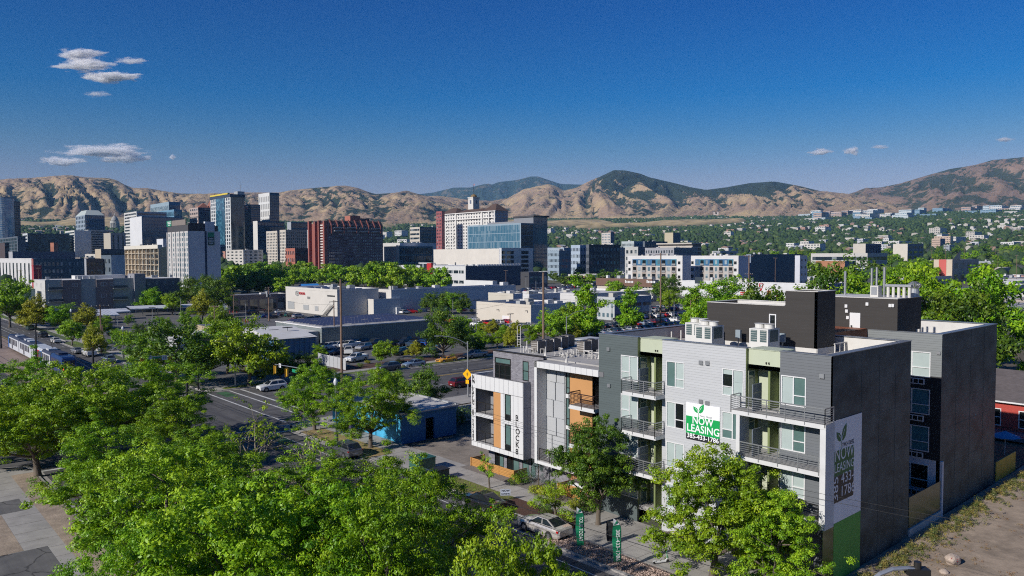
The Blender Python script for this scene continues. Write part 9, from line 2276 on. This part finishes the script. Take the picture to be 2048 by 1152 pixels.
# low blocks below downtown
rng_ = random.Random(11)
LOWL = [('small flat roofed shop in the middle distance','low commercial buildings in the middle distance')]
LANDM = ((130,'at the far left below the towers'),(250,'below the white ribbon office'),(440,'below the two hotels'),(560,'below the tallest tower'),(620,'below the beige offices'),(770,'below the red brick tower'),(870,'left of the grand hotel'),(1060,'below the blue glass hotel'),(1250,'before the dark blue apartments'),(1500,'around the white apartments'),(1620,'behind the blank dark block'),(1780,'around the pale parking deck'),(1860,'before the cream office block'),(1960,'beside the slanted roof building'))
def filler(n,px0,px1,D0,D1,hmin,hmax,avoid=()):
	for i in range(n):
		D = rng_.uniform(D0,D1); cx = rng_.uniform(px0,px1)
		if any(a < cx < c for a,c in avoid): continue
		sx = FPX/D; w1_ = rng_.uniform(10,34)*sx*.7; w2_ = rng_.uniform(10,36)*sx*.7
		x,y,_ = at_depth(cx,505,D); zg = ground_z(x,y); h = rng_.uniform(hmin,hmax); yt = pj(x,y,zg+h)[1]
		wc = rng_.choice(((.5,.47,.42),(.55,.54,.52),(.35,.3,.26),(.4,.2,.15),(.45,.46,.48),(.3,.32,.35))); pass
		lm_ = next((q for lim,q in LANDM if cx < lim),'near the right edge'); tone = 'brick' if wc[2] < .2 else ('cream' if wc[2] < .45 and wc[0] > .45 else ('tan' if wc[0] > .34 and wc[2] < .4 else ('white' if wc[0] > .5 else 'grey')))
		bldg('shop_building',f'{"nearer" if D < (D0+D1)/2 else "farther"} {tone} flat roofed building {lm_}',cx,0,cx-w1_,cx+w2_,yt,W3(*wc),None,D=D,roof=rng_.choice((ROOFW,ROOFW,ROOFG)),par=.5,ww=(rng_.randint(2,6),max(1,int(h/4)),.5,.4,GLD),sw=(rng_.randint(2,6),max(1,int(h/4)),.5,.4,GLD),units=rng_.randint(0,2),group=LOWL[0][1],seed=i)
filler(34,1100,2060,600,1000,4,8,((1250,1500),)); filler(26,1300,2060,1000,1700,6,12); filler(24,440,900,880,1150,8,22); filler(10,0,260,820,1000,8,16); filler(20,1620,2080,300,560,4,6); filler(10,1930,2150,200,330,3.5,5)
# right side buildings
RG = 'larger buildings on the right'
bldg('blank_office','beige blank office with navy window stripes, right of centre',1731,0,1706,1762,488,W3(.5,.46,.4),W3(.05,.07,.14),sw=(9,1,.5,.95,GLN),D=900,group=RG,par=.5)
bldg('blank_office','cream office block with dark glass middle, far right of centre',1815,0,1786,1847,489,W3(.55,.51,.44),W3(.12,.14,.18),sw=(3,4,.7,.5,GLN),D=900,group=RG)
bldg('parking_deck','long pale parking deck with horizontal slots on the right',1735,0,1622,1775,508,W3(.48,.46,.43),W3(.3,.3,.31),ww=(1,2,.98,.42,GLD),sw=(1,2,.98,.42,GLD),D=760,group=RG,roof=ROOFW)
bldg('colour_block','low building with green and orange walls in front of the parking deck',1690,0,1632,1712,524,W3(.36,.16,.08),W3(.1,.13,.2),D=640,group=RG)
vz = bldg('slant_roof_building','tan building with slanted roof and red panel on the right',1905,0,1868,1958,519,W3(.5,.42,.32),W3(.3,.27,.24),sw=(4,2,.5,.5,GLB),D=560,group=RG,par=0)
x0,y0,x1,y1,zb,zt,t = vz; b = MB(); b.poly([(x0,y0-.2,zt),(x0+16,y0-.2,zt),(x0+16,y0-.2,zt+7)],W3(.52,.44,.34)); b.box(x0-.3,y0+4,zb,x0-.05,y0+9,zt,W3(.5,.1,.08)); b.build('slanted_gable',parent=t)
bldg('apartment_block','pink beige apartment block among trees, far right',1880,0,1863,1890,478,W3(.48,.36,.28),W3(.1,.13,.2),ww=(8,5,.5,.4,GLD),D=1300,group=RG); bldg('apartment_block','long pink beige apartment block behind the shorter one',1900,0,1868,1906,473,W3(.5,.38,.3),None,ww=(10,5,.5,.4,GLD),D=1400,group=RG)
bldg('hospital_block','white hospital tower at the far right edge',2030,0,2012,2062,436,W3(.6,.56,.52),W3(.4,.2,.18),sw=(6,6,.9,.5,GLP),D=2600,group=RG); bldg('hospital_block','beige tower with vertical slots below the white hospital tower',2040,0,2018,2060,455,W3(.48,.44,.4),None,ww=(9,1,.5,.9,GLD),D=2000,group=RG)
bldg('flat_block','small twin flat towers among the trees left of centre right',1346,0,1329,1361,466,W3(.46,.40,.28),W3(.06,.08,.12),D=1500,group=RG); bldg('flat_block','pink grey tower among the trees right of the blue glass slab',1221,0,1203,1229,466,W3(.52,.47,.42),W3(.06,.08,.13),ww=(6,6,.6,.5,GLP),D=1600,group=RG)
bldg('white_mosque_like_hall','low rounded white hall at the far right',2050,0,2020,2075,492,W3(.6,.6,.6),None,D=1100,group=RG) if False else None
# campus buildings on the bench
rr_ = random.Random(4); CMP = ((.55,.52,.47),(.5,.55,.56),(.2,.3,.38),(.42,.3,.24),(.58,.57,.55))
for i in range(58):
	px = 1615+rr_.random()**1.1*430; D = rr_.uniform(3300,4500); x,y,_ = at_depth(px,440,D); zg = ground_z(x,y); h = rr_.uniform(14,34); yt = pj(x,y,zg+h)[1]; sx = FPX/D; w_ = rr_.uniform(20,75)*sx; w2_ = rr_.uniform(15,50)*sx
	if i == 0: px,w_,w2_,yt,D = 1642,16,10,426,3700
	wc = rr_.choice(CMP)
	bldg('campus_building',('nearer ' if D < 3900 else 'farther ')+('pale','teal tinted','blue','brown','white')[CMP.index(wc)]+' institutional building below the yellow hill',px,0,px-w_,px+w2_,yt,W3(*wc),W3(*(c*.7 for c in wc)),ww=(6,3,.8,.35,GLB),D=D,par=0,group='hospital and campus buildings on the bench')  # south wall colour goes in darkened for shade, then is lifted again
for i in range(60):
	px = rr_.uniform(560,2050); D = rr_.uniform(1300,2900); x,y,_ = at_depth(px,470,D); zg = ground_z(x,y); h = rr_.uniform(9,18); yt = pj(x,y,zg+h)[1]; sx = FPX/D; w_ = rr_.uniform(12,32)*sx; w2_ = rr_.uniform(8,22)*sx
	wc = rr_.choice(((.55,.52,.47),(.42,.24,.18),(.58,.57,.55),(.45,.42,.38)))
	bldg('low_block',f'{"nearer" if D < 1900 else ("middle" if D < 2400 else "farther")} {"brick" if wc[2] < .2 else "pale"} block in the suburban trees '+next((q for lim,q in LANDM if px < lim),'near the right edge'),px,0,px-w_,px+w2_,yt,W3(*wc),None,ww=(5,3,.6,.4,GLD),D=D,par=0,group='small blocks among the suburban trees')
# blue tarps / vans in the tree belt
for px,py,w_,h_,c,lab in ((617,580,14,3.0,(.03,.25,.65),'bright blue box truck in the tree belt'),(672,563,14,5,(.1,.22,.4),'blue gabled tent left of the pale blue one'),(702,563,18,5,(.22,.33,.55),'pale blue domed tent in the tree belt'),(528,553,12,3,(.02,.28,.2),'green canopy in the tree belt'),(454,570,9,10,(.25,.32,.42),'grey blue container at the foot of the white hotel')):
	x,y,_ = at_depth(px,511,CAM_H*FPX/(py-511)); b = MB(); m_ = W3(*c); b.box(x-w_/2,y-3,0,x+w_/2,y+3,h_,m_); b.poly([(x-w_/2,y-3.2,h_),(x+w_/2,y-3.2,h_),(x+w_/2*.8,y,h_+1.6),(x-w_/2*.8,y,h_+1.6)],m_); b.poly([(x-w_/2*.8,y,h_+1.6),(x+w_/2*.8,y,h_+1.6),(x+w_/2,y+3.2,h_),(x-w_/2,y+3.2,h_)],m_); tag(b.build('blue_tent' if 'tent' in lab else ('box_truck' if 'truck' in lab else ('canopy' if 'canopy' in lab else 'container'))),lab,'tent' if 'tent' in lab else 'structure')
# ================================================================ CLOUDS (volumes high above the haze)
def cloud_material(name,dens,seed,scale):
	m = bpy.data.materials.new(name); m.use_nodes = True; n = m.node_tree.nodes; l = m.node_tree.links; n.clear()
	tc = n.new('ShaderNodeTexCoord'); mp = n.new('ShaderNodeMapping'); mp.inputs['Location'].default_value = (seed,seed*.7,0); l.new(tc.outputs['Object'],mp.inputs[0])
	t = n.new('ShaderNodeTexNoise'); t.inputs['Scale'].default_value = scale; t.inputs['Detail'].default_value = 5; t.inputs['Roughness'].default_value = .6; l.new(mp.outputs[0],t.inputs['Vector'])
	ln = n.new('ShaderNodeVectorMath'); ln.operation = 'LENGTH'; l.new(tc.outputs['Object'],ln.inputs[0])
	fall = n.new('ShaderNodeMapRange'); fall.inputs[1].default_value = .15; fall.inputs[2].default_value = 1.0; fall.inputs[3].default_value = .18; fall.inputs[4].default_value = -.34; l.new(ln.outputs['Value'],fall.inputs[0])
	ad = n.new('ShaderNodeMath'); l.new(t.outputs['Fac'],ad.inputs[0]); l.new(fall.outputs[0],ad.inputs[1])
	mr = n.new('ShaderNodeMapRange'); mr.inputs[1].default_value = .47; mr.inputs[2].default_value = .66; mr.inputs[4].default_value = dens*16; l.new(ad.outputs[0],mr.inputs[0])
	v = n.new('ShaderNodeVolumePrincipled'); v.inputs['Color'].default_value = (.97,.97,.98,1); v.inputs['Anisotropy'].default_value = .1; l.new(mr.outputs[0],v.inputs['Density']); o = n.new('ShaderNodeOutputMaterial'); l.new(v.outputs[0],o.inputs['Volume']); return m
CL = [(158,108,105,20,9000,'upper part of the small cloud at the top left',.0035,2.6),(170,130,125,24,9000,'ragged middle of the small cloud at the top left',.004,2.4),(222,154,120,20,9000,'lower bright lobe of the small cloud at the top left',.006,2.0),(262,122,70,12,9000,'thin wisp right of the small cloud at the top left',.0022,3.0),
	  (205,302,200,22,15000,'long flat cloud above the left hill',.0022,2.6),(250,316,110,20,15000,'bright lower lobe of the long flat cloud above the left hill',.003,2.4),(125,322,95,18,15000,'small cloud left of the long flat one',.003,2.4),(345,314,18,11,15000,'tiny round cloud above the left hill',.004,2.2),
	  (1642,304,60,13,15000,'left small cloud over the right hills',.0032,2.4),(1704,302,36,15,15000,'right small cloud over the right hills',.004,2.4),(1760,294,40,8,15000,'faint wisp over the right hills',.0016,2.6),(2010,279,44,9,15000,'faint wisp near the right edge of the sky',.0016,2.6),(195,188,60,10,9000,'very faint wisp below the top left cloud',.0011,3)]
def clouds():
	base = bmesh.new(); bmesh.ops.create_icosphere(base,subdivisions=3,radius=1); 
	for i,(px,py,w,h,D,lab,dens,sc) in enumerate(CL):
		x,y,z = at_depth(px,py,D); me = bpy.data.meshes.new('cloud'); base.to_mesh(me); me.materials.append(cloud_material(f'cloud_air_{"abcdefghijklmnop"[i]}',dens,i*3.7,sc)); o = bpy.data.objects.new('cloud',me); COL.objects.link(o); s = D/FPX
		o.location = (x,y,z); o.rotation_euler = (0,0,-YAW); o.scale = (w/2*s*1.55,w/2*s*.6,h/2*s*1.9); tag(o,lab,'cloud','small clouds in the blue sky')
	base.free()
clouds()
build_haze()
# things that still share a description are told apart by their order in the view
ORD = 'first second third fourth fifth sixth seventh eighth ninth tenth eleventh twelfth thirteenth fourteenth fifteenth sixteenth seventeenth eighteenth nineteenth twentieth'.split()
bpy.context.view_layer.update()
def ordinal(i,n):
	if i == 0: return 'leftmost'
	if i == n-1: return 'rightmost'
	if i < 20: return ORD[i]+' from the left'
	return ORD[n-1-i]+' from the right' if n-1-i < 20 else None
same = {}
for o in COL.objects:
	if o.parent is None and o.get('category'): same.setdefault(o['label'],[]).append(o)
for lab,os_ in same.items():
	n = len(os_)
	if n < 2: continue
	def cx(o):
		if o.type == 'MESH': c = sum((Vector(v) for v in o.bound_box),Vector())/8; p = o.matrix_world @ c
		else:
			ch = [c for c in o.children if c.type == 'MESH']
			p = (ch[0].matrix_world @ (sum((Vector(v) for v in ch[0].bound_box),Vector())/8)) if ch else o.matrix_world.translation
		return pj(*p)[0]
	os_.sort(key=cx)
	for i,o in enumerate(os_):
		q = ordinal(i,n)
		if q and len((q+' '+lab).split()) <= 16: o['label'] = q+', '+lab
